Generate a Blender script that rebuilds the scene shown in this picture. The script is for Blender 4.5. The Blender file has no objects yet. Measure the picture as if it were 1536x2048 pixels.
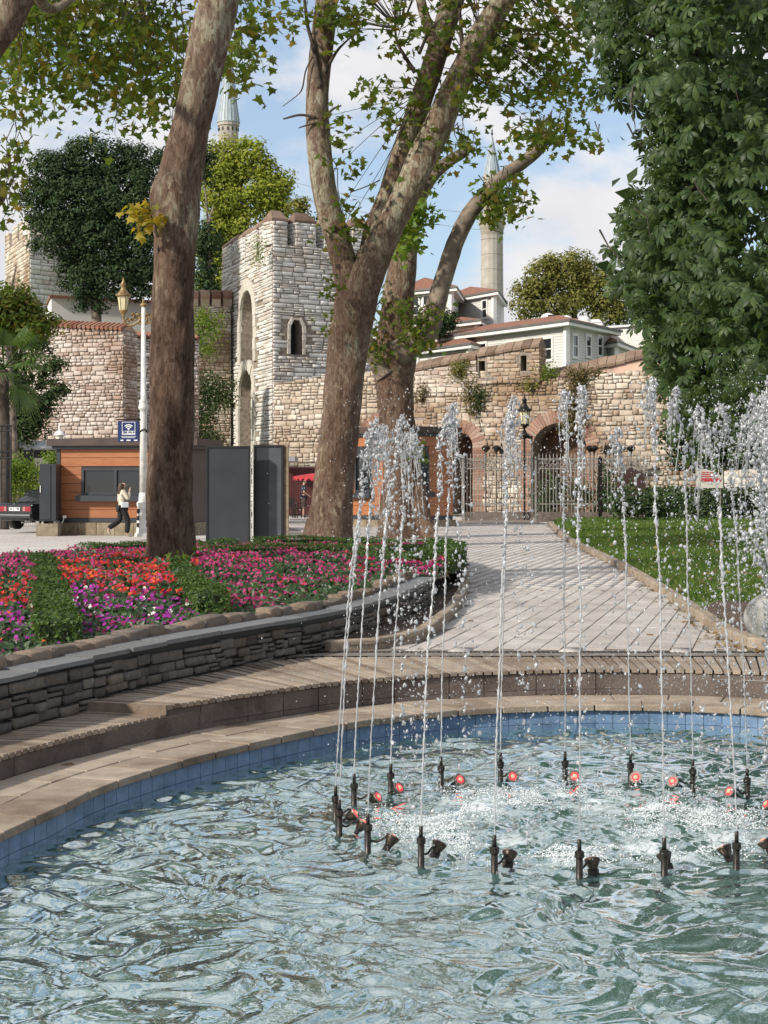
import bpy, math, random
import numpy as np
from mathutils import Matrix, Vector
from mathutils.geometry import tessellate_polygon
random.seed(7); rng = np.random.default_rng(7)
sc = bpy.context.scene
COL = sc.collection
# ---------------- camera ----------------
F = 3400.0; HZ = 960.0; CAMH = 1.7           # focal length and horizon row in photo pixels, eye height
cam = bpy.data.objects.new('camera', bpy.data.cameras.new('camera')); COL.objects.link(cam)
cam.location = (0, 0, CAMH); cam.rotation_euler = (math.radians(90), 0, 0)
cam.data.sensor_fit = 'HORIZONTAL'; cam.data.sensor_width = 36
cam.data.lens = 36*F/1536; cam.data.shift_y = -(1024-HZ)/1536
cam.data.clip_end = 3000; sc.camera = cam
sc.view_settings.view_transform = 'Standard'; sc.view_settings.look = 'None'
sc.view_settings.gamma = 1; sc.view_settings.exposure = 1.0
sc.cycles.use_denoising = True
sc.cycles.max_bounces = 10; sc.cycles.transmission_bounces = 8; sc.cycles.transparent_max_bounces = 8
sc.cycles.diffuse_bounces = 3; sc.cycles.glossy_bounces = 3
sc.cycles.caustics_reflective = False; sc.cycles.caustics_refractive = False
sc.cycles.sample_clamp_indirect = 6
# ---------------- light ----------------
TOSUN = Vector((-0.70, -0.52, 0.52)).normalized()
SUN_EL = math.asin(TOSUN.z); SUN_AZ = math.atan2(TOSUN.x, TOSUN.y)
sun = bpy.data.objects.new('sun', bpy.data.lights.new('sun', 'SUN')); COL.objects.link(sun)
sun.data.energy = 2.6; sun.data.angle = math.radians(3.0); sun.data.color = (1, .93, .82)
sun.rotation_euler = TOSUN.to_track_quat('Z', 'Y').to_euler()
w = bpy.data.worlds.new('World'); sc.world = w; w.use_nodes = True
wn = w.node_tree; wn.nodes.clear()
def NN(nt, t, **k):
    n = nt.nodes.new(t)
    for a, b in k.items():
        if a == 'inp':
            for i, v in b.items(): n.inputs[i].default_value = v
        else: setattr(n, a, b)
    return n
def LK(nt, a, b): nt.links.new(a, b)
def ramp(nt, fac, stops, interp='LINEAR'):
    r = NN(nt, 'ShaderNodeValToRGB'); r.color_ramp.interpolation = interp
    e = r.color_ramp.elements
    while len(e) < len(stops): e.new(0.5)
    for i, (p, c) in enumerate(stops):
        e[i].position = p; e[i].color = (*c, 1) if len(c) == 3 else c
    if fac is not None: LK(nt, fac, r.inputs[0])
    return r
sky = NN(wn, 'ShaderNodeTexSky', sky_type='NISHITA', sun_disc=False, sun_elevation=SUN_EL, sun_rotation=SUN_AZ % (2*math.pi))
sky.air_density = 1.0; sky.dust_density = 0.6; sky.ozone_density = 1.3
tc = NN(wn, 'ShaderNodeTexCoord'); mp = NN(wn, 'ShaderNodeMapping'); mp.inputs['Scale'].default_value = (1, 1, 2.1)
mp.inputs['Location'].default_value = (1.37, .2, .33)
LK(wn, tc.outputs['Generated'], mp.inputs['Vector'])
nz = NN(wn, 'ShaderNodeTexNoise', inp={'Scale': 5.2, 'Detail': 7, 'Roughness': .52, 'Distortion': .25}); LK(wn, mp.outputs[0], nz.inputs['Vector'])
cr = ramp(wn, nz.outputs['Fac'], [(.41, (0, 0, 0)), (.54, (1, 1, 1))]); cr.color_ramp.interpolation = 'EASE'
nz2 = NN(wn, 'ShaderNodeTexNoise', inp={'Scale': 9, 'Detail': 5, 'Roughness': .5}); LK(wn, mp.outputs[0], nz2.inputs['Vector'])
cc = ramp(wn, nz2.outputs['Fac'], [(.3, (5.3, 5.3, 5.6)), (.7, (6.8, 6.7, 6.75))])
mx = NN(wn, 'ShaderNodeMix', data_type='RGBA'); LK(wn, cr.outputs[0], mx.inputs[0]); LK(wn, cc.outputs[0], mx.inputs[7])
sk = NN(wn, 'ShaderNodeMix', data_type='RGBA', blend_type='MIX', inp={0: .38, 7: (4.2, 5.3, 6.9, 1)}); LK(wn, sky.outputs[0], sk.inputs[6])
LK(wn, sk.outputs[2], mx.inputs[6])
bg = NN(wn, 'ShaderNodeBackground', inp={'Strength': .070}); LK(wn, mx.outputs[2], bg.inputs[0])
LK(wn, bg.outputs[0], NN(wn, 'ShaderNodeOutputWorld').inputs[0])

# ---------------- helpers ----------------
def S(px, py, d): return Vector(((px-768)/F*d, d, CAMH+(HZ-py)/F*d))      # photo pixel at a known distance
def G(px, py, z=0.0):                                                     # photo pixel on a level plane
    d = F*(CAMH-z)/(py-HZ); return Vector(((px-768)/F*d, d, z))
def PX(p): return 768+F*p[0]/p[1], HZ-F*(p[2]-CAMH)/p[1]
WM = {}
def tag(o, label=None, cat=None, group=None, kind=None):
    if label: o['label'] = label
    if cat: o['category'] = cat
    if group: o['group'] = group
    if kind: o['kind'] = kind
    return o
def thing(name, label, cat, loc=(0, 0, 0), rz=0.0, group=None):
    o = bpy.data.objects.new(name, None); COL.objects.link(o); o.empty_display_size = .2
    o.location = loc; o.rotation_euler = (0, 0, rz)
    WM[o] = Matrix.Translation(Vector(loc)) @ Matrix.Rotation(rz, 4, 'Z')
    o['kind'] = 'thing'
    return tag(o, label, cat, group)
def put(o, parent=None, local=False):
    COL.objects.link(o)
    if parent is not None:
        o.parent = parent
        if local: WM[o] = WM[parent]
        else:
            o.matrix_parent_inverse = WM[parent].inverted(); WM[o] = Matrix()
    else: WM[o] = Matrix()
    return o
def mesh_np(name, V, faces, smooth=False):
    """faces: (n,k) array or list of tuples"""
    me = bpy.data.meshes.new(name)
    if isinstance(faces, np.ndarray):
        n, k = faces.shape
        me.vertices.add(len(V)); me.vertices.foreach_set('co', np.asarray(V, np.float32).ravel())
        me.loops.add(n*k); me.loops.foreach_set('vertex_index', faces.astype(np.int32).ravel())
        me.polygons.add(n); me.polygons.foreach_set('loop_start', np.arange(0, n*k, k, dtype=np.int32))
        me.update(calc_edges=True)
    else:
        me.from_pydata([tuple(v) for v in V], [], faces); me.update()
    if smooth: me.polygons.foreach_set('use_smooth', np.ones(len(me.polygons), bool))
    return me
class MB:
    def __init__(s): s.v = []; s.f = []
    def add(s, vs, fs):
        b = len(s.v); s.v += [tuple(v) for v in vs]; s.f += [tuple(i+b for i in f) for f in fs]; return s
    def hexa(s, p):   # 8 points: bottom 4 ccw, top 4 ccw
        return s.add(p, [(3, 2, 1, 0), (4, 5, 6, 7), (0, 1, 5, 4), (1, 2, 6, 5), (2, 3, 7, 6), (3, 0, 4, 7)])
    def box(s, c, d, rz=0.0, M=None):
        x, y, z = d[0]/2, d[1]/2, d[2]/2
        p = [Vector(q) for q in ((-x,-y,-z),(x,-y,-z),(x,y,-z),(-x,y,-z),(-x,-y,z),(x,-y,z),(x,y,z),(-x,y,z))]
        R = M if M is not None else Matrix.Rotation(rz, 3, 'Z')
        return s.hexa([R @ q + Vector(c) for q in p])
    def bb(s, x0, x1, y0, y1, z0, z1): return s.box(((x0+x1)/2, (y0+y1)/2, (z0+z1)/2), (x1-x0, y1-y0, z1-z0))
    def ubox(s, O, u, n, u0, u1, v0, v1, n0, n1):  # box in a wall frame: along u, up, outward n
        O = Vector(O); u = Vector(u); n = Vector(n); z = Vector((0, 0, 1))
        q = lambda a, b, c: O+u*a+z*b+n*c
        return s.hexa([q(u0,v0,n1), q(u1,v0,n1), q(u1,v0,n0), q(u0,v0,n0), q(u0,v1,n1), q(u1,v1,n1), q(u1,v1,n0), q(u0,v1,n0)])
    def tube(s, pts, rad, n=8, cap=True, sq=None):
        pts = [Vector(p) for p in pts]
        if not hasattr(rad, '__len__'): rad = [rad]*len(pts)
        b = len(s.v); prev = None
        for i, p in enumerate(pts):
            t = (pts[min(i+1, len(pts)-1)]-pts[max(i-1, 0)])
            t = t.normalized() if t.length > 1e-9 else Vector((0, 0, 1))
            if prev is None:
                a = Vector((1, 0, 0)) if abs(t.x) < .9 else Vector((0, 1, 0))
                x = (a-t*a.dot(t)).normalized()
            else:
                x = prev-t*prev.dot(t); x = x.normalized() if x.length > 1e-6 else prev
            prev = x; y = t.cross(x)
            for k in range(n):
                a = 2*math.pi*k/n
                s.v.append(tuple(p+(x*math.cos(a)+y*math.sin(a))*rad[i]))
        for i in range(len(pts)-1):
            for k in range(n):
                s.f.append((b+i*n+k, b+i*n+(k+1) % n, b+(i+1)*n+(k+1) % n, b+(i+1)*n+k))
        if cap:
            s.f.append(tuple(b+k for k in reversed(range(n)))); s.f.append(tuple(b+(len(pts)-1)*n+k for k in range(n)))
        return s
    def lathe(s, prof, c=(0, 0, 0), n=16, cap=True):   # prof: (r,z)
        b = len(s.v)
        for r, z in prof:
            for k in range(n):
                a = 2*math.pi*k/n; s.v.append((c[0]+r*math.cos(a), c[1]+r*math.sin(a), c[2]+z))
        for i in range(len(prof)-1):
            for k in range(n):
                s.f.append((b+i*n+k, b+i*n+(k+1) % n, b+(i+1)*n+(k+1) % n, b+(i+1)*n+k))
        if cap:
            s.f.append(tuple(b+k for k in reversed(range(n)))); s.f.append(tuple(b+(len(prof)-1)*n+k for k in range(n)))
        return s
    def prism(s, poly, z0, z1):
        n = len(poly)
        return s.add([(x, y, z0) for x, y in poly]+[(x, y, z1) for x, y in poly],
                     [tuple(reversed(range(n))), tuple(range(n, 2*n))]+[(i, (i+1) % n, n+(i+1) % n, n+i) for i in range(n)])
def obj(name, mb, mat, parent=None, smooth=False, local=False, bevel=0.0):
    me = mb if isinstance(mb, bpy.types.Mesh) else mesh_np(name, mb.v, mb.f, smooth)
    if mat is not None and len(me.materials) == 0: me.materials.append(mat)
    o = bpy.data.objects.new(name, me); put(o, parent, local)
    if bevel:
        b = o.modifiers.new('b', 'BEVEL'); b.width = bevel; b.segments = 2; b.limit_method = 'ANGLE'
    return o
def crom(pts, n):   # Catmull-Rom through points (any dimension), n samples
    P = np.array([list(p) for p in pts], float); P = np.vstack([2*P[0]-P[1], P, 2*P[-1]-P[-2]])
    m = len(P)-3; out = []
    for t in np.linspace(0, m-1e-9, n):
        i = int(t); u = t-i; a, b, c, d = P[i:i+4]
        out.append(.5*(2*b+(c-a)*u+(2*a-5*b+4*c-d)*u*u+(3*b-a-3*c+d)*u**3))
    return np.array(out)
def resample(P, step=None, n=None):   # even arc length
    P = np.asarray(P, float); L = np.r_[0, np.cumsum(np.linalg.norm(np.diff(P, axis=0), axis=1))]
    if n is None: n = max(2, int(round(L[-1]/step))+1)
    t = np.linspace(0, L[-1], n)
    return np.stack([np.interp(t, L, P[:, k]) for k in range(P.shape[1])], 1)
def rot_basis(nrm, spin):   # (n,3) normals -> (n,3,3) rotation, local z to normal
    z = nrm/np.linalg.norm(nrm, axis=1, keepdims=True)
    a = np.where(np.abs(z[:, 2:3]) < .95, np.array([[0, 0, 1.]]), np.array([[1., 0, 0]]))
    x = np.cross(a, z); x /= np.linalg.norm(x, axis=1, keepdims=True); y = np.cross(z, x)
    c, s_ = np.cos(spin)[:, None], np.sin(spin)[:, None]
    return np.stack([x*c+y*s_, -x*s_+y*c, z], 2)
def scatter(name, tv, tf, pos, R, scl, mat, parent=None, smooth=False):
    tv = np.asarray(tv, float); tf = np.asarray(tf); n = len(pos); k = len(tv)
    scl = np.broadcast_to(np.asarray(scl, float).reshape(len(np.atleast_1d(scl)), -1), (n, np.asarray(scl).ndim > 1 and 3 or 1))
    V = np.einsum('nij,nkj->nki', R, tv[None]*scl[:, None, :])+pos[:, None, :]
    Fc = (tf[None]+(np.arange(n)*k)[:, None, None]).reshape(-1, tf.shape[1])
    return obj(name, mesh_np(name, V.reshape(-1, 3), Fc, smooth), mat, parent)
def unit(n): 
    v = rng.normal(size=(n, 3)); return v/np.linalg.norm(v, axis=1, keepdims=True)
def ico(sub=1):
    t = (1+5**.5)/2
    v = [(-1,t,0),(1,t,0),(-1,-t,0),(1,-t,0),(0,-1,t),(0,1,t),(0,-1,-t),(0,1,-t),(t,0,-1),(t,0,1),(-t,0,-1),(-t,0,1)]
    f = [(0,11,5),(0,5,1),(0,1,7),(0,7,10),(0,10,11),(1,5,9),(5,11,4),(11,10,2),(10,7,6),(7,1,8),(3,9,4),(3,4,2),(3,2,6),(3,6,8),(3,8,9),(4,9,5),(2,4,11),(6,2,10),(8,6,7),(9,8,1)]
    v = [np.array(p)/np.linalg.norm(p) for p in v]
    for _ in range(sub):
        mid = {}; nf = []
        def m(a, b):
            k = (min(a, b), max(a, b))
            if k not in mid:
                p = v[a]+v[b]; mid[k] = len(v); v.append(p/np.linalg.norm(p))
            return mid[k]
        for a, b, c in f:
            x, y, z = m(a, b), m(b, c), m(c, a); nf += [(a, x, z), (b, y, x), (c, z, y), (x, y, z)]
        f = nf
    return np.array(v), np.array(f)
def face_attr(o): return o

# ---------------- materials ----------------
def new_mat(name):
    m = bpy.data.materials.new(name); m.use_nodes = True; nt = m.node_tree; nt.nodes.clear()
    b = NN(nt, 'ShaderNodeBsdfPrincipled'); o = NN(nt, 'ShaderNodeOutputMaterial'); LK(nt, b.outputs[0], o.inputs[0])
    return m, nt, b, o
def MATH(nt, op, a, b=None, c=None):
    n = NN(nt, 'ShaderNodeMath', operation=op)
    for i, x in enumerate((a, b, c)):
        if x is None: continue
        if hasattr(x, 'links'): LK(nt, x, n.inputs[i])
        else: n.inputs[i].default_value = x
    return n.outputs[0]
def rnd(nt):   # a random number for each piece, joined or single
    g = NN(nt, 'ShaderNodeNewGeometry'); oi = NN(nt, 'ShaderNodeObjectInfo')
    return MATH(nt, 'FRACT', MATH(nt, 'ADD', g.outputs['Random Per Island'], oi.outputs['Random']))
def pos(nt, scale=(1, 1, 1)):
    g = NN(nt, 'ShaderNodeNewGeometry'); m = NN(nt, 'ShaderNodeMapping'); m.inputs['Scale'].default_value = scale
    LK(nt, g.outputs['Position'], m.inputs['Vector']); return m.outputs[0]
def noise(nt, vec, scale, detail=4, rough=.55, dist=0):
    n = NN(nt, 'ShaderNodeTexNoise', inp={'Scale': scale, 'Detail': detail, 'Roughness': rough, 'Distortion': dist}); LK(nt, vec, n.inputs['Vector']); return n.outputs['Fac']
def mixc(nt, fac, a, b, mode='MIX'):
    n = NN(nt, 'ShaderNodeMix', data_type='RGBA', blend_type=mode)
    for i, x in ((0, fac), (6, a), (7, b)):
        if hasattr(x, 'links'): LK(nt, x, n.inputs[i])
        elif isinstance(x, (int, float)): n.inputs[i].default_value = x
        else: n.inputs[i].default_value = (*x, 1)
    return n.outputs[2]
def bump(nt, b, h, strength=.4, dist=.02):
    n = NN(nt, 'ShaderNodeBump', inp={'Strength': strength, 'Distance': dist}); LK(nt, h, n.inputs['Height']); LK(nt, n.outputs[0], b.inputs['Normal'])
def plain(name, col, rough=.6, metal=0, var=.12, vs=3.0, bstr=0.0, bscale=60, emit=None, spec=.5):
    m, nt, b, o = new_mat(name); p = pos(nt)
    f = noise(nt, p, vs, 6)
    lo = tuple(c*(1-var*2) for c in col); hi = tuple(min(1, c*(1+var*1.2)) for c in col)
    LK(nt, ramp(nt, f, [(.3, lo), (.7, hi)]).outputs[0], b.inputs['Base Color'])
    b.inputs['Roughness'].default_value = rough; b.inputs['Metallic'].default_value = metal
    b.inputs['Specular IOR Level'].default_value = spec
    if bstr: bump(nt, b, noise(nt, p, bscale, 4), bstr, .01)
    if emit: b.inputs['Emission Color'].default_value = (*emit[0], 1); b.inputs['Emission Strength'].default_value = emit[1]
    return m
def pieces(name, cols, rough=.85, ns=9, bs=30, bstr=.5, stain=None, stain_scale=.5, nvar=.35, bd=.02, st=(.48, .68)):
    """material for stones, slats, tiles: colour by piece, grain by noise, larger stains"""
    st_ = st; m, nt, b, o = new_mat(name); r = rnd(nt); p = pos(nt)
    n = len(cols); st = [(i/(n-1) if n > 1 else 0, c) for i, c in enumerate(cols)]
    c = ramp(nt, r, st).outputs[0]
    f = noise(nt, p, ns, 6, .6)
    c = mixc(nt, nvar, c, ramp(nt, f, [(.25, (.15, .13, .12)), (.75, (1, 1, 1))]).outputs[0], 'MULTIPLY')
    if stain:
        s2 = noise(nt, p, stain_scale, 5, .6)
        c = mixc(nt, ramp(nt, s2, [(st_[0], (0, 0, 0)), (st_[1], (1, 1, 1))]).outputs[0], c, mixc(nt, 1.0, c, stain, 'MULTIPLY'))
    LK(nt, c, b.inputs['Base Color']); b.inputs['Roughness'].default_value = rough
    b.inputs['Specular IOR Level'].default_value = .3
    if bstr: bump(nt, b, noise(nt, p, bs, 5, .6), bstr, bd)
    return m
def leafmat(name, cols, trans=.35, rough=.45, tcol=1.6, spec=.4):
    m, nt, b, o = new_mat(name); r = rnd(nt)
    c = ramp(nt, r, [(i/(len(cols)-1), x) for i, x in enumerate(cols)]).outputs[0]
    c = mixc(nt, .35, c, ramp(nt, noise(nt, pos(nt), .9, 3), [(.3, (.45, .45, .4)), (.7, (1, 1, 1))]).outputs[0], 'MULTIPLY')
    LK(nt, c, b.inputs['Base Color']); b.inputs['Roughness'].default_value = rough; b.inputs['Specular IOR Level'].default_value = spec
    t = NN(nt, 'ShaderNodeBsdfTranslucent'); LK(nt, mixc(nt, 1.0, c, (tcol, tcol, tcol*.55), 'MULTIPLY'), t.inputs[0])
    ms = NN(nt, 'ShaderNodeMixShader', inp={0: trans}); LK(nt, b.outputs[0], ms.inputs[1]); LK(nt, t.outputs[0], ms.inputs[2]); LK(nt, ms.outputs[0], o.inputs[0])
    return m
# ================= setting: ground, pool, bench, path =================
M = {}
M['mortar'] = plain('mortar', (.27, .225, .18), .95, var=.25, vs=6, bstr=.5)
M['tower_stone'] = pieces('tower_stone', [(.66, .64, .60), (.78, .765, .73), (.56, .53, .49), (.83, .82, .79), (.73, .71, .67), (.60, .52, .45), (.77, .75, .71)], stain=(.74, .69, .63), stain_scale=.28, ns=5, bs=14)
M['wall_stone'] = pieces('wall_stone', [(.66, .58, .47), (.75, .68, .58), (.50, .42, .33), (.80, .745, .66), (.60, .49, .39), (.71, .63, .52), (.47, .37, .29)], stain=(.50, .39, .30), stain_scale=.42, st=(.40, .62), ns=5, bs=14)
M['pink_stone'] = pieces('pink_stone', [(.55, .46, .40), (.68, .61, .55), (.44, .35, .29), (.71, .65, .59), (.58, .50, .44), (.42, .32, .26)], stain=(.6, .46, .38), stain_scale=.3, ns=5, bs=14)
M['pale_ashlar'] = pieces('pale_ashlar', [(.60, .56, .49), (.68, .64, .57), (.52, .47, .40)], ns=4, bs=20)
M['brick'] = pieces('brick', [(.34, .20, .145), (.40, .25, .185), (.27, .155, .115), (.46, .33, .25)], ns=8, stain=(.6, .5, .42), stain_scale=.6)
M['slate'] = pieces('slate', [(.11, .10, .09), (.19, .17, .15), (.135, .12, .105), (.25, .22, .19), (.16, .14, .12), (.085, .078, .072)], .75, ns=18, bs=45, bstr=.9, nvar=.5, stain=(.8, .62, .45), stain_scale=2, bd=.02)
M['slate_cap'] = pieces('slate_cap', [(.14, .145, .15), (.20, .205, .21), (.17, .17, .165)], .55, ns=8, bs=30, bstr=.5)
M['edge_stone'] = pieces('edge_stone', [(.22, .16, .115), (.30, .225, .165), (.18, .14, .11), (.25, .21, .18)], .9, ns=14, bs=30, bstr=.9)
M['deck'] = pieces('deck', [(.36, .285, .215), (.45, .37, .29), (.27, .205, .155), (.41, .345, .28), (.33, .27, .215)], .8, ns=7, bs=60, bstr=.4, nvar=.45, stain=(.55, .5, .45), stain_scale=1.2)
M['granite'] = pieces('granite', [(.19, .155, .135), (.24, .195, .17), (.16, .13, .115)], .9, ns=60, bs=130, bstr=.7, nvar=.55, stain=(.55, .52, .5), stain_scale=2.2)
M['coping'] = pieces('coping', [(.41, .335, .26), (.47, .39, .31), (.36, .29, .225)], .8, ns=5, bs=60, bstr=.4, nvar=.45, stain=(.5, .44, .38), stain_scale=1.1)
M['blue_tile'] = pieces('blue_tile', [(.17, .28, .46), (.21, .33, .51), (.15, .25, .42)], .35, ns=9, bs=30, bstr=.1, nvar=.5, stain=(.8, .82, .8), stain_scale=2)
M['paver'] = pieces('paver', [(.56, .52, .485), (.62, .58, .545), (.50, .46, .425), (.59, .54, .495)], .7, ns=6, bs=80, bstr=.3, nvar=.35, stain=(.74, .70, .66), stain_scale=.5)
M['kerb'] = pieces('kerb', [(.36, .29, .215), (.41, .335, .255), (.33, .265, .20)], .85, ns=14, bs=60, bstr=.5, nvar=.4, stain=(.6, .55, .48), stain_scale=1.5)
M['soil'] = plain('soil', (.10, .062, .040), .95, var=.3, vs=7, bstr=1.0, bscale=40)
M['joint'] = plain('joint', (.19, .165, .14), .95, var=.2, vs=8)
M['dark_metal'] = plain('dark_metal', (.030, .026, .022), .45, .7, var=.3, vs=30, bstr=.2)
M['black'] = plain('black', (.012, .012, .013), .6, var=.1)

# plaza: one sheet to the horizon, plastered with weathered slabs by material
def ground_mat():
    m, nt, b, o = new_mat('plaza_paving'); p = pos(nt)
    n1 = noise(nt, p, .25, 6, .6); n2 = noise(nt, p, 5, 6, .65)
    br = NN(nt, 'ShaderNodeTexBrick', inp={'Scale': 1.0, 'Mortar Size': .012, 'Brick Width': .9, 'Row Height': .45, 'Color1': (.55, .515, .48, 1), 'Color2': (.61, .575, .54, 1), 'Mortar': (.25, .23, .21, 1)}); LK(nt, p, br.inputs['Vector'])
    c = mixc(nt, .6, br.outputs['Color'], ramp(nt, n1, [(.3, (.72, .68, .64)), (.7, (1, 1, 1))]).outputs[0], 'MULTIPLY')
    c = mixc(nt, .35, c, ramp(nt, n2, [(.3, (.5, .5, .5)), (.7, (1, 1, 1))]).outputs[0], 'MULTIPLY')
    LK(nt, c, b.inputs['Base Color']); b.inputs['Roughness'].default_value = .75; bump(nt, b, n2, .2, .01); return m
M['plaza'] = ground_mat()

# --- pool outline (inner top edge of the rim), plan coordinates
RIMP = [(-2.14, 9.47), (-1.98, 10.1), (-1.85, 10.8), (-1.63, 11.4), (-1.36, 12.0), (-.86, 12.87), (-.28, 13.7), (.35, 14.3), (1.0, 14.62), (1.89, 14.8), (2.74, 14.68), (3.3, 14.42),
        (3.95, 13.8), (4.5, 12.87), (4.96, 12.0), (5.3, 11.2), (5.6, 10.1), (5.75, 9.0), (5.7, 7.5), (5.2, 5.6), (4.2, 4.1), (2.6, 3.2), (1.0, 3.2), (-.6, 4.1), (-1.6, 5.6), (-2.1, 7.3), (-2.22, 8.4), (-2.14, 9.47)]
_r = crom([RIMP[-2]]+RIMP+[RIMP[1]], 600); 
_i0 = int(600/(len(RIMP)+1)); RIM = resample(_r[_i0:600-_i0], n=500)[:-1]
def normals2(P):
    t = np.roll(P, -1, 0)-np.roll(P, 1, 0); t /= np.linalg.norm(t, axis=1, keepdims=True); return np.stack([-t[:, 1], t[:, 0]], 1)
RN = normals2(RIM)
if np.dot(RN[0], RIM[0]-RIM.mean(0)) < 0: RN = -RN
ZR, ZW = -.25, -.45
def off(k): return RIM+RN*k
def ring_sheet(A, B, za, zb):
    mb = MB(); n = len(A)
    mb.v = [(*a, za) for a in A]+[(*b, zb) for b in B]
    mb.f = [(i, (i+1) % n, n+(i+1) % n, n+i) for i in range(n)]; return mb
# plaza with a hole where the pool and its bench are
EXT = 1500.0
OUT3 = off(.70)
outer = [Vector((-EXT, -EXT, 0)), Vector((EXT, -EXT, 0)), Vector((EXT, EXT, 0)), Vector((-EXT, EXT, 0))]
hole = [Vector((*p, 0)) for p in OUT3[::4]]
tri = tessellate_polygon([outer, hole]); allv = outer+hole
mb = MB(); mb.v = [(v.x, v.y, -.10) for v in allv]; mb.f = [tuple(t) for t in tri]
# orient upward
def up(mb):
    f2 = []
    for f in mb.f:
        a, b, c = (Vector(mb.v[i]) for i in f[:3])
        f2.append(f if (b-a).cross(c-a).z > 0 else tuple(reversed(f)))
    mb.f = f2; return mb
tag(obj('ground', up(mb), M['plaza']), 'pale paved park ground round the pool and beneath the walls', kind='structure')
# pool floor and basin
mb = MB().prism([tuple(p) for p in off(-.03)[::-1][::5]], -1.0, -.9)
tag(obj('pool_floor', mb, plain('pool_floor', (.25, .36, .36), .5)), 'sea green tiled floor under the pool water', kind='structure')

# --- pool rim: coping slabs and blue tiles
rim = thing('pool_surround', 'curved stone pool rim with tan coping slabs over a band of blue tiles', 'pool', (1.8, 8.5, -.9))
n = len(RIM); L = np.r_[0, np.cumsum(np.linalg.norm(np.diff(np.vstack([RIM, RIM[:1]]), axis=0), axis=1))]; PER = L[-1]
def at(arr, s):
    s = s % PER; a = np.vstack([arr, arr[:1]])
    return np.array([np.interp(s, L, a[:, 0]), np.interp(s, L, a[:, 1])])
def nat(s):
    v = at(RN, s); return v/np.linalg.norm(v)
obj('rim_bed', ring_sheet(off(-.002), OUT3, ZR-.012, ZR-.012), M['joint'], rim)
obj('riser', ring_sheet(OUT3, OUT3, ZR-.03, -.0995), M['granite'], rim)
obj('basin_wall', ring_sheet(off(.012), off(.012), ZR-.03, -.95), M['joint'], rim)
ns = int(PER/.42)
for k in range(ns):       # coping: two rows of slabs
    s0, s1 = k*PER/ns, (k+1)*PER/ns
    for j, (a, b) in enumerate(((-.035, .33), (.34, .69))):
        sh = 0 if j == 0 else .21
        g = .007; pts = []
        for s, o_ in ((s0+sh+g, a), (s1+sh-g, a), (s1+sh-g, b), (s0+sh+g, b)): pts.append(at(RIM, s)+nat(s)*o_)
        dz = random.uniform(-.004, .004); z0, z1 = ZR-.055, ZR+dz
        p8 = [(*p, z0) for p in pts]+[(*p, z1) for p in pts]
        obj('coping_slab', MB().hexa(p8), M['coping'], rim, bevel=.006)
nt_ = int(PER/.155)
for k in range(nt_):
    s0, s1 = k*PER/nt_, (k+1)*PER/nt_
    if at(RIM, s0)[1] < 6.2: continue
    for (za, zb) in ((ZR-.06, ZR-.165), (ZR-.169, ZR-.275),):
        g = .0025; A = at(RIM, s0+g), at(RIM, s1-g); N_ = nat(s0), nat(s1)
        p8 = [(*(A[0]+N_[0]*.012), zb), (*(A[1]+N_[1]*.012), zb), (*A[1], zb), (*A[0], zb)]
        p8 += [(x, y, za) for x, y, _ in p8]
        obj('tile', MB().hexa(p8), M['blue_tile'], rim)

# --- water surface: waves in the mesh
def water_mat():
    m, nt, b, o = new_mat('pool_water'); p = pos(nt)
    col = ramp(nt, noise(nt, p, .8, 4), [(.3, (.085, .19, .178)), (.7, (.13, .26, .245))]).outputs[0]
    # churned white water in a ragged ring where the jets fall back
    dv = NN(nt, 'ShaderNodeVectorMath', operation='DISTANCE'); LK(nt, p, dv.inputs[0]); dv.inputs[1].default_value = (1.17, 10.62, -.45)
    band = ramp(nt, MATH(nt, 'MULTIPLY', dv.outputs['Value'], .5), [(.16, (.25, .25, .25)), (.36, (1, 1, 1)), (.50, (.9, .9, .9)), (.66, (0, 0, 0))]).outputs[0]
    fo = ramp(nt, MATH(nt, 'ADD', MATH(nt, 'MULTIPLY', noise(nt, p, 2.4, 3, .5), .55), MATH(nt, 'MULTIPLY', noise(nt, p, 17, 7, .72, .9), .5)), [(.50, (0, 0, 0)), (.60, (1, 1, 1))]).outputs[0]
    fm = MATH(nt, 'MULTIPLY', band, fo)
    fr = NN(nt, 'ShaderNodeFresnel', inp={'IOR': 1.40})
    gl = NN(nt, 'ShaderNodeBsdfGlossy', inp={'Roughness': .012, 'Color': (.95, 1, .985, 1)})
    df = NN(nt, 'ShaderNodeBsdfDiffuse'); LK(nt, mixc(nt, fm, col, (.80, .85, .86)), df.inputs[0]); df.inputs['Normal'].default_value = (0, 0, 1)
    upn = NN(nt, 'ShaderNodeCombineXYZ', inp={2: 1.0}); LK(nt, upn.outputs[0], df.inputs['Normal'])
    bm = NN(nt, 'ShaderNodeBump', inp={'Strength': .16, 'Distance': .012}); LK(nt, noise(nt, p, 22, 2, .5, .6), bm.inputs['Height'])
    for x in (gl, fr): LK(nt, bm.outputs[0], x.inputs['Normal'])
    f = MATH(nt, 'MINIMUM', MATH(nt, 'ADD', MATH(nt, 'MULTIPLY', fr.outputs[0], 1.0), .55), .96)
    f = MATH(nt, 'MULTIPLY', f, MATH(nt, 'SUBTRACT', 1.0, MATH(nt, 'MULTIPLY', fm, .75)))
    ms = NN(nt, 'ShaderNodeMixShader'); LK(nt, f, ms.inputs[0]); LK(nt, df.outputs[0], ms.inputs[1]); LK(nt, gl.outputs[0], ms.inputs[2])
    LK(nt, ms.outputs[0], o.inputs[0]); return m
RC = np.array([1.17, 10.62]); RR = 1.48       # nozzle ring
xs = np.arange(-2.4, 5.9, .022); ys = np.r_[np.arange(3.0, 6.4, .08), np.arange(6.4, 15.0, .02)]
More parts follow.
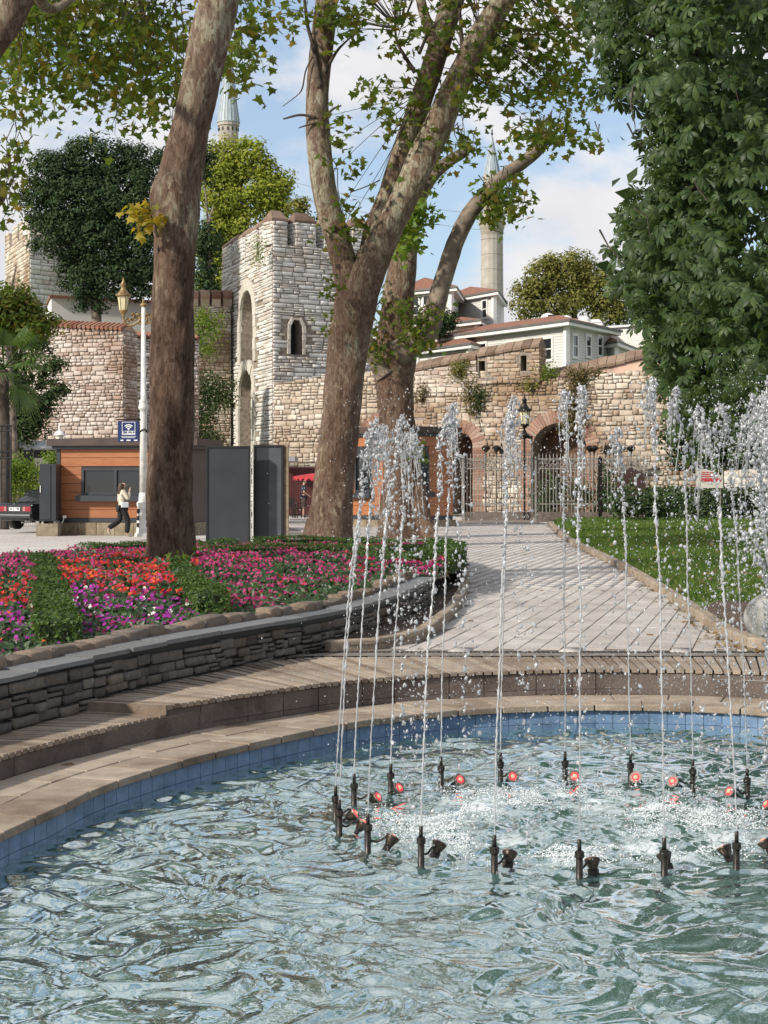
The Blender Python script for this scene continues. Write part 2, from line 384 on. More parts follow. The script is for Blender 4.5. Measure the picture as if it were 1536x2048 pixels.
X, Y = np.meshgrid(xs, ys); Z = np.zeros_like(X)
def vnoise(X, Y, seed, sc_):   # smooth value noise
    r = np.random.default_rng(seed).normal(size=(64, 64)); x, y = X*sc_, Y*sc_
    i, j = np.floor(x).astype(int), np.floor(y).astype(int); u, v = x-i, y-j; u = u*u*(3-2*u); v = v*v*(3-2*v)
    g = lambda a, b: r[a % 64, b % 64]
    return (g(i, j)*(1-u)+g(i+1, j)*u)*(1-v)+(g(i, j+1)*(1-u)+g(i+1, j+1)*u)*v
wx = X+.16*vnoise(X, Y, 1, 1.7)+.07*vnoise(X, Y, 2, 4.1); wy = Y+.16*vnoise(X, Y, 3, 1.7)+.07*vnoise(X, Y, 4, 4.1)
for k in range(26):
    lam = rng.uniform(.10, .38); a = rng.uniform(0, 2*math.pi); ph = rng.uniform(0, 6.28)
    Z += .0080*lam**1.0*np.sin(2*math.pi/lam*(wx*math.cos(a)+wy*math.sin(a))+ph)
Z += .0024*vnoise(X, Y, 5, 5.5)+.0006*vnoise(X, Y, 8, 13.)
rr = np.hypot(X-RC[0], Y-RC[1]); agit = np.exp(-((rr/1.25)**4))
Z *= 1+.25*np.exp(-((rr-1.6)/1.2)**2)
Z += agit*(.006*vnoise(X, Y, 6, 15)+.004*vnoise(X, Y, 7, 27)+.007*vnoise(X, Y, 9, 7))
Z += .002*np.sin(2*math.pi*rr/.24+1.2*vnoise(X, Y, 10, 2))*np.exp(-((rr-1.9)/.9)**2)
# inside mask
def inside(px, py, poly):
    c = np.zeros(px.shape, bool); j = len(poly)-1
    for i in range(len(poly)):
        xi, yi = poly[i]; xj, yj = poly[j]
        c ^= ((yi > py) != (yj > py)) & (px < (xj-xi)*(py-yi)/(yj-yi+1e-12)+xi); j = i
    return c
ins = inside(X, Y, off(.05)[::4])
h, wd = X.shape; idx = np.arange(h*wd).reshape(h, wd)
q = np.stack([idx[:-1, :-1], idx[:-1, 1:], idx[1:, 1:], idx[1:, :-1]], -1).reshape(-1, 4)
keep = (ins[:-1, :-1] & ins[1:, 1:] & ins[:-1, 1:] & ins[1:, :-1]).reshape(-1); q = q[keep]
used = np.unique(q); remap = np.zeros(h*wd, int); remap[used] = np.arange(len(used))
V = np.stack([X.ravel(), Y.ravel(), (Z+ZW).ravel()], 1)[used]
tag(obj('pool_water', mesh_np('pool_water', V, remap[q], True), water_mat()), 'rippled turquoise water filling the fountain pool', kind='structure')
WATERZ = lambda x, y: ZW

# --- stepped bench round the pool: granite face blocks and timber slats
bench = thing('pool_bench', 'curved step bench of timber slats over granite blocks round the pool', 'bench', (.5, 15.5, -.25))
IN = [(-2.75, 6.6), (-2.92, 7.9), (-2.85, 9.3), (-2.7, 10.3), (-2.49, 11.03), (-2.1, 12.1), (-1.62, 13.0), (-.98, 13.85), (-.35, 14.55), (.3, 15.0), (1.04, 15.3), (1.9, 15.48), (2.8, 15.4), (3.55, 15.18), (4.2, 14.75), (4.85, 14.05), (5.4, 13.1), (5.8, 12.1)]
OU = [(-4.3, 6.4), (-4.05, 7.9), (-3.7, 9.3), (-3.38, 10.3), (-3.05, 11.15), (-2.72, 12.2), (-2.28, 13.25), (-1.72, 14.75), (-1.05, 16.1), (-.2, 16.72), (.8, 16.74), (1.9, 16.76), (2.9, 16.76), (3.9, 16.75), (4.75, 16.5), (5.7, 15.7), (6.5, 14.3), (7.0, 12.8)]
IC = crom(IN, 300); OC = crom(OU, 300)
cl = np.r_[0, np.cumsum(np.linalg.norm(np.diff(IC, axis=0), axis=1))]
def bp(C, s): return np.array([np.interp(s, cl, C[:, 0]), np.interp(s, cl, C[:, 1])])
SB = np.interp(0, [0, 1], [0, 1]); s_break = cl[np.argmin(np.linalg.norm(IC-np.array([-1.66, 12.93]), axis=1))]
ZB = lambda s: -.085 if s < s_break else -.015
# under-structure
for (a, b) in ((0, s_break), (s_break, cl[-1])):
    pts = [bp(IC, s)*.985+bp(OC, s)*.015 for s in np.linspace(a, b, 40)]; pto = [bp(OC, s) for s in np.linspace(a, b, 40)]
    m_ = MB(); z = ZB((a+b)/2)-.013
    m_.v = [(*p, z) for p in pts]+[(*p, z) for p in pto]+[(*p, -.3) for p in pts]+[(*p, -.3) for p in pto]
    N4 = 40
    for i in range(N4-1):
        m_.f += [(i, i+1, N4+i+1, N4+i), (i, 2*N4+i, 2*N4+i+1, i+1)]
    m_.f += [(0, N4, 3*N4, 2*N4), (N4-1, 3*N4-1, 4*N4-1, 2*N4-1)]
    obj('bench_core', m_, M['black'], bench)
s = .0; k = 0
while s < cl[-1]-.1:
    wdt = random.uniform(.078, .088); z = ZB(s+wdt/2); g = .019
    s1 = min(s+wdt, cl[-1])
    if s < s_break < s1: s1 = s_break
    A0, A1 = bp(IC, s+g/2), bp(IC, s1-g/2); B0, B1 = bp(OC, s+g/2), bp(OC, s1-g/2)
    d0 = (A0-B0)/np.linalg.norm(A0-B0)*.018
    dz = random.uniform(-.003, .003)
    p8 = [(*(A0+d0), z-.035+dz), (*(A1+d0), z-.035+dz), (*B1, z-.035+dz), (*B0, z-.035+dz)]; p8 += [(x, y, z+dz) for x, y, _ in p8]
    obj('slat', MB().hexa(p8), M['deck'], bench); s = s1
# fascia board at the step
A, B = bp(IC, s_break), bp(OC, s_break); e = (B-A)/np.linalg.norm(B-A); nn = np.array([e[1], -e[0]]); 
if nn[1] > 0: nn = -nn
p4 = [A-e*.02, B, B+nn*.02, A-e*.02+nn*.02]
obj('edge_board', MB().hexa([(*p, -.083) for p in p4]+[(*p, -.012) for p in p4]), M['deck'], bench)
s = 0.0
while s < cl[-1]-.05:
    s1 = min(s+random.choice([.22, .34, .42, .5, .55]), cl[-1]); 
    if s < s_break < s1: s1 = s_break
    z = ZB((s+s1)/2)
    m_ = max(2, int((s1-s)/.12)+1); ss = np.linspace(s+.004, s1-.004, m_); mb = MB()
    for rows in ((ZR+.002, ZR+.045 if s > s_break else ZR+.004), (ZR+.049 if s > s_break else ZR+.006, z-.042)):
        if rows[1]-rows[0] < .02: continue
        b0 = len(mb.v); inn = [bp(IC, t) for t in ss]; ou_ = [bp(IC, t)*.93+bp(OC, t)*.07 for t in ss]; jut = random.uniform(-.004, .006)
        inn = [p+(p-q_)/np.linalg.norm(p-q_)*jut for p, q_ in zip(inn, ou_)]
        for z_ in rows:
            mb.v += [(*p, z_) for p in inn]+[(*p, z_) for p in ou_]
        for i in range(m_-1):
            mb.f += [(b0+i, b0+i+1, b0+2*m_+i+1, b0+2*m_+i), (b0+2*m_+i, b0+2*m_+i+1, b0+3*m_+i+1, b0+3*m_+i)]
        mb.f += [(b0, b0+2*m_, b0+3*m_, b0+m_), (b0+m_-1, b0+2*m_-1, b0+4*m_-1, b0+3*m_-1)]
    obj('face_block', mb, M['granite'], bench); s = s1

# --- slotted drain between bench and path
dr = thing('drain_channel', 'narrow slotted metal drain between the timber bench and the paved path', 'drain', (2, 16.85, -.05))
obj('channel', MB().bb(-.75, 5.2, 16.78, 16.93, -.09, -.03), M['black'], dr)
mbx = MB()
for x in np.arange(-.74, 5.2, .045): mbx.box((x, 16.855, -.012), (.018, .15, .02), .35)
g_ = obj('grate', mbx, M['dark_metal'], dr); g_['kind'] = 'stuff'

# --- kerbs and path
KL = [G(660, 1303), G(780, 1295), G(854, 1275), G(893, 1246), G(923, 1211), G(936, 1177), G(935, 1147), G(926, 1128), Vector((1.5, 37, 0)), Vector((1.1, 39.3, 0)), Vector((.2, 41, 0))]
KR = [Vector((4.6, 16.35, 0)), G(1536, 1303), G(1469, 1285), G(1420, 1258), G(1346, 1206), G(1247, 1142), G(1134, 1083), G(1102, 1054), G(1095, 1047)]
KLc = crom([p[:2] for p in KL], 200); KRc = crom([p[:2] for p in KR], 260)
def kerb(name, label, C, side, wdt, hgt, first_len):
    t = thing(name, label, 'kerb', (*C[0], 0))
    P = resample(C, step=first_len)
    T = np.gradient(P, axis=0); T /= np.linalg.norm(T, axis=1, keepdims=True); Nn = np.stack([-T[:, 1], T[:, 0]], 1)*side
    for i in range(len(P)-1):
        g = .006; a = P[i]+T[i]*g; b = P[i+1]-T[i+1]*g; dz = random.uniform(-.006, .006)
        pts = [a, b, b+Nn[i+1]*wdt, a+Nn[i]*wdt]
        if side < 0: pts = pts[::-1]
        obj('kerb_stone', MB().hexa([(*p, -.1) for p in pts]+[(*p, hgt+dz) for p in pts]), M['kerb'], t, bevel=.018 if P[i][1] < 30 else 0)
    return t
kerb('path_kerb', 'low curved stone kerb edging the bare soil beside the flower bed', KLc, 1, .13, .11, .55)
kerb('path_kerb', 'long low stone kerb between the paved path and the lawn', KRc, -1, .14, .11, .7)
path = tag(thing('path', None, None, (2, 17, 0)), 'pale stone paved path widening from the gate to the pool bench', kind='structure')
sheet = [tuple(p) for p in KLc]+[(-1, 40), (-3, 50), (-6, 70), (6.2, 72)]+[tuple(p) for p in KRc[::-1]]+[(4.6, 16.5), (-.9, 16.5)]
tri = tessellate_polygon([[Vector((x, y, 0)) for x, y in sheet]])
mb = MB(); mb.v = [(x, y, -.007) for x, y in sheet]; mb.f = [tuple(t) for t in tri]
tag(obj('path_bed', up(mb), M['joint'], path), kind=None)
# running-bond pavers laid diagonally
ang = math.radians(77); ca, sa = math.cos(ang), math.sin(ang)
poly_path = [tuple(p) for p in KLc]+[(.6, 44), (-2, 52)]+[(-4, 66), (6.3, 68)]+[tuple(p) for p in KRc[::-1]]+[(4.4, 16.93), (-.6, 16.93)]
rows = []
pw, ph = .46, .215
for j in range(-170, 170):
    for i in range(-110, 110):
        u = (i+.5*(j % 2))*pw; v = j*ph; x, y = 2+u*ca-v*sa, 30+u*sa+v*ca
        if 16.9 < y < 66 and -6 < x < 8: rows.append((x, y))
rows = np.array(rows); inn = inside(rows[:, 0], rows[:, 1], poly_path); rows = rows[inn]
# keep away from the kerbs and the drain: a paver whose corner crosses is trimmed by the kerb standing on it
rows = rows[np.argsort(rows[:, 1])]
pv = MB().hexa([(-pw/2+.006, -ph/2+.006, -.06), (pw/2-.006, -ph/2+.006, -.06), (pw/2-.006, ph/2-.006, -.06), (-pw/2+.006, ph/2-.006, -.06),
               (-pw/2+.008, -ph/2+.008, 0), (pw/2-.008, -ph/2+.008, 0), (pw/2-.008, ph/2-.008, 0), (-pw/2+.008, ph/2-.008, 0)])
pme = mesh_np('paver', pv.v, pv.f); pme.materials.append(M['paver'])
first = [r for r in rows if r[1] > 17.12]
for x, y in first[:300]:
    o = bpy.data.objects.new('paver', pme); o.matrix_basis = Matrix.Translation((x, y, random.uniform(-.004, .003))) @ Matrix.Rotation(ang, 4, 'Z') @ Matrix.Rotation(random.uniform(-.006, .006), 4, 'X')
    put(o, path)
rest = np.array(first[300:]+[r for r in rows if r[1] <= 17.12 and r[1] > 17.02])
R = np.broadcast_to(np.array(Matrix.Rotation(ang, 3, 'Z')), (len(rest), 3, 3))
o = scatter('paving', np.array(pv.v), np.array([f for f in pv.f]), np.c_[rest, rng.uniform(-.0006, .0006, len(rest))], R, np.ones(len(rest)), M['paver'], path); o['kind'] = 'stuff'

# --- lawn
lawn_poly = [tuple(p+np.array([.13, 0])) for p in KRc[12:]]+[(8.4, 78), (9, 81), (45, 81), (45, 16.3), (9, 16.3), (4.9, 16.3)]
tri = tessellate_polygon([[Vector((x, y, 0)) for x, y in lawn_poly]])
def lawn_mat():
    m, nt, b, o = new_mat('lawn'); p = pos(nt)
    c = ramp(nt, noise(nt, p, 1.1, 6, .65), [(.3, (.07, .12, .03)), (.5, (.11, .18, .045)), (.72, (.16, .235, .065))]).outputs[0]
    c2 = mixc(nt, ramp(nt, noise(nt, p, 14, 4), [(.55, (0, 0, 0)), (.75, (1, 1, 1))]).outputs[0], c, (.10, .085, .04))
    LK(nt, c2, b.inputs['Base Color']); b.inputs['Roughness'].default_value = .9; bump(nt, b, noise(nt, p, 45, 4), .8, .04); return m
M['lawn'] = lawn_mat()
mb = MB(); mb.v = [(x, y, .045) for x, y in lawn_poly]; mb.f = [tuple(t) for t in tri]
tag(obj('lawn', up(mb), M['lawn']), 'green lawn beside the paved path', kind='structure')
n = 125000
d = 19.0*np.exp(rng.uniform(0, 1, n)*math.log(80/19.)); pxs = rng.uniform(1090, 1880, n)
gx, gy = (pxs-768)/F*d, d
k_ = inside(gx, gy, lawn_poly); gx, gy = gx[k_], gy[k_]
bare = (gx > 3.45+.02*gy) & (gy < 23.2-.55*(gx-3.9)) & (gx > 3.9); gx, gy = gx[~bare], gy[~bare]; n = len(gx)
hgt = rng.uniform(.03, .075, n)*(1+gy/60)
nr = np.c_[rng.normal(0, .35, (n, 1)), rng.normal(-.75, .2, (n, 1)), rng.normal(.65, .2, (n, 1))]
M['grass'] = leafmat('grass', [(.08, .14, .03), (.13, .21, .045), (.17, .25, .06), (.10, .17, .035), (.22, .22, .075)], .35, .7, 1.3, .1)
tv = [(-.13, 0, 0), (.13, 0, 0), (.1, .6, 0), (0, 1, .25)]
o = scatter('grass', tv, [(0, 1, 2), (0, 2, 3)], np.c_[gx, gy, np.full(n, .04)], rot_basis(nr, rng.normal(0, .35, n)), hgt, M['grass'])
tag(o, 'short blades of grass over the lawn', kind='stuff')
# bare soil patch at the near tip of the lawn
sp = [(3.85, 19.2), (4.0, 21.6), (4.6, 23.2), (5.6, 22.6), (7.2, 20), (8.6, 16.3), (4.95, 16.35), (4.05, 17.4), (3.83, 18.3)]
mb = MB(); mb.v = [(x, y, .07) for x, y in sp]; mb.f = [tuple(t) for t in tessellate_polygon([[Vector((x, y, 0)) for x, y in sp]])]
tag(obj('soil', up(mb), M['soil']), 'bare dark soil at the tip of the lawn', kind='structure')
# ================= masonry tools =================
def stone_lib(n, seed):
    r = np.random.default_rng(seed); out = []
    for _ in range(n):
        j = lambda a: r.uniform(-a, a, 2)
        q = np.array([(-.5, -.5), (.5, -.5), (.5, .5), (-.5, .5)])
        base = q+np.array([j(.03) for _ in range(4)]); mid = base*.985; top = np.array([p*r.uniform(.80, .92)+j(.03) for p in base])
        tz = r.uniform(.8, 1.05, 4)
        v = [(*p, -.6) for p in base]+[(*p, .55) for p in mid]+[(*p, z) for p, z in zip(top, tz)]
        f = [(8, 9, 10, 11)]
        for a in (0, 4):
            for i in range(4): f.append((a+i, a+(i+1) % 4, a+4+(i+1) % 4, a+4+i))
        out.append((np.array(v), np.array(f)))
    return out
LIB = stone_lib(14, 3); _libme = {}
def lib_mesh(i, mat):
    if (i, mat.name) not in _libme:
        me = mesh_np('stone', LIB[i][0], LIB[i][1]); me.materials.append(mat); _libme[(i, mat.name)] = me
    return _libme[(i, mat.name)]
def lay(parent, stones, mat, max_parts=300, name='stone', mass='stone_mass'):
    """stones: list of (4x4 np matrix incl. scale, area key). biggest become parts, the rest one joined part"""
    stones = sorted(stones, key=lambda s: -s[1])
    for Mx, _ in stones[:max_parts]:
        o = bpy.data.objects.new(name, lib_mesh(random.randrange(len(LIB)), mat)); put(o, parent); o.matrix_basis = Matrix(Mx.tolist())
    rest = stones[max_parts:]
    if rest:
        Vs, Fs, b = [], [], 0
        for Mx, _ in rest:
            v, f = LIB[random.randrange(len(LIB))]
            Vs.append(v @ Mx[:3, :3].T+Mx[:3, 3]); Fs.append(f+b); b += len(v)
        o = obj(mass, mesh_np(mass, np.vstack(Vs), np.vstack(Fs)), mat, parent); o['kind'] = 'stuff'
def mk(P, u, v, n, su, sv, sn):
    m = np.eye(4); m[:3, 0] = np.array(u)*su; m[:3, 1] = np.array(v)*sv; m[:3, 2] = np.array(n)*sn; m[:3, 3] = P; return m
def courses(frame, W, Hf, ch, cl_, depth=(.04, .08), gap=.02, skip=None, v0=0.0, wob=.15, drop=.0, clipH=True):
    out = []; v = v0; Hmax = max(Hf(W*t/20) for t in range(21))
    while v < Hmax:
        h = random.uniform(*ch); u = -random.uniform(0, cl_[1])*.5
        while u < W:
            l = random.uniform(*cl_)*random.choice((.75, 1, 1, 1.3))*(1.25 if h > sum(ch)/2 else .9); u0, u1 = max(u, 0), min(u+l, W); u += l
            if u1-u0 < .06: continue
            uc = (u0+u1)/2; top = Hf(uc); hh = min(h, top-v) if clipH else h
            if hh < .06 or random.random() < drop: continue
            vv = v+random.uniform(-wob, wob)*h*.3
            if skip and skip(u0, u1, vv, vv+hh): continue
            splits = [(vv, hh)] if hh < ch[0]*1.35 or random.random() < .72 else [(vv, hh*.5), (vv+hh*.5, hh*.5)]
            for a, b in splits:
                P, ud, nd = frame(uc)
                P = np.array(P)+np.array([0, 0, a+b/2]); t = random.uniform(-.02, .02)
                vd = np.array([0, 0, 1.])+np.array(ud)*t
                qx = PX(P)[0]; out.append((mk(P, ud, vd, nd, u1-u0-gap, b-gap, random.uniform(*depth)), (u1-u0)*b/(P[1]**2)*(1 if 0 < qx < 1536 else .02)))
        v += h
    return out
def flat_frame(O, u):
    O = np.array(O, float); u = np.array(u, float); u = u/np.linalg.norm(u); nd = np.cross(u, [0, 0, 1.])
    return (lambda s: (O+u*s, u, nd)), u, nd
def arch(c, w, v0, spring, top, n=8, pointed=True):
    """outline of an opening in wall coordinates, counter-clockwise"""
    pts = [(c-w/2, v0), (c+w/2, v0), (c+w/2, spring)]
    for k in range(1, n):
        t = k/n
        if pointed:
            a = t*math.pi/2; pts.append((c+w/2*math.cos(a)**.85, spring+(top-spring)*math.sin(a)**.95))
        else: a = t*math.pi/2; pts.append((c+w/2*math.cos(a), spring+(top-spring)*math.sin(a)))
    pts.append((c, top))
    m_ = [(2*c-x, y) for x, y in pts[2:-1]][::-1]
    return pts+m_
def wall_mesh(O, u, nd, outline, holes, thick, back_thick=None, reveal=None):
    """front face with holes, jambs going back, closed by back faces in the holes"""
    O = np.array(O); u = np.array(u); nd = np.array(nd)
    q = lambda a, b, c: tuple(O+u*a+np.array([0, 0, 1.])*b+nd*c)
    mb = MB(); loops = [outline]+holes
    tri = tessellate_polygon([[Vector((a, b, 0)) for a, b in l] for l in loops]); flat = [p for l in loops for p in l]
    mb.v = [q(a, b, 0) for a, b in flat]
    for t in tri:
        a, b, c = (np.array(flat[i]) for i in t); cr_ = (b-a)[0]*(c-a)[1]-(b-a)[1]*(c-a)[0]
        mb.f.append(tuple(t) if cr_ > 0 else tuple(reversed(t)))
    n = len(outline); b0 = len(mb.v); mb.v += [q(a, b, -thick) for a, b in outline]
    for i in range(n): mb.f.append((i, b0+i, b0+(i+1) % n, (i+1) % n))
    if thick > .1: mb.f.append(tuple(b0+i for i in reversed(range(n))))
    rv = reveal or thick*.9
    for hlp in holes:
        b1 = len(mb.v); m_ = len(hlp)
        mb.v += [q(a, b, 0) for a, b in hlp]+[q(a, b, -rv) for a, b in hlp]
        for i in range(m_): mb.f.append((b1+i, b1+(i+1) % m_, b1+m_+(i+1) % m_, b1+m_+i))
        mb.f.append(tuple(b1+m_+i for i in range(m_)))
    return mb
def in_poly(p, poly): return bool(inside(np.array([p[0]]), np.array([p[1]]), poly)[0])
def skipper(holes, m=.12):
    def f(u0, u1, v0, v1):
        for hl in holes:
            us = [p[0] for p in hl]; vs = [p[1] for p in hl]
            if u1 < min(us)-m or u0 > max(us)+m or v1 < min(vs)-m or v0 > max(vs)+m: continue
            c = (sum(us)/len(us), sum(vs)/len(vs)); big = [(c[0]+(a-c[0])*(1+m/max(.3, max(us)-c[0])), c[1]+(b-c[1])*(1+m/max(.3, max(vs)-c[1]))) for a, b in hl]
            for a in (u0+.03, (u0+u1)/2, u1-.03):
                for b in (v0+.03, v1-.03):
                    if in_poly((a, b), big): return True
        return False
    return f
def ring_stones(O, u, nd, hl, width, thick, mat, parent, name, sides=True, start=2, every=1):
    """voussoirs and jamb blocks round an opening outline"""
    O = np.array(O); u = np.array(u); nd = np.array(nd); c = np.mean(hl, axis=0)
    n = len(hl); pts = hl[1:]+[hl[0]]     # from right jamb bottom over the arch to left jamb bottom
    P = resample(np.array(pts), step=every); T = np.gradient(P, axis=0); T /= np.linalg.norm(T, axis=1, keepdims=True); N2 = np.stack([T[:, 1], -T[:, 0]], 1)
    q = lambda a, z: tuple(O+u*a[0]+np.array([0, 0, 1.])*a[1]+nd*z)
    for i in range(len(P)-1):
        w1 = width*random.uniform(.85, 1.15); e = T[i]*.008
        a, b, c_, d_ = P[i]+e, P[i+1]-e, P[i+1]-e+N2[i+1]*w1, P[i]+e+N2[i]*w1; z = thick*random.uniform(.8, 1.2)
        obj(name, MB().hexa([q(x, -.05) for x in (d_, c_, b, a)]+[q(x, z) for x in (d_, c_, b, a)]), mat, parent)

# ================= dry stone retaining wall and flower bed =================
WB = [(-4.6, 6.2), (-4.1, 7.9), (-3.58, 9.6), (-3.1, 11.0), (-2.73, 11.9), (-2.46, 12.7), (-1.80, 14.5), (-1.22, 15.9), (-.56, 17.4), (-.02, 19.2), (.38, 21.0), (.66, 22.9)]
WC = resample(crom(WB, 200), n=300); wl = np.r_[0, np.cumsum(np.linalg.norm(np.diff(WC, axis=0), axis=1))]; WL = wl[-1]
WT = np.gradient(WC, axis=0); WT /= np.linalg.norm(WT, axis=1, keepdims=True)
def wframe(s):
    p = np.array([np.interp(s, wl, WC[:, 0]), np.interp(s, wl, WC[:, 1]), -.08]); t = np.array([np.interp(s, wl, WT[:, 0]), np.interp(s, wl, WT[:, 1]), 0]); t /= np.linalg.norm(t)
    return p, t, np.cross(t, [0, 0, 1.])
WH = lambda s: .321+.0065*s+.012*math.sin(s*.9)
rw = thing('stone_retaining_wall', 'low dark dry stone wall with slate capping holding up the flower bed', 'wall', (*WB[4], -.08))
mb = MB(); ss = np.linspace(0, WL, 80)
for s_ in ss:
    p, t, nd = wframe(s_)
    mb.v += [tuple(p-nd*.02+np.array([0, 0, -.05])), tuple(p-nd*.02+np.array([0, 0, WH(s_)])), tuple(p-nd*.32+np.array([0, 0, WH(s_)])), tuple(p-nd*.32)]
for i in range(79):
    for a in range(4): mb.f.append((4*i+a, 4*(i+1)+a, 4*(i+1)+(a+1) % 4, 4*i+(a+1) % 4))
mb.f += [(0, 1, 2, 3), (316, 319, 318, 317)]
obj('wall_core', mb, M['black'], rw)
lay(rw, courses(wframe, WL, WH, (.055, .115), (.13, .34), (.02, .05), .012, wob=.5), M['slate'], 300, 'stone', 'stone_mass')
s_ = 0
while s_ < WL-.1:
    s2 = min(s_+random.uniform(.5, 1.1), WL); (p0, t0, n0), (p1, t1, n1) = wframe(s_+.006), wframe(s2-.006); pm, tm, nm = wframe((s_+s2)/2)
    z0 = np.array([0, 0, WH((s_+s2)/2)+.004]); z1 = z0+np.array([0, 0, .032+random.uniform(0, .008)]); f_ = random.uniform(.03, .06)
    low = [p0+n0*f_+z0, pm+nm*(f_+random.uniform(-.01, .015))+z0, p1+n1*f_+z0, p1-n1*.24+z0, p0-n0*.24+z0]
    hi = [x-z0+z1 for x in low]
    obj('cap_slab', MB().add([tuple(x) for x in low+hi], [(4, 3, 2, 1, 0), (5, 6, 7, 8, 9)]+[(i, (i+1) % 5, 5+(i+1) % 5, 5+i) for i in range(5)]), M['slate_cap'], rw); s_ = s2
# brown edging stones behind the capping
s_ = 0.05; et = thing('bed_edging', 'row of rough brown edging stones behind the slate capping', 'edging', (*WB[4], .4)); st = []
while s_ < WL-.1:
    l = random.uniform(.22, .42); p, t, nd = wframe(s_+l/2); hh = random.uniform(.09, .14)
    st.append((mk(p-nd*.36+np.array([0, 0, WH(s_)+hh*.30]), t, np.array([0, 0, 1.])+t*random.uniform(-.1, .1), nd, l-.01, hh*1.2, .12), 1)); s_ += l
lay(et, st, M['edge_stone'], 300, 'edging_stone')

# bed soil: raised mound from the wall to the far hedge
FAR = [(-11.5, 19), (-9.4, 24), (-7.8, 28.5), (-6.8, 32.3), (-5.4, 36.3), (-3.6, 38.8), (-1.6, 39.8), (.2, 38.4), (1.15, 35), (1.40, 31), (1.22, 27.5), (.85, 24.4), (.68, 23.2)]
FC = crom(FAR, 120)
NEAR = np.array([wframe(s)[0][:2]-wframe(s)[2][:2]*.30 for s in np.linspace(0, WL, 90)])
bed_poly = [tuple(p) for p in FC]+[tuple(p) for p in NEAR[::-1]]+[(-12, 8)]
BEDC = np.array([-2.4, 22.0])
def bedz(x, y):
    x = np.asarray(x, float); y = np.asarray(y, float); q = np.full(x.shape, 1e9)
    for a, b in NEAR[::3]: q = np.minimum(q, np.hypot(x-a, y-b))
    return np.clip(.285+np.clip((y-11)*.009, 0, .10)-.022*q, .05, .40)
gx, gy = np.meshgrid(np.arange(-12.5, 1.6, .14), np.arange(6, 40.5, .22)); m_in = inside(gx, gy, bed_poly)
hh_, ww_ = gx.shape; gz = bedz(gx, gy)+.02*vnoise(gx, gy, 21, 3); id_ = np.arange(hh_*ww_).reshape(hh_, ww_)
qd = np.stack([id_[:-1, :-1], id_[:-1, 1:], id_[1:, 1:], id_[1:, :-1]], -1).reshape(-1, 4)
kp = (m_in[:-1, :-1] | m_in[1:, 1:]).reshape(-1); qd = qd[kp]; us_ = np.unique(qd); rm = np.zeros(hh_*ww_, int); rm[us_] = np.arange(len(us_))
tag(obj('bed_soil', mesh_np('bed_soil', np.stack([gx.ravel(), gy.ravel(), gz.ravel()], 1)[us_], rm[qd], True), M['soil']), 'raised brown soil of the flower bed', kind='structure')
# low bare soil between wall end and the kerb
P1 = [tuple(p) for p in KLc[:150]]; sl = P1+[tuple(p) for p in FC[::-1][:50]]+[tuple(wframe(s)[0][:2]+wframe(s)[2][:2]*.02) for s in np.linspace(WL, WL*.72, 20)]
mb = MB(); mb.v = [(x, y, .055) for x, y in sl]; mb.f = [tuple(t) for t in tessellate_polygon([[Vector((x, y, 0)) for x, y in sl]])]
tag(obj('soil', up(mb), M['soil']), 'low strip of bare soil between the dry stone wall and the curved kerb', kind='structure')

M['brown_coping'] = pieces('brown_coping', [(.24, .165, .12), (.30, .215, .16), (.20, .135, .10), (.34, .25, .19)], .9, ns=7, bs=20, bstr=.8, stain=(.6, .55, .5), stain_scale=.8)
# ================= castle tower =================
C0 = np.array([-5.77, 88, 0]); LF = np.array([-9.4, 99, 0]); RF = np.array([-.6, 91.2, 0])
tw = thing('castle_tower', 'tall square pale stone tower with battlements and pointed arches', 'tower', tuple(C0))
uR = RF-C0; WR = np.linalg.norm(uR); frR, uR, nR = flat_frame(C0, uR)
OL = LF; uL = C0-LF; WLf = np.linalg.norm(uL); frL, uL, nL = flat_frame(OL, uL)
ZT = 13.9
hR = [arch(1.38, .74, 8.25, 9.45, 10.1)]
cL = WLf*(1-.47)
hL = [arch(cL, 3.0, 8.1, 10.6, 12.1), arch(cL-.25, 3.2, 2.6, 6.3, 7.75)]
obj('front_wall', wall_mesh(C0, uR, nR, [(0, 0), (WR, 0), (WR, ZT), (0, ZT)], hR, .03, reveal=.75), M['mortar'], tw)
obj('side_wall', wall_mesh(OL, uL, nL, [(0, 0), (WLf, 0), (WLf, ZT), (0, ZT)], hL, .03, reveal=.72), M['mortar'], tw)
bk = MB(); Bk = RF+(LF-C0)
bk.hexa([tuple(x) for x in (C0+(Bk-C0)*.14, RF-nR*1.3-uR*.3, Bk, LF-nL*1.3)]+[tuple(x+np.array([0, 0, ZT-.6])) for x in (C0+(Bk-C0)*.14, RF-nR*1.3-uR*.3, Bk, LF-nL*1.3)])
obj('tower_core', bk, M['mortar'], tw)
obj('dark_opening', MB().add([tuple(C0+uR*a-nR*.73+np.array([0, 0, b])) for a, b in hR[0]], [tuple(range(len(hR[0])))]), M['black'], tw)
stR = courses(frR, WR, lambda u: ZT, (.15, .27), (.32, .85), (.05, .10), .028, skipper(hR, .09), wob=.25)
stL = courses(frL, WLf, lambda u: ZT, (.16, .28), (.45, 1.3), (.05, .10), .03, skipper(hL, .35), wob=.25)
stR = [(m_, a*1.6) for m_, a in stR]
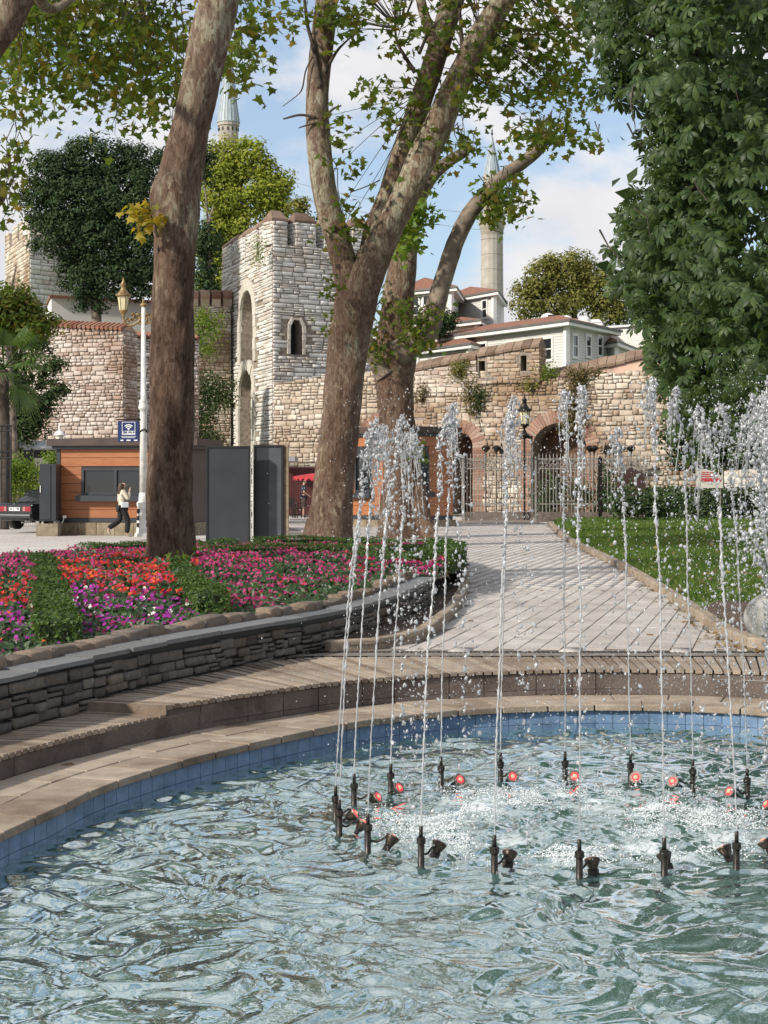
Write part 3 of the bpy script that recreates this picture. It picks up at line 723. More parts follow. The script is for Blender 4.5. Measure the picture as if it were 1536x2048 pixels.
# niche backs
O2 = OL-nL*.66; 
for hl, cz in ((hL[0], (.16, .24)), (hL[1], (.5, .7))):
    us = [p[0] for p in hl]; vs = [p[1] for p in hl]; fr2 = lambda s, a=min(us): (O2+uL*(a+s), uL, nL)
    st2 = courses(fr2, max(us)-min(us), lambda u: max(vs), cz, (.35, .8), (.02, .05), .03, lambda a, b, c, d, hl=hl, m0=min(us): not in_poly((m0+(a+b)/2, (c+d)/2), hl), v0=min(vs))
    stL += [(m_, a*.3) for m_, a in st2]
TWS = stR+stL
ring_stones(C0, uR, nR, hR[0], .17, .10, M['pale_ashlar'], tw, 'arch_stone', every=.36)
for hl in hL: ring_stones(OL, uL, nL, hl, .62, .10, M['pale_ashlar'], tw, 'arch_stone', every=.6)
def merlon(O, u, nd, u0, u1, z0, z1, cap, thick=1.0, mat='tower_stone', par=tw):
    O = np.array(O)
    obj('merlon', MB().ubox(O, u, nd, u0+.03, u1-.03, z0, z1, -thick, -.02), M['mortar'], par)
    fr = lambda s: (O+u*(u0+s), u, nd); TWS.extend(courses(fr, u1-u0, lambda x: z1, (.17, .25), (.25, .6), (.03, .08), .025, v0=z0))
    # exposed end, and a brick gable cap
    fr2 = lambda s: (O+u*u1-nd*s, -nd, u)
    TWS.extend(courses(fr2, thick, lambda x: z1, (.17, .25), (.25, .5), (.03, .06), .025, v0=z0))
    fr3 = lambda s: (O+u*u0+nd*(s-thick), nd, -u); TWS.extend(courses(fr3, thick, lambda x: z1, (.17, .25), (.25, .5), (.03, .06), .025, v0=z0))
    q = lambda a, b, c: tuple(O+u*a+np.array([0, 0, b])+nd*c)
    e = .05; a0, a1 = u0-e, u1+e; mid = -thick/2; ins = min(.35, (u1-u0)*.25)
    obj('merlon_cap', MB().add([q(a0, z1, e), q(a1, z1, e), q(a1, z1, -thick-e), q(a0, z1, -thick-e), q(a0, z1+.12, e), q(a1, z1+.12, e), q(a1, z1+.12, -thick-e), q(a0, z1+.12, -thick-e), q(a0+ins, z1+cap, mid), q(a1-ins, z1+cap, mid)],
        [(3, 2, 1, 0), (0, 1, 5, 4), (1, 2, 6, 5), (2, 3, 7, 6), (3, 0, 4, 7), (4, 5, 9, 8), (5, 6, 9), (6, 7, 8, 9), (7, 4, 8)]), M['brown_coping'], par)
for a, b in ((.0, .85), (1.32, 2.55), (3.05, 4.25), (4.75, WR)): merlon(C0, uR, nR, a, b, ZT, 15.15, .6)
for k, (a, b) in enumerate(((.1, 2.4), (3.0, 5.3), (5.9, 8.3), (8.9, WLf-.95))): merlon(OL, uL, nL, a, b, ZT, 15.15, .6)

lay(tw, TWS, M['tower_stone'], 300)
# ================= long arched wall =================
A0 = np.array([(548-768)/F*87.3, 87.3, 0]); A1 = np.array([(1560-768)/F*78, 78, 0])
ua = A1-A0; WA = np.linalg.norm(ua); frA, ua, na = flat_frame(A0, ua)
def u_at(px, O=A0, u=ua):   # distance along a wall where a pixel column meets it
    k = (px-768)/F; return (O[1]*k-O[0])/(u[0]-u[1]*k)
def z_at(px, py, O=A0, u=ua): d = O[1]+u[1]*u_at(px, O, u); return CAMH+(HZ-py)/F*d
tops = [(548, 768), (640, 752), (735, 745), (850, 752), (950, 742), (1000, 748), (1100, 757), (1150, 754), (1200, 750), (1300, 738), (1560, 730)]
TU = [u_at(a) for a, b in tops]; TZ = [z_at(a, b) for a, b in tops]
HA = lambda u: float(np.interp(u, TU, TZ))+.06*math.sin(u*5.1)+.05*math.sin(u*11.7)
lw = thing('arched_rampart', 'long honey coloured rubble wall with brick arches behind the iron fence', 'wall', tuple(A0))
def arc_px(l, r, top, spring, bot): return arch(u_at((l+r)/2), u_at(r)-u_at(l), bot, z_at((l+r)/2, spring), z_at((l+r)/2, top), pointed=False)
hA = [arc_px(1065, 1173, 846, 896, .02), arc_px(903, 946, 866, 892, .02), arc_px(735, 800, 850, 890, .02)]
outl = [(0, 0), (WA, 0)]+[(u, HA(u)-.05) for u in np.linspace(WA, 0, 40)]
obj('wall_core', wall_mesh(A0, ua, na, outl, hA, 1.6, reveal=1.5), M['mortar'], lw)
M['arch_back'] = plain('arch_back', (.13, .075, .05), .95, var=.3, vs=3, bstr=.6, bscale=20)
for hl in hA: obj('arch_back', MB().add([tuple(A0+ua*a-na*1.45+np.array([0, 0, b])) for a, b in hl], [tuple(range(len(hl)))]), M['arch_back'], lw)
lay(lw, courses(frA, WA, HA, (.15, .30), (.17, .5), (.04, .09), .03, skipper(hA, .45), wob=.6), M['wall_stone'], 300)
for hl in hA: ring_stones(A0, ua, na, hl, .62, .07, M['brick'], lw, 'arch_brick', every=.13)

# upper parapet with loopholes and stone coping on top of the long wall
def parapet(name, label, pxa, da, pxb, db, topa, topb, base, mat, coping_mat, holes_px=(), stones=True, cop=.5, gable=False):
    a = np.array([(pxa-768)/F*da, da, 0]); b = np.array([(pxb-768)/F*db, db, 0]); fr, u, nd = flat_frame(a, b-a); W = np.linalg.norm(b-a)
    za, zb = CAMH+(HZ-topa)/F*da, CAMH+(HZ-topb)/F*db; H = lambda s: za+(zb-za)*s/W
    t = thing(name, label, 'wall', (a[0], a[1], base))
    hs = []
    for (l, r, tp, bt) in holes_px:
        ul, ur = u_at(l, a, u), u_at(r, a, u); d = a[1]+u[1]*ul
        hs.append([(ul, CAMH+(HZ-bt)/F*d), (ur, CAMH+(HZ-bt)/F*d), (ur, CAMH+(HZ-tp)/F*d), (ul, CAMH+(HZ-tp)/F*d)])
    obj('wall_core', wall_mesh(a, u, nd, [(0, base), (W, base), (W, H(W)-cop), (0, H(0)-cop)], hs, .9), M['mortar'] if stones else mat, t)
    if stones: lay(t, courses(fr, W, lambda s: H(s)-cop, (.15, .26), (.2, .5), (.04, .08), .03, skipper(hs, .06), v0=base, wob=.5), mat, 220)
    if stones and gable: lay(t, courses(lambda s: (b-nd*s, -nd, u), .9, lambda s: H(W)-cop, (.15, .26), (.2, .45), (.04, .07), .03, v0=base), mat, 40)
    m = int(W/.45); q = lambda s, z, n_: tuple(a+u*s+np.array([0, 0, z])+nd*n_)
    for i in range(m):
        s0, s1 = i*W/m+.012, (i+1)*W/m-.012; dz = random.uniform(-.03, .03)
        v = []
        for s in (s0, s1): v += [q(s, H(s)-cop+dz, .13), q(s, H(s)-cop*.75+dz, .15), q(s, H(s)+dz, -.40), q(s, H(s)-cop*.75+dz, -1.0), q(s, H(s)-cop+dz, -1.0)]
        obj('coping_stone', MB().add(v, [(0, 1, 2, 3, 4), (9, 8, 7, 6, 5)]+[(i_, 5+i_, 5+(i_+1) % 5, (i_+1) % 5) for i_ in range(5)]), coping_mat, t)
    return t, a, u, nd, W, H
M['pink_plaster'] = plain('pink_plaster', (.52, .36, .28), .9, var=.2, vs=1.2, bstr=.3)
parapet('loophole_parapet', 'rubble parapet with two square loopholes and brown sloping coping', 955, 83.2, 1080, 82, 695, 672, 6.4, M['wall_stone'], M['brown_coping'], [(945+12, 960+10, 722, 757), (1041, 1053, 711, 742)], gable=True)
parapet('brick_patch_parapet', 'low parapet with patched brickwork under brown coping', 830, 84.5, 953, 83.3, 722, 698, 6.3, M['pink_stone'], M['brown_coping'])
parapet('pink_parapet', 'pink plastered parapet rising under brown coping toward the chestnut', 1083, 83.0, 1560, 80, 741, 634, 6.2, M['pink_plaster'], M['brown_coping'], stones=False, cop=.55)

# ================= walls beside and behind the lamp post =================
def plain_wall(name, label, pxa, da, pxb, db, topa, topb, mat, base=0.0, ch=(.13, .25), cl_=(.17, .46), maxp=300, thick=1.2, tile=False, ret=False, stones_from=0.0):
    a = np.array([(pxa-768)/F*da, da, 0]); b = np.array([(pxb-768)/F*db, db, 0]); fr, u, nd = flat_frame(a, b-a); W = np.linalg.norm(b-a)
    za, zb = CAMH+(HZ-topa)/F*da, CAMH+(HZ-topb)/F*db; H = lambda s: za+(zb-za)*s/W
    t = thing(name, label, 'wall', (a[0], a[1], base))
    obj('wall_core', MB().hexa([tuple(x) for x in (a+[0, 0, base], b+[0, 0, base], b-nd*thick+[0, 0, base], a-nd*thick+[0, 0, base], a+[0, 0, za], b+[0, 0, zb], b-nd*thick+[0, 0, zb], a-nd*thick+[0, 0, za])]), M['mortar'], t)
    lay(t, courses(fr, W, H, ch, cl_, (.04, .09), .03, v0=base+stones_from, wob=.5), mat, maxp)
    if ret: lay(t, courses(lambda s: (b-nd*s, -nd, u), thick, lambda s: zb, ch, cl_, (.04, .07), .03, v0=base), mat, 0)
    if tile:
        m = int(W/.24)
        obj('tile_bed', MB().add([tuple(a+nd*.12+[0, 0, za+.02]), tuple(b+nd*.12+[0, 0, zb+.02]), tuple(b-nd*thick*.5+[0, 0, zb+.28]), tuple(a-nd*thick*.5+[0, 0, za+.28]), tuple(b-nd*thick+[0, 0, zb]), tuple(a-nd*thick+[0, 0, za])], [(0, 1, 2, 3), (3, 2, 4, 5), (0, 3, 5), (1, 4, 2)]), M['brick'], t)
        for i in range(m):
            s = (i+.5)*W/m; p = a+u*s+[0, 0, H(s)]
            obj('roof_tile', MB().tube([p+nd*.2+[0, 0, .06], p-nd*thick*.5+[0, 0, .33]], [.10, .085], 6), M['roof_tile'], t)
    return t, a, b, u, nd, W, H
M['roof_tile'] = pieces('roof_tile', [(.30, .13, .08), (.38, .18, .11), (.26, .11, .07), (.34, .19, .13)], .85, ns=12, bs=40)
plain_wall('tiled_garden_wall', 'tall pinkish stone wall with red tile coping behind the orange kiosk', -60, 82, 248, 79, 646, 661, M['pink_stone'], tile=True, ret=True)
plain_wall('recessed_garden_wall', 'recessed dark rubble wall with red tile coping beyond the lamp post', 236, 84, 398, 86, 674, 680, M['pink_stone'], tile=True, maxp=150)
t_, a_, b_, u_, n_, W_, H_ = plain_wall('battlement_wall', 'old wall with rounded brick battlements adjoining the tower', 372, 95, 462, 96, 612, 612, M['wall_stone'], maxp=200)
for k in range(4):
    s = .2+k*.66
    obj('merlon', MB().ubox(a_+[0, 0, H_(s)], u_, n_, s, s+.5, 0, .55, -.7, 0), M['wall_stone'], t_)
    obj('merlon_cap', MB().tube([a_+u_*(s-.02)-n_*.35+[0, 0, H_(s)+.55], a_+u_*(s+.52)-n_*.35+[0, 0, H_(s)+.55]], .40, 10), M['brick'], t_)

# ================= raised terrain behind the walls =================
hx = np.linspace(-120, 120, 60); hy = np.r_[np.linspace(86, 110, 14), np.linspace(116, 420, 20)]
HX, HY = np.meshgrid(hx, hy)
hz = np.clip((HY-86-.12*np.abs(HX+2))/8, 0, 1)*5.6+np.clip((HY-112)/60, 0, 1)*4-np.clip((HY-200)/200, 0, 1)*6+.3*vnoise(HX, HY, 31, .1)
hz = np.where((HY < 101) & (HX < -1) & (HX > -13), np.minimum(hz, .2), hz)
ii = np.arange(HX.size).reshape(HX.shape); hq = np.stack([ii[:-1, :-1], ii[:-1, 1:], ii[1:, 1:], ii[1:, :-1]], -1).reshape(-1, 4)
tag(obj('terrain', mesh_np('terrain', np.stack([HX.ravel(), HY.ravel(), hz.ravel()-.12], 1), hq, True), M['lawn']), 'grassy hill rising behind the old walls', kind='structure')

# ================= far tower =================
def far_tower():
    D = 122.0; c = np.array([(59-768)/F*D, D, 0]); l = np.array([(11-768)/F*131, 131, 0]); r = np.array([(175-768)/F*126, 126, 0])
    t = thing('distant_tower', 'distant pale stone tower with broken battlements behind the evergreen', 'tower', tuple(c))
    zt = CAMH+(HZ-468)/F*D; b0 = 4.0
    frl, ul, nl = flat_frame(l, c-l); frr, ur, nr = flat_frame(c, r-c); Wl, Wr = np.linalg.norm(c-l), np.linalg.norm(r-c)
    h1 = [arch(Wl*.52, 3.0, 12.3, 14.2, 15.4)]; h2 = [arch(1.25, 1.0, 11.4, 12.6, 13.1, pointed=False)]
    obj('side_wall', wall_mesh(l, ul, nl, [(0, b0), (Wl, b0), (Wl, zt), (0, zt)], h1, .03, reveal=.7), M['mortar'], t)
    obj('front_wall', wall_mesh(c, ur, nr, [(0, b0), (Wr, b0), (Wr, zt), (0, zt)], h2, .03, reveal=.7), M['mortar'], t)
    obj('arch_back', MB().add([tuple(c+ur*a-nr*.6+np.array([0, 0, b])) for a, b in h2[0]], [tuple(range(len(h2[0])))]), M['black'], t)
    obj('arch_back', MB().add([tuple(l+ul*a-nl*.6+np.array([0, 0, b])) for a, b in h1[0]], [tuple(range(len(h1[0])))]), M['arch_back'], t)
    ring_stones(c, ur, nr, h2[0], .8, .08, M['pale_ashlar'], t, 'arch_stone', every=.5)
    ring_stones(l, ul, nl, h1[0], .7, .1, M['pale_ashlar'], t, 'arch_stone', every=.7)
    lay(t, courses(frr, Wr, lambda u: zt, (.28, .42), (.5, 1.1), (.04, .07), .04, skipper(h2, .5), v0=b0), M['tower_stone'], 0)
    lay(t, courses(frl, Wl, lambda u: zt, (.26, .42), (.5, 1.3), (.04, .07), .04, skipper(h1, .5), v0=b0), M['wall_stone'], 0)
    q = [tuple(x+np.array([0, 0, z])) for z in (b0, zt-1.2) for x in (c-nr*1.2-nl*1.2, r-nr*1.2, r+(l-c)*.9, l-nl*1.2)]
    obj('tower_core', MB().hexa(q), M['mortar'], t)
    for (fr, u, nd, O, spans, mt) in ((frl, ul, nl, l, ((0, 1.7), (3.0, 5.0), (6.0, 7.4), (8.4, Wl)), 'wall_stone'), (frr, ur, nr, c, ((0, 2.2), (2.8, Wr)), 'tower_stone')):
        for a, b in spans:
            obj('merlon', MB().ubox(O, u, nd, a, b, zt, zt+1.35+random.uniform(-.3, .2), -.8, -.02), M[mt], t)
            lay(t, courses(lambda s, a=a: (O+u*(a+s), u, nd), b-a, lambda s: zt+1.3, (.28, .4), (.4, .9), (.04, .07), .04, v0=zt), M[mt], 0)
far_tower()
# ================= houses, minarets =================
def siding_mat(name, col, pitch=.16):
    m, nt, b, o = new_mat(name); p = pos(nt); sx = NN(nt, 'ShaderNodeSeparateXYZ'); LK(nt, p, sx.inputs[0])
    saw = MATH(nt, 'FRACT', MATH(nt, 'DIVIDE', sx.outputs[2], pitch))
    n1 = noise(nt, p, .7, 5)
    c = mixc(nt, ramp(nt, n1, [(.3, (0, 0, 0)), (.7, (1, 1, 1))]).outputs[0], tuple(x*.86 for x in col), col)
    LK(nt, c, b.inputs['Base Color']); b.inputs['Roughness'].default_value = .7
    bump(nt, b, ramp(nt, saw, [(0, (0, 0, 0)), (.08, (1, 1, 1)), (1, (.55, .55, .55))]).outputs[0], 1.0, .05); return m
def tiles_mat():
    m, nt, b, o = new_mat('roof_tiles'); p = pos(nt)
    wv = NN(nt, 'ShaderNodeTexWave', wave_type='BANDS', bands_direction='DIAGONAL', inp={'Scale': 4.2, 'Distortion': .6, 'Detail': 2}); LK(nt, p, wv.inputs['Vector'])
    c = ramp(nt, noise(nt, p, 5, 5, .7), [(.25, (.16, .065, .04)), (.5, (.30, .13, .08)), (.75, (.40, .22, .15))]).outputs[0]
    LK(nt, c, b.inputs['Base Color']); b.inputs['Roughness'].default_value = .85; bump(nt, b, wv.outputs['Fac'], .9, .06); return m
M['siding'] = siding_mat('grey_siding', (.62, .61, .575)); M['tiles'] = tiles_mat()
M['white_paint'] = plain('white_paint', (.74, .73, .70), .5, var=.06, vs=2)
M['white_plaster'] = plain('white_plaster', (.70, .68, .65), .8, var=.07, vs=.6)
M['gutter'] = plain('gutter', (.13, .12, .115), .6, var=.15)
def glass_mat(name, col=(.015, .018, .02)):
    m, nt, b, o = new_mat(name); b.inputs['Base Color'].default_value = (*col, 1); b.inputs['Roughness'].default_value = .04; b.inputs['Specular IOR Level'].default_value = .9; return m
M['glass'] = glass_mat('window_glass')
def window(par, O, u, nd, uc, z0, w, h, name='window', mid=True):
    O = np.array(O); t = .14; mb = MB()
    for a, b, c, d in ((uc-w/2-t, uc-w/2, z0-t, z0+h+t), (uc+w/2, uc+w/2+t, z0-t, z0+h+t), (uc-w/2, uc+w/2, z0+h, z0+h+t), (uc-w/2, uc+w/2, z0-t, z0)): mb.ubox(O, u, nd, a, b, c, d, -.02, .07)
    if mid: mb.ubox(O, u, nd, uc-w/2, uc+w/2, z0+h*.5-.03, z0+h*.5+.03, 0, .045)
    wo = obj(name, mb, M['white_paint'], par)
    obj('pane', MB().ubox(O, u, nd, uc-w/2, uc+w/2, z0, z0+h, .0, .02), M['glass'], wo); return wo
def hip_house(name, label, A, B, C, z0, ze, zr, over=.6, wins_l=(), wins_r=(), corner_boards=True):
    A, B, C = (np.array([*p, 0.]) for p in (A, B, C)); D = A+C-B
    t = thing(name, label, 'house', (*A[:2], z0))
    obj('wall', MB().hexa([tuple(p+[0, 0, z0]) for p in (A, B, C, D)]+[tuple(p+[0, 0, ze]) for p in (A, B, C, D)]), M['siding'], t)
    ul = (B-A)/np.linalg.norm(B-A); nl = np.cross(ul, [0, 0, 1.]); ur = (C-B)/np.linalg.norm(C-B); nr = np.cross(ur, [0, 0, 1.])
    q = [A-ul*over+nl*over, B+ul*over+nl*over, C+ul*over+ur*over, D-ul*over+ur*over]
    q = [A+(-ul-ur)*over, B+(ul-ur)*over, C+(ul+ur)*over, D+(-ul+ur)*over]
    obj('eaves', MB().hexa([tuple(p+[0, 0, ze]) for p in q]+[tuple(p+[0, 0, ze+.18]) for p in q]), M['white_paint'], t)
    q2 = [p+(p-(A+C)/2)/np.linalg.norm(p-(A+C)/2)*.12 for p in q]
    obj('gutter', MB().hexa([tuple(p+[0, 0, ze+.182]) for p in q2]+[tuple(p+[0, 0, ze+.32]) for p in q2]), M['gutter'], t)
    Wl, Wr = np.linalg.norm(B-A), np.linalg.norm(C-B)
    if Wl > Wr: r0, r1 = (q[0]+q[3])/2+ul*Wr*.5, (q[1]+q[2])/2-ul*Wr*.5
    else: r0, r1 = (q[0]+q[1])/2+ur*Wl*.5, (q[2]+q[3])/2-ur*Wl*.5
    e = [tuple(p+[0, 0, ze+.322]) for p in q]; rr_ = [tuple(p+[0, 0, zr]) for p in (r0, r1)]
    fs = [(0, 1, 5, 4), (1, 2, 5), (2, 3, 4, 5), (3, 0, 4)] if Wl > Wr else [(0, 1, 4), (1, 2, 5, 4), (2, 3, 5), (3, 0, 4, 5)]
    rf = obj('roof', MB().add(e+rr_, fs), M['tiles'], t)
    for p in (A, B, C):
        obj('corner_board', MB().box((*(p[:2]), (z0+ze)/2), (.26, .26, ze-z0), math.atan2(ul[1], ul[0])), M['white_paint'], t)
    for uc, z, w, h in wins_l: window(t, A, ul, nl, uc, z, w, h)
    for uc, z, w, h in wins_r: window(t, B, ur, nr, uc, z, w, h)
    return t, A, ul, nl, B, ur, nr
zc = lambda y, d: CAMH+(HZ-y)/F*d
def xy(px, d): return ((px-768)/F*d, d)
hA_, B_, C_ = xy(858, 107), xy(1133, 95), xy(1222, 101)
Wl_ = math.dist(hA_, B_)
hip_house('timber_house', 'grey clapboard house with low hipped roof above the loophole parapet', hA_, B_, C_, 5.4, zc(653, 95), zc(632, 101),
          wins_l=[(Wl_-1.75, zc(716, 95.5), .85, 1.15), (Wl_-8.2, zc(720, 100), .8, 1.1)], wins_r=[(1.2, zc(712, 95.8), .62, 1.15), (3.2, zc(711, 97.5), .62, 1.1), (5.0, zc(710, 99.4), .62, 1.05)])
hip_house('timber_house', 'small grey clapboard wing with red roof beside the pollarded plane limb', xy(838, 106), xy(938, 101), xy(1015, 108), 5.4, zc(698, 101), zc(667, 106), over=.5)
hip_house('timber_house', 'low grey clapboard annex with dark eaves beyond the row of three windows', xy(1180, 103), xy(1232, 99.5), xy(1310, 112), 5.4, zc(694, 99.5), zc(678, 105), over=.5)
Au, Bu, Cu = xy(880, 120), xy(988, 114), xy(1003, 121)
hip_house('timber_house', 'tall grey clapboard house with red tiled roof in front of the slim minaret', Au, Bu, Cu, 8, zc(592, 114), zc(570, 119), over=.55,
          wins_l=[(math.dist(Au, Bu)-1.1, zc(633, 114.5), .5, 1.1)], wins_r=[(2.2, zc(630, 116), .5, 1.1)])
hip_house('timber_house', 'grey clapboard house with paired white windows partly behind the plane trees', xy(790, 113), xy(902, 110), xy(925, 121), 7, zc(584, 110), zc(564, 116), over=.5,
          wins_l=[(1.75, zc(630, 112), .55, 1.15), (2.75, zc(630, 112), .55, 1.15), (.6, zc(630, 112), .55, 1.15)])
hip_house('timber_house', 'little pale outbuilding with dark sloping roof under the tall grey house', xy(868, 110.5), xy(955, 107), xy(985, 113), 6.5, zc(650, 107), zc(632, 110), over=.45)
# flat-roofed pale building and its lead domes
fb = thing('flat_roofed_building', 'long pale clapboard block with flat roof behind the white domes', 'building', (*xy(1210, 116), 6))
obj('wall', MB().hexa([(*p, 5.5) for p in (xy(1200, 114), xy(1420, 108), xy(1440, 120), xy(1220, 126))]+[(*p, z) for p, z in zip((xy(1200, 114), xy(1420, 108), xy(1440, 120), xy(1220, 126)), [zc(658, 114)]*4)]), M['siding'], fb)
obj('parapet', MB().hexa([(*p, zc(658, 114)+.002) for p in (xy(1198, 113.8), xy(1421, 107.7), xy(1442, 120.2), xy(1219, 126.2))]+[(*p, zc(658, 114)+.12) for p in (xy(1198, 113.8), xy(1421, 107.7), xy(1442, 120.2), xy(1219, 126.2))]), M['white_paint'], fb)
obj('downpipe', MB().tube([(*xy(1291, 111.0), 6), (*xy(1291, 111.0), zc(660, 111))], .1, 8), M['white_paint'], fb)
dh = thing('domed_bath_house', 'low pale gabled roof block carrying four white domes', 'building', (*xy(1130, 112), 6))
q4 = (xy(1085, 110), xy(1205, 108), xy(1225, 119), xy(1100, 121))
obj('wall', MB().hexa([(*p, 5.5) for p in q4]+[(*p, zc(648, 109)) for p in q4]), M['siding'], dh)
m0, m1 = xy(1090, 115), xy(1198, 113)
obj('roof', MB().add([(*p, zc(648, 109)+.02) for p in q4]+[(*m0, zc(641, 114)), (*m1, zc(641, 114))], [(0, 1, 5, 4), (2, 3, 4, 5), (1, 2, 5), (3, 0, 4)]), M['white_paint'], dh)
for px, py, rpx, lb in ((1096, 642, 17, 'largest white roof dome with a dark gap in its shell'), (1133, 643, 13, 'smooth round white roof dome in the middle of the row'), (1150, 646, 9, 'smallest half open white roof dome low on the ridge'), (1169, 643, 12, 'white roof dome at the gabled end of the row')):
    d = 107; r = rpx/F*d; p = S(px, py, d)
    t = thing('roof_dome', lb, 'dome', tuple(p-Vector((0, 0, .6))), group='domes on the bath house roof')
    obj('shell', MB().lathe([(r, -.8), (r, 0)]+[(r*math.cos(a), r*math.sin(a)*.95) for a in np.linspace(.15, 1.5, 8)], tuple(p), 18), M['white_plaster'], t, True)
    if rpx in (17, 9): obj('opening', MB().box(tuple(p+Vector((r*.25, -r*.62, r*.5))), (r*.75, r*.45, r*.28), .3), M['black'], t)
    obj('collar', MB().lathe([(r*1.08, -.82), (r*1.08, -.05), (r, .0)], tuple(p), 18), M['white_plaster'], t, True)

M['lead'] = pieces('lead', [(.36, .42, .46), (.42, .48, .52)], .5, ns=2, bs=8, bstr=.1)
M['minaret_stone'] = pieces('minaret_stone', [(.42, .38, .34), (.47, .43, .385)], .85, ns=1.2, bs=6, bstr=.3, stain=(.7, .66, .62), stain_scale=.25)
def minaret(label, px, d, w_low, y_bal, w_up, y_cone, y_tip, w_cone, y_base):
    x, y = xy(px, d); t = thing('minaret', label, 'minaret', (x, y, zc(y_base, d))); k = d/F
    c = (x, y, 0); zb, zbal, zcn, zt = zc(y_base, d), zc(y_bal, d), zc(y_cone, d), zc(y_tip, d)
    r1, r2, rc = w_low/2*k, w_up/2*k, w_cone/2*k
    obj('shaft', MB().lathe([(r1*1.08, zb), (r1, (zb+zbal)/2), (r1*.97, zbal)], c, 16), M['minaret_stone'], t)
    # masonry bands
    for z in np.arange(zb+1, zbal-.4, 1.5): obj('band', MB().lathe([(r1*1.012, z), (r1*1.012, z+.06)], c, 16), M['minaret_stone'], t)
    bal = obj('balcony', MB().lathe([(r1*.98, zbal), (r1*1.04, zbal+.35), (r1*1.02, zbal+.4), (r1*1.12, zbal+.75), (r1*1.1, zbal+.8), (r1*1.2, zbal+1.1), (r1*1.22, zbal+1.25), (r1*1.15, zbal+1.26), (r1*1.15, zbal+2.1), (r1*1.18, zbal+2.12), (r1*1.18, zbal+2.25), (r1*1.08, zbal+2.26), (r1*1.08, zbal+1.3)], c, 16), M['minaret_stone'], t)
    obj('upper_shaft', MB().lathe([(r2, zbal+1.2), (r2*.98, zcn-.5), (r2*1.1, zcn-.4), (r2*1.1, zcn)], c, 16), M['minaret_stone'], t)
    for a in range(12):
        an = a*math.pi/6; obj('window_slit', MB().box((x+math.cos(an)*r2*1.0, y+math.sin(an)*r2*1.0, zcn-.85), (.12, .16, .4), an), M['black'], t)
    sp = obj('spire', MB().lathe([(rc*1.06, zcn), (rc*1.06, zcn+.1), (rc, zcn+.12), (rc*.5, zcn+(zt-zcn)*.52), (.05, zt)], c, 20), M['lead'], t)
    mb = MB()
    for a in range(20):
        an = 2*math.pi*a/20
        pts = [(x+math.cos(an)*r_*1.01, y+math.sin(an)*r_*1.01, z_) for r_, z_ in ((rc, zcn+.12), (rc*.5, zcn+(zt-zcn)*.52), (.05, zt))]
        mb.tube(pts, .035, 4)
    obj('seam', mb, M['lead'], sp)
    obj('finial', MB().lathe([(.06, zt-.1), (.06, zt+.2), (.16, zt+.35), (.05, zt+.5), (.11, zt+.62), (.03, zt+.75), (.02, zt+1.3)], c, 10), M['gutter'], t)
minaret('minaret with pale lead spire rising behind the yellow green tree', 457, 210, 52, 330, 40, 246, 88, 44, 660)
minaret('slim minaret with stone balcony rising beside the grey houses', 984, 170, 45, 470, 33, 352, 274, 34, 680)
# lamp cables strung between the minarets
mb = MB()
for dz in (0, -1.4):
    a, b = S(560, 352, 200), S(985, 432, 172); a.z += dz; b.z += dz*.4
    pts = [a.lerp(b, t)+Vector((0, 0, -3.2*4*t*(1-t)*.25)) for t in np.linspace(0, 1, 14)]
    mb.tube(pts, .018, 4)
cb = thing('festoon_cable', 'thin dark cables strung between the two minarets', 'cable', tuple(S(560, 352, 200)))
for k in range(2):
    m2 = MB(); a, b = S(470, 330, 208), S(985, 430, 171.5); dz = -1.6*k
    m2.tube([a.lerp(b, t)+Vector((0, 0, dz-3.5*t*(1-t))) for t in np.linspace(0, 1, 16)], .022, 4); obj('cable', m2, M['gutter'], cb)

# white plastered building
wb = thing('white_building', 'white plastered house end behind the tiled garden wall', 'building', (*xy(103, 96), 5))
q4 = [xy(103, 96), xy(330, 99), xy(340, 108), xy(84, 112)]
obj('wall', MB().hexa([(*p, 4.5) for p in q4]+[(*p, z) for p, z in zip(q4, (zc(592, 96), zc(604, 99), zc(604, 99), zc(592, 96)))]), M['white_plaster'], wb)
rf = obj('roof', MB().add([(*xy(100, 95.7), zc(591, 96)), (*xy(332, 98.7), zc(603, 99)), (*xy(335, 104), zc(590, 99)), (*xy(92, 104), zc(575, 96))], [(0, 1, 2, 3)]), M['tiles'], wb)
m_ = rf.modifiers.new('s', 'SOLIDIFY'); m_.thickness = .15

# ================= kiosks =================
def plank_mat():
    m, nt, b, o = new_mat('orange_plank'); r = rnd(nt); p = pos(nt, (.5, .5, 14)); g = noise(nt, p, 3.0, 6, .65, .5)
    c = ramp(nt, g, [(.25, (.22, .075, .028)), (.5, (.36, .135, .052)), (.75, (.46, .195, .085))]).outputs[0]
    c = mixc(nt, .5, c, ramp(nt, r, [(0, (.7, .7, .7)), (1, (1.1, 1.05, 1.0))]).outputs[0], 'MULTIPLY')
    LK(nt, c, b.inputs['Base Color']); b.inputs['Roughness'].default_value = .45; bump(nt, b, g, .12, .005); return m
M['plank'] = plank_mat()
M['anthracite'] = plain('anthracite', (.032, .036, .044), .42, var=.10, vs=1.5)
M['brown_fascia'] = plain('brown_fascia', (.065, .038, .03), .6, var=.15)
M['plinth'] = pieces('plinth', [(.34, .28, .19), (.28, .22, .15), (.40, .34, .25)], .9, ns=5, bs=20, bstr=.8, nvar=.6, stain=(.5, .4, .3), stain_scale=1.5)
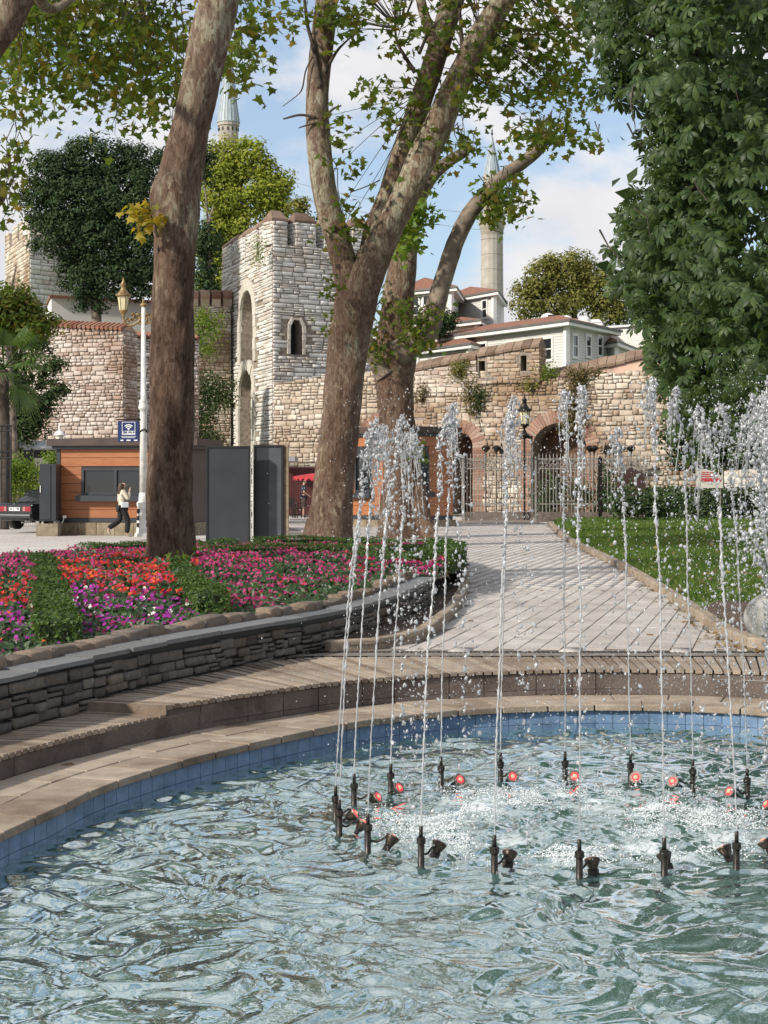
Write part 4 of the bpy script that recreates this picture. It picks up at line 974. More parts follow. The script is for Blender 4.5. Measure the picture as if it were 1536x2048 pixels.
def kiosk(label, A, B, depth, zf, zr, planks, wins, roofz, plinth_blocks=True, roof_over=.35, side=None):
    A = np.array([*A, 0.]); B = np.array([*B, 0.]); W = np.linalg.norm(B-A); u = (B-A)/W; nd = np.cross(u, [0, 0, 1.])
    t = thing('timber_kiosk', label, 'kiosk', (*A[:2], 0))
    obj('wall_core', MB().ubox(A, u, nd, 0, W, zf, zr, -depth, -.03), M['anthracite'], t)
    k = 0; s = -.12
    while s < W+.1:      # plinth of stone blocks
        l = random.uniform(.4, .8); s1 = min(s+l, W+.12)
        obj('plinth_stone', MB().ubox(A, u, nd, s+.005, s1-.005, -.1, zf-.002, -depth-.1, .12+random.uniform(-.02, .02)), M['plinth'], t, bevel=.015); s = s1
    def clad(O, uu, n_, Wd, wn_):
        hs = (zr-zf-.16)/planks
        for i in range(planks):
            z0 = zf+.16+i*hs; z1 = z0+hs-.014; segs = [(0.0, Wd)]
            for (a, b, c, d) in wn_:
                if z1 > c+.02 and z0 < d-.02: segs = [x for s0, s1 in segs for x in ((s0, min(s1, a)), (max(s0, b), s1)) if x[1]-x[0] > .02]
            for s0, s1 in segs: obj('plank', MB().ubox(O, uu, n_, s0+.004, s1-.004, z0, z1, -.02, .018), M['plank'], t)
        for (a, b, c, d) in wn_:
            mb = MB(); f = .09
            for x in ((a, a+f, c, d), (b-f, b, c, d), (a+f, b-f, d-f, d), (a+f, b-f, c, c+f), ((a+b)/2-.045, (a+b)/2+.045, c+f, d-f)):
                if x[1]-x[0] == .09 and b-a < 1.2 and x[2] > c: continue
                mb.ubox(O, uu, n_, *x, -.05, .05)
            wo = obj('window', mb, M['anthracite'], t)
            obj('pane', MB().ubox(O, uu, n_, a+f, b-f, c+f, d-f, -.04, -.02), M['glass'], wo)
            obj('sill', MB().ubox(O, uu, n_, a-.12, b+.12, c-.20, c-.01, .0, .26), M['anthracite'], wo)
    clad(A, u, nd, W, wins)
    if side: clad(A-nd*depth if side == 'l' else B, *( (nd, -u) if side == 'l' else (-nd, u)), depth, side_w)
    obj('skirting', MB().ubox(A, u, nd, .0, W, zf, zf+.15, -.01, .03), M['anthracite'], t)
    for s in (-.1, W-.02): obj('corner_post', MB().ubox(A, u, nd, s, s+.12, zf, zr, -.1, .045), M['anthracite'], t)
    o_ = roof_over
    obj('soffit', MB().ubox(A, u, nd, -o_*.6, W+o_*.6, zr, zr+.10, -depth-o_*.6, o_*.5), M['anthracite'], t)
    obj('fascia', MB().ubox(A, u, nd, -o_, W+o_, zr+.102, zr+.32, -depth-o_, o_*.8), M['brown_fascia'], t)
    q = lambda a, z, n_: tuple(A+u*a+np.array([0, 0, z])+nd*n_)
    obj('roof', MB().add([q(-o_, zr+.322, o_*.8), q(W+o_, zr+.322, o_*.8), q(W+o_, zr+.322, -depth-o_), q(-o_, zr+.322, -depth-o_), q(W*.5, roofz, -depth*.45), q(W*.62, roofz, -depth*.45)], [(0, 1, 5, 4), (1, 2, 5), (2, 3, 4, 5), (3, 0, 4)]), M['brown_fascia'], t)
    return t, A, u, nd, W
dk = 55.5
side_w = []
k1, kA, ku, kn, kW = kiosk('orange timber kiosk with wide dark window beside the lamp post', xy(120, dk), xy(378, 54.8), 2.6, zc(1045, dk), zc(898, dk), 8, [(.74, 3.05, zc(990, dk), zc(935, dk))], zc(874, 56.5))
wnd = [c for c in k1.children if c.name.startswith('window')][0]
for nm, a, c, wdt, hh_, mt in (('counter_item', 1.75, zc(986, dk), .22, .32, 'white_plaster'), ('counter_item', 2.75, zc(987, dk), .3, .22, 'white_plaster')):
    pass
cab = thing('dark_cabinet', 'tall dark grey metal cabinet at the end of the orange kiosk', 'cabinet', (*xy(98, 54.6), .3))
zb_, zt_ = zc(1042, 54.6), zc(928, 54.6)
obj('body', MB().bb((79-768)/F*54.6, (112-768)/F*54.6, 54.6, 55.8, zb_, zt_), M['anthracite'], cab, bevel=.01)
obj('door', MB().bb((80-768)/F*54.6, (101-768)/F*54.6, 54.575, 54.6, zb_+.05, zt_-.04), M['anthracite'], cab)
obj('handle', MB().bb((80.5-768)/F*54.6, (82-768)/F*54.6, 54.54, 54.575, 1.30, 1.52), M['white_paint'], cab)
for px in (84, 108): obj('foot', MB().bb((px-2-768)/F*54.6, (px+2-768)/F*54.6, 54.7, 55.6, .3, zb_), M['white_paint'], cab)
obj('base_slab', MB().bb((76-768)/F*54.6, (119-768)/F*54.6, 54.3, 56, -.1, .3), M['plinth'], cab)
eb = thing('meter_box', 'small white electrical box with cable at the kiosk corner', 'box', (*xy(125, 55.2), .4))
obj('case', MB().bb((123-768)/F*55, (129.5-768)/F*55, 55.2, 55.36, zc(1037, 55), zc(1031, 55)), M['white_paint'], eb, bevel=.01)
obj('cable', MB().tube([S(127, 1037, 55.2), S(126, 1043, 55.1), S(122, 1046, 55.1)], .018, 6), M['white_paint'], eb)
# second kiosk, two faces to the corner
side_w = [(.62, 1.25, zc(983, 61.5), zc(908, 61.5))]
kiosk('orange timber kiosk among the plane trunks behind the fountain', xy(702, 63.4), xy(803, 61.0), 2.4, zc(1040, 62), zc(872, 62), 8, [(.28, 1.35, zc(985, 62.5), zc(910, 62.5))], zc(852, 63), side='r', roof_over=.25)

# small white lantern behind the kiosk roof
ln = thing('garden_lantern', 'small white capped lantern showing above the kiosk roof', 'lantern', (*xy(119, 60), 0))
x, y = xy(119, 60); zz = zc(888, 60)
obj('post', MB().tube([(x, y, 0), (x, y, zz)], .05, 8), M['white_paint'], ln)
obj('lamp_glass', MB().lathe([(.09, zz), (.15, zz+.30)], (x, y, 0), 8), plain('milk_glass', (.75, .72, .62), .3, var=.05), ln)
obj('cap', MB().lathe([(.22, zz+.30), (.21, zz+.33), (.11, zz+.44), (.04, zz+.48), (.035, zz+.56), (.05, zz+.59), (.01, zz+.72)], (x, y, 0), 12), M['white_paint'], ln, True)

# grey canopy building behind the car
cn = thing('canopy_building', 'low building with pale grey canopy edge and dark shaded front', 'building', (*xy(40, 74), 0))
obj('fascia', MB().bb(*(xy(-120, 72)[0], xy(110, 72)[0]), 70, 78, zc(898, 72), zc(883, 72)), plain('grey_fascia', (.40, .43, .47), .5, var=.06), cn)
obj('shaded_wall', MB().bb(*(xy(-120, 76)[0], xy(130, 76)[0]), 75, 78, 0, zc(898, 74)), plain('shaded_wall', (.06, .06, .065), .8), cn)  # shade under the canopy is put into this dark wall colour
obj('pale_wall', MB().bb(*(xy(66, 74)[0], xy(92, 74)[0]), 74, 75, 0, zc(916, 74)), M['white_plaster'], cn)
for px in (-60, 5, 62): obj('column', MB().bb((px-768)/F*71, (px+4-768)/F*71, 71, 71.2, 0, zc(898, 71)), M['anthracite'], cn)
pl = thing('stone_pillar', 'short pale stone gate pillar half hidden by the vine', 'pillar', (*xy(15, 66), 0))
obj('pillar', MB().bb((4-768)/F*66, (29-768)/F*66, 66, 66.5, 0, zc(956, 66)), M['white_plaster'], pl, bevel=.03)
obj('cap_stone', MB().bb((2-768)/F*66, (31-768)/F*66, 65.95, 66.55, zc(956, 66)+.002, zc(953, 66)), M['pale_ashlar'], pl)
cf = thing('cream_railing', 'short cream painted railing behind the black car', 'railing', (*xy(70, 65), 0))
for px in range(46, 92, 4): obj('bar', MB().bb((px-768)/F*65, (px+1.4-768)/F*65, 65, 65.03, 0, zc(972, 65)), M['white_paint'], cf)
for yy in (975, 988): obj('rail', MB().bb((44-768)/F*65, (94-768)/F*65, 64.98, 65.05, zc(yy, 65), zc(yy-2, 65)), M['white_paint'], cf)

# black iron gate tower at the edge
gt = thing('iron_gate_pier', 'tall black ornamental iron gate pier beside the palm', 'gate', (*xy(8, 60), 0))
for px in (-14, -6, 3, 13, 22): obj('bar', MB().tube([(*xy(px, 60), 0), (*xy(px, 60), zc(850, 60))], .028, 6), M['black'], gt)
for yy in (851, 862, 903, 916): obj('rail', MB().tube([S(-16, yy, 60), S(24, yy, 60)], .03, 6), M['black'], gt)
mb = MB()
for px in (-10, -1, 8, 17.5):
    for yy in (856.5, 909):
        c = S(px, yy, 60); mb.tube([c+Vector((math.cos(a)*.07, 0, math.sin(a)*.085)) for a in np.linspace(0, 2*math.pi, 11)], .014, 4)
obj('scrollwork', mb, M['black'], gt)
# ================= display panels, lamp posts, sign, fence, people, car =================
def panel(label, pxl, pxr, pyt, d, yaw, strip=None):
    xl, xr = (pxl-768)/F*d, (pxr-768)/F*d; c = ((xl+xr)/2, d); W = xr-xl; zt = zc(pyt, d)
    t = thing('display_panel', label, 'panel', (*c, 0), yaw, 'panels behind the flower bed')
    obj('frame', MB().bb(-W/2, W/2, 0, .14, -.1, zt), M['anthracite'], t, local=True, bevel=.008)
    mb = MB()
    for a, b, c_, e in ((-W/2-.015, -W/2+.03, -.1, zt+.015), (W/2-.03, W/2+.015, -.1, zt+.015), (-W/2+.03, W/2-.03, zt-.03, zt+.015)): mb.bb(a, b, -.03, .15, c_, e)
    obj('edge_trim', mb, M['black'], t, local=True)
    if strip: obj('strip', MB().bb(W/2-.36, W/2-.04, -.02, -.002, .0, zt-.06), plain('grey_strip', (.075, .085, .10), .4), t, local=True)
    if strip: obj('side_post', MB().bb(W/2+.02, W/2+.14, .03, .13, -.1, zt+.02), M['plinth'], t, local=True)
    return t
panel('wide blank dark grey display panel behind the flower bed', 413, 499, 893, 43.5, .0)
panel('narrower dark display panel with a paler grey strip and stone post', 508, 566, 891, 44, -.06, True)
lt = thing('lattice_post', 'thin white lattice post between the two dark panels', 'post', (*xy(504, 46), 0))
for px in (501.2, 506): obj('upright', MB().tube([(*xy(px, 46), 0), (*xy(px, 46), zc(905, 46))], .014, 6), M['white_paint'], lt)
for k, yy in enumerate(np.arange(915, 1075, 11)): obj('brace', MB().tube([S(501.2, yy, 46), S(506, yy+(6 if k % 2 else -6), 46)], .010, 5), M['white_paint'], lt)

M['cast_white'] = plain('cast_white', (.66, .65, .62), .5, var=.12, vs=6, bstr=.2, bscale=40)
M['old_gold'] = plain('old_gold', (.30, .20, .085), .5, .4, var=.35, vs=14, bstr=.4, bscale=40)
M['lamp_glass'] = plain('lamp_glass', (.62, .56, .36), .35, var=.06, vs=3)
def lantern(par, c, s, body='old_gold', glass='lamp_glass', roof='old_gold'):
    """six-sided street lantern, c = bottom of the cage"""
    x, y, z = c
    cage = obj('lantern', MB().lathe([(.02*s, -.34*s), (.05*s, -.30*s), (.03*s, -.22*s), (.12*s, -.10*s), (.16*s, -.04*s), (.17*s, 0)], c, 12), M[body], par, True)
    obj('lamp_glass', MB().lathe([(.15*s, 0), (.215*s, .50*s)], c, 6), M[glass], cage)
    mb = MB()
    for k in range(6):
        a = k*math.pi/3; mb.tube([(x+math.cos(a)*.155*s, y+math.sin(a)*.155*s, z), (x+math.cos(a)*.22*s, y+math.sin(a)*.22*s, z+.5*s)], .012*s, 4)
    obj('glazing_bar', mb, M[body], cage)
    obj('lantern_roof', MB().lathe([(.24*s, .50*s), (.29*s, .52*s), (.29*s, .56*s), (.22*s, .60*s), (.13*s, .74*s), (.085*s, .80*s), (.10*s, .84*s), (.085*s, .92*s), (.12*s, .96*s), (.05*s, 1.06*s), (.035*s, 1.12*s), (.005*s, 1.24*s)], c, 12), M[roof], cage, True)
    mb = MB()
    for k in range(16):
        a = k*math.pi/8; mb.add([(x+math.cos(a+q)*.285*s, y+math.sin(a+q)*.285*s, z+zz*s) for q, zz in ((-.15, .55), (.15, .55), (0, .63))]+[(x+math.cos(a)*.26*s, y+math.sin(a)*.26*s, z+.55*s)], [(0, 1, 2), (1, 3, 2), (3, 0, 2)])
    obj('crest', mb, M[body], cage)
D_ = 51.0; lx, ly = xy(287, D_)
lp = thing('street_lamp', 'tall white cast iron lamp post with two cream lanterns on gilded arms', 'street lamp', (lx, ly, 0))
zz = lambda yy: zc(yy, D_); k_ = D_/F
obj('base', MB().lathe([(.27, 0), (.27, .08), (.22, .12), (.20, zz(1040)), (.18, zz(1015)), (.20, zz(1012)), (.21, zz(1006)), (.15, zz(1002)), (.14, zz(990)), (.12, zz(985))], (lx, ly, 0), 12), M['cast_white'], lp)
for a in range(4):
    for yy in (1022, 1036, 1050):
        an = a*math.pi/2-math.pi/4; obj('ornament', MB().box((lx+math.cos(an)*.195, ly+math.sin(an)*.195, zz(yy)), (.04, .10, .13), an), M['dark_metal'], lp)
obj('pole', MB().lathe([(.12, zz(985)), (.105, zz(830)), (.105, zz(820)), (.155, zz(818)), (.155, zz(814)), (.12, zz(808)), (.12, zz(804)), (.14, zz(802)), (.085, zz(799)), (.062, zz(612))], (lx, ly, 0), 16), M['cast_white'], lp, True)
obj('pole_cap', MB().lathe([(.06, zz(614)), (.11, zz(612)), (.12, zz(609)), (.06, zz(606)), (.03, zz(604)), (.045, zz(602)), (.01, zz(598))], (lx, ly, 0), 12), M['old_gold'], lp, True)
for sgn in (-1, 1):
    end = (lx+sgn*41*k_*.98, ly, zz(618)); mb = MB()
    pts = crom([(lx, ly, zz(628)), (lx+sgn*12*k_, ly, zz(645)), (lx+sgn*26*k_, ly, zz(652)), (lx+sgn*38*k_, ly, zz(644)), (end[0], ly, zz(632)), (end[0], ly, zz(626))], 22); mb.tube(pts, .032, 6)
    for cx, cz, r in ((9, 632, 6), (17, 638, 5), (25, 642, 5), (32, 640, 4), (7, 646, 4), (20, 630, 4)):
        c = (lx+sgn*cx*k_, ly, zz(cz)); mb.tube([(c[0]+math.cos(a)*r*k_*(1-a/14), c[1]+.03*math.sin(2*a), c[2]+math.sin(a)*r*k_*(1-a/14)) for a in np.linspace(0, 9, 16)], .022, 5)
    obj('arm', mb, M['old_gold'], lp, True)
    lantern(lp, (end[0], ly, zz(620)), 50*k_/.93*1.0)
# wifi sign hung from the lamp post
M['sign_blue'] = plain('sign_blue', (.012, .028, .12), .4, var=.08); M['sign_white'] = plain('sign_white', (.75, .77, .8), .5, var=.02)
sg = thing('wifi_sign', 'dark blue square Wi-Fi sign hung from the white lamp post', 'sign', tuple(S(258, 884, D_)))
sx0, sx1 = (236-768)*k_, (279-768)*k_; yb = ly-.05
obj('panel', MB().bb(sx0, sx1, yb-.04, yb, zz(884), zz(842)), M['sign_blue'], sg, bevel=.02)
obj('bracket', MB().bb((233-768)*k_, lx, yb-.03, yb+.03, zz(840.5), zz(838)), M['dark_metal'], sg)
yf = yb-.048
def zbar(x0, x1, y0, y1, nm, yo=0, mt='sign_white'): obj(nm, MB().bb((x0-768)*k_, (x1-768)*k_, yf-.006-yo, yf+.006-yo, zz(y1), zz(y0)), M[mt], sg)
for q in ((245, 271.5, 844, 845), (245, 271.5, 868.5, 869.5), (245, 246, 845, 868.5), (270.5, 271.5, 845, 868.5)): zbar(*q, 'frame_line')
zbar(246, 270.5, 862, 868.5, 'text_band')
cx, cz = (258.2-768)*k_, zz(860)
for r in (3.2, 6.8, 10.4):
    a = np.linspace(math.radians(42), math.radians(138), 10); r0, r1 = (r-1.1)*k_, (r+1.0)*k_
    v = [(cx+math.cos(t)*q, yf-.006, cz+math.sin(t)*q) for q in (r0, r1) for t in a]
    obj('wifi_arc', MB().add(v, [(i, i+1, 11+i, 10+i) for i in range(9)]), M['sign_white'], sg)
obj('wifi_dot', MB().add([(cx+math.cos(t)*1.4*k_, yf-.006, cz+.4*k_+math.sin(t)*1.4*k_) for t in np.linspace(0, 2*math.pi, 12)[:-1]], [tuple(range(11))]), M['sign_white'], sg)
def text(par, s, loc, size, mat, name='lettering', rz=0.0, squeeze=1.0, local=False):
    cu = bpy.data.curves.new(name, 'FONT'); cu.body = s; cu.size = size; cu.align_x = 'CENTER'; cu.align_y = 'CENTER'; cu.extrude = .002; cu.offset = size*.012
    tmp = bpy.data.objects.new('tmp', cu); COL.objects.link(tmp); dg = bpy.context.evaluated_depsgraph_get(); me = bpy.data.meshes.new_from_object(tmp.evaluated_get(dg)); bpy.data.objects.remove(tmp); me.materials.clear(); me.materials.append(mat)
    o = bpy.data.objects.new(name, me); put(o, par, local)
    o.matrix_basis = Matrix.Translation(loc) @ Matrix.Rotation(rz, 4, 'Z') @ Matrix.Rotation(math.pi/2, 4, 'X') @ Matrix.Diagonal((squeeze, 1, 1, 1)); return o
text(sg, 'İBB Wi-Fi', ((258.2-768)*k_, yf-.012, zz(865.2)), 5.6*k_*1.15, M['sign_blue'], squeeze=.92)
for yy, a, b in ((872.5, 243, 273), (875, 245, 271)): zbar(a, b, yy, yy+.9, 'small_print')
for a, b in ((242, 248), (254, 262), (269, 276)): zbar(a, b, 879.5, 882, 'small_logo')
obj('cable', MB().tube(crom([S(279, 868, D_), S(283, 861, D_-.1), S(290, 859, D_-.15), S(294, 864, D_-.1)], 12), .03, 6), M['black'], sg)

# ornate white iron gate leaf behind the big trunk
og = thing('ornate_gate', 'white wrought iron gate leaf with scrollwork beside the dark panel', 'gate', (*xy(400, 58), 0)); k8 = 58/F
for px in (389.5, 409): obj('stile', MB().tube([(*xy(px, 58), .1), (*xy(px, 58), zc(915, 58))], .04, 6), M['cast_white'], og)
for yy in (918, 938, 985, 1008, 1040): obj('rail', MB().tube([S(389.5, yy, 58), S(409, yy, 58)], .03, 6), M['cast_white'], og)
for j, (y0, y1) in enumerate(((940, 984), (1010, 1039), (920, 937), (987, 1007))):
    mb = MB()
    for yy in np.arange(y0+4, y1-2, 7.5):
        for sgn in (-1, 1):
            c = S(399.3+sgn*4.2, yy, 58); mb.tube([(c.x+sgn*math.cos(a)*4.2*k8*(1-a/13), c.y, c.z+math.sin(a)*4*k8*(1-a/13)) for a in np.linspace(0, 8, 14)], .018, 5)
    obj('scrollwork', mb, M['cast_white'], og)
obj('pier', MB().bb((383-768)*k8, (388-768)*k8, 58, 58.3, 0, zc(905, 58)), M['anthracite'], og)
obj('plinth', MB().bb((384-768)*k8, (413-768)*k8, 57.8, 58.4, -.1, zc(1043, 58)), M['plinth'], og)
obj('head_board', MB().bb((386-768)*k8, (412-768)*k8, 58.05, 58.2, zc(913, 58), zc(897, 58)), M['white_plaster'], og)

# iron fence and gates before the arched wall
M['fence_grey'] = plain('fence_grey', (.27, .255, .235), .55, .3, var=.2, vs=8)
DF = 73.0; kf = DF/F
def fence(label, pxa, pxb, top=918, name='iron_fence', mesh_bars=True):
    t = thing(name, label, 'fence', (*xy(pxa, DF), 0), group='fence bays along the rampart'); zt = zc(top, DF)
    obj('base_kerb', MB().bb((pxa-768)*kf, (pxb-768)*kf, DF-.15, DF+.25, -.1, zc(1024, DF)), M['granite'], t)
    for yy in (top, top+19, 1008): obj('rail', MB().bb((pxa-768)*kf, (pxb-768)*kf, DF-.02, DF+.02, zc(yy, DF)-.025, zc(yy, DF)+.025), M['fence_grey'], t)
    for px in np.arange(pxa+4, pxb-1, 7.2):
        obj('bar', MB().tube([(*xy(px, DF), zc(1024, DF)), (*xy(px, DF), zt+.14), (*xy(px, DF), zt+.26)], [.022, .022, .003], 5), M['fence_grey'], t)
    mb = MB()
    for i, px in enumerate(np.arange(pxa+3, pxb-2, 4.2)):
        c = S(px, top+9.5+(3 if i % 2 else -3), DF); mb.tube([(c.x+math.cos(a)*.075, c.y-.02, c.z+math.sin(a)*.085) for a in np.linspace(0, 7, 9)], .014, 4)
    obj('scroll_band', mb, M['fence_grey'], t)
    return t
f1 = fence('iron fence bay with scroll band between the kiosk and the gate posts', 930, 1066)
f2 = fence('iron gate leaf with square panel in front of the wide brick arch', 1074, 1196, name='iron_gate')
for x0, x1, y0, y1 in ((1112, 1149, 954, 1002), (1120, 1141, 964, 992)):
    mb = MB()
    for a, b in ((S(x0, y0, DF-.05), S(x1, y0, DF-.05)), (S(x1, y0, DF-.05), S(x1, y1, DF-.05)), (S(x1, y1, DF-.05), S(x0, y1, DF-.05)), (S(x0, y1, DF-.05), S(x0, y0, DF-.05))): mb.tube([a, b], .02, 5)
    obj('panel_frame', mb, M['fence_grey'], f2)
f3 = fence('iron fence bay running from the gate to the clipped hedge', 1204, 1300)
def post(label, px, top, wpx, mat='fence_grey'):
    t = thing('gate_post', label, 'post', (*xy(px, DF), 0), group='square posts of the iron fence')
    obj('shaft', MB().bb((px-wpx/2-768)*kf, (px+wpx/2-768)*kf, DF-.1, DF+.1, -.1, zc(top, DF)), M[mat], t)
    obj('cap', MB().add([((px+a*wpx*.65-768)*kf, DF+b*.13, zc(top, DF)+.002) for a, b in ((-1, -1), (1, -1), (1, 1), (-1, 1))]+[((px-768)*kf, DF, zc(top, DF)+.14)], [(3, 2, 1, 0), (0, 1, 4), (1, 2, 4), (2, 3, 4), (3, 0, 4)]), M[mat], t)
post('square iron fence post nearest the orange kiosk', 926, 916, 5.5); post('tall thin iron gate post holding the lamp bracket', 1063.5, 876, 3.4)
post('short iron gate post paired with the tall lamp post', 1071, 918, 3.6); post('thick dark iron post between gate leaf and hedge', 1200, 918, 7.5, 'dark_metal')
# topiary-shaped finials standing behind the fence
for i, px in enumerate((972, 993, 1003, 1180, 1188, 1211, 1219, 1227, 1234, 1243, 1262)):
    p = S(px, 905, 79.0); r = .16
    t = thing('iron_finial', 'dark spear shaped iron finial along the top of the inner railing' if i % 3 == 2 else 'dark fan shaped iron finial along the top of the inner railing', 'finial', (p.x, p.y, 0), group='finials of the inner railing')
    if i % 3 == 2: obj('spike', MB().lathe([(.09, p.z-.05), (.11, p.z), (.02, p.z+.45)], (p.x, p.y, 0), 6), M['dark_metal'], t)
    else: obj('fan', MB().lathe([(.03, p.z-.1), (.05, p.z+.02), (.2, p.z+.16), (.21, p.z+.24), (.1, p.z+.32), (.0, p.z+.34)], (p.x, p.y, 0), 8), M['dark_metal'], t)
    obj('stem', MB().tube([(p.x, p.y, 0), (p.x, p.y, p.z)], .022, 5), M['dark_metal'], t)
# lamp over the gate
gl_ = thing('gate_lamp', 'old dark framed lantern on an iron bracket above the gate posts', 'street lamp', (*xy(1056, DF-.3), 0))
px_, py_ = xy(1049, DF-.3)
obj('pole', MB().tube([(px_, py_, 0), (px_, py_, zc(862, DF))], .045, 8), M['dark_metal'], gl_)
obj('bracket', MB().bb((1041-768)*kf, (1064-768)*kf, DF-.34, DF-.26, zc(878, DF), zc(872, DF)), M['dark_metal'], gl_)
obj('lower_bracket', MB().bb((1043-768)*kf, (1062-768)*kf, DF-.33, DF-.28, zc(910, DF), zc(907, DF)), M['fence_grey'], gl_)
obj('pedestal', MB().lathe([(.2, zc(874, DF)), (.22, zc(870, DF)), (.1, zc(866, DF)), (.06, zc(860, DF))], (px_, py_, 0), 10), M['dark_metal'], gl_, True)
lantern(gl_, (px_, py_, zc(848, DF)), 1.05, 'dark_metal', 'lamp_glass', 'dark_metal')

# brown gabled board and white sign with red lettering beyond the lawn
bd = thing('gabled_board', 'dark brown gabled wooden board standing above the hedge', 'board', (*xy(1264, 71), 0)); kb = 71/F
obj('board', MB().add([((x-768)*kb, 71+dy, zc(y, 71)) for dy in (0, .5) for x, y in ((1237, 992), (1290, 992), (1290, 948), (1264, 935), (1237, 948))], [(0, 1, 2, 3, 4), (9, 8, 7, 6, 5)]+[(i, 5+i, 5+(i+1) % 5, (i+1) % 5) for i in range(5)]), plain('brown_board', (.045, .018, .015), .6, var=.1), bd)
for px in (1243, 1284): obj('leg', MB().bb((px-768)*kb, (px+4-768)*kb, 71.1, 71.3, 0, zc(990, 71)), M['brown_fascia'], bd)
rs = thing('notice_sign', 'white notice with rows of red lettering above the clipped hedge', 'sign', (*xy(1422, 70), 0)); kr = 70/F
obj('board', MB().bb((1392-768)*kr, (1446-768)*kr, 70, 70.06, zc(976, 70), zc(938, 70)), M['pale_ashlar'], rs)
M['sign_red'] = plain('sign_red', (.45, .03, .04), .5, var=.05)
obj('red_band', MB().bb((1402-768)*kr, (1442-768)*kr, 69.985, 69.998, zc(963, 70), zc(956, 70)), M['sign_red'], rs)
for yy in (944, 948, 952): obj('red_line', MB().bb((1402-768)*kr, (1434-(yy % 3)*2-768)*kr, 69.985, 69.998, zc(yy+2, 70), zc(yy, 70)), M['sign_red'], rs)
for px in (1396, 1440): obj('leg', MB().bb((px-768)*kr, (px+2-768)*kr, 70.02, 70.08, 0, zc(976, 70)), M['fence_grey'], rs)
lwall = plain_wall('garden_block_wall', 'short pale block wall showing beyond the notice sign', 1448, 74, 1545, 73, 940, 938, M['pale_ashlar'], maxp=100, ch=(.25, .4), cl_=(.3, .6))

# cafe: maroon screen, grey awning, red parasol, chairs
ms_ = thing('maroon_screen', 'dark maroon slatted screen beside the cafe parasol', 'screen', (*xy(600, 84), 0)); k84 = 84/F
obj('backing', MB().bb((566-768)*k84, (630-768)*k84, 84.06, 84.3, 0, zc(934, 84)), plain('maroon', (.075, .018, .018), .6), ms_)
for px in np.arange(567, 630, 3.4): obj('slat', MB().bb((px-768)*k84, (px+2.2-768)*k84, 84, 84.05, 0, zc(935, 84)), plain('maroon_slat', (.10, .025, .024), .6) if px == 567 else bpy.data.materials['maroon_slat'], ms_)
aw = thing('grey_awning', 'flat grey awning jutting out above the maroon screen', 'awning', (*xy(578, 82), 2.6))
obj('slab', MB().bb((545-768)*82/F, (593-768)*82/F, 80.5, 83.5, zc(923, 82), zc(914, 82)), plain('awning_grey', (.28, .29, .30), .6), aw)
obj('post', MB().bb((560-768)*82/F, (562-768)*82/F, 82, 82.1, 0, zc(923, 82)), M['anthracite'], aw)
ub = thing('cafe_parasol', 'red cafe parasol showing beside the forked plane trunk', 'parasol', (*xy(640, 78.5), 0)); x, y = xy(640, 78.5)
zr_ = zc(957, 78.5)
obj('canopy', MB().lathe([(1.22, zr_), (1.22, zr_+.10), (.6, zr_+.20), (.03, zr_+.28)], (x, y, 0), 8, False), plain('parasol_red', (.45, .035, .045), .8, var=.1), ub)
mb = MB()
for k in range(24):
    a = k*2*math.pi/24; mb.add([(x+1.23*math.cos(a+q), y+1.23*math.sin(a+q), zr_+h) for q, h in ((-.12, .02), (.12, .02), (0, -.12))], [(0, 1, 2)])
obj('valance', mb, bpy.data.materials['parasol_red'], ub)
obj('pole', MB().tube([(x, y, 0), (x, y, zr_+.28)], .03, 8), M['white_paint'], ub)
def chair(px, d, rz, label):
    t = thing('cafe_chair', label, 'chair', (*xy(px, d), 0), rz, 'cafe chairs under the parasol')
    mt = bpy.data.materials.get('wicker') or plain('wicker', (.05, .035, .028), .7, bstr=.5)
    obj('seat', MB().bb(-.24, .24, -.24, .24, .42, .47), mt, t, local=True); obj('backrest', MB().bb(-.24, .24, .2, .25, .5, .9), mt, t, local=True)
    for a in (-.22, .22):
        obj('armrest', MB().bb(a-.02, a+.02, -.22, .22, .64, .68), mt, t, local=True)
        for b in (-.22, .22): obj('leg', MB().bb(a-.02, a+.02, b-.02, b+.02, 0, .66 if b < 0 else .5), mt, t, local=True)
chair(582, 75.5, .4, 'dark wicker cafe chair next to the dark display panel'); chair(597, 76.2, -1.2, 'dark wicker cafe chair next to the man in black')

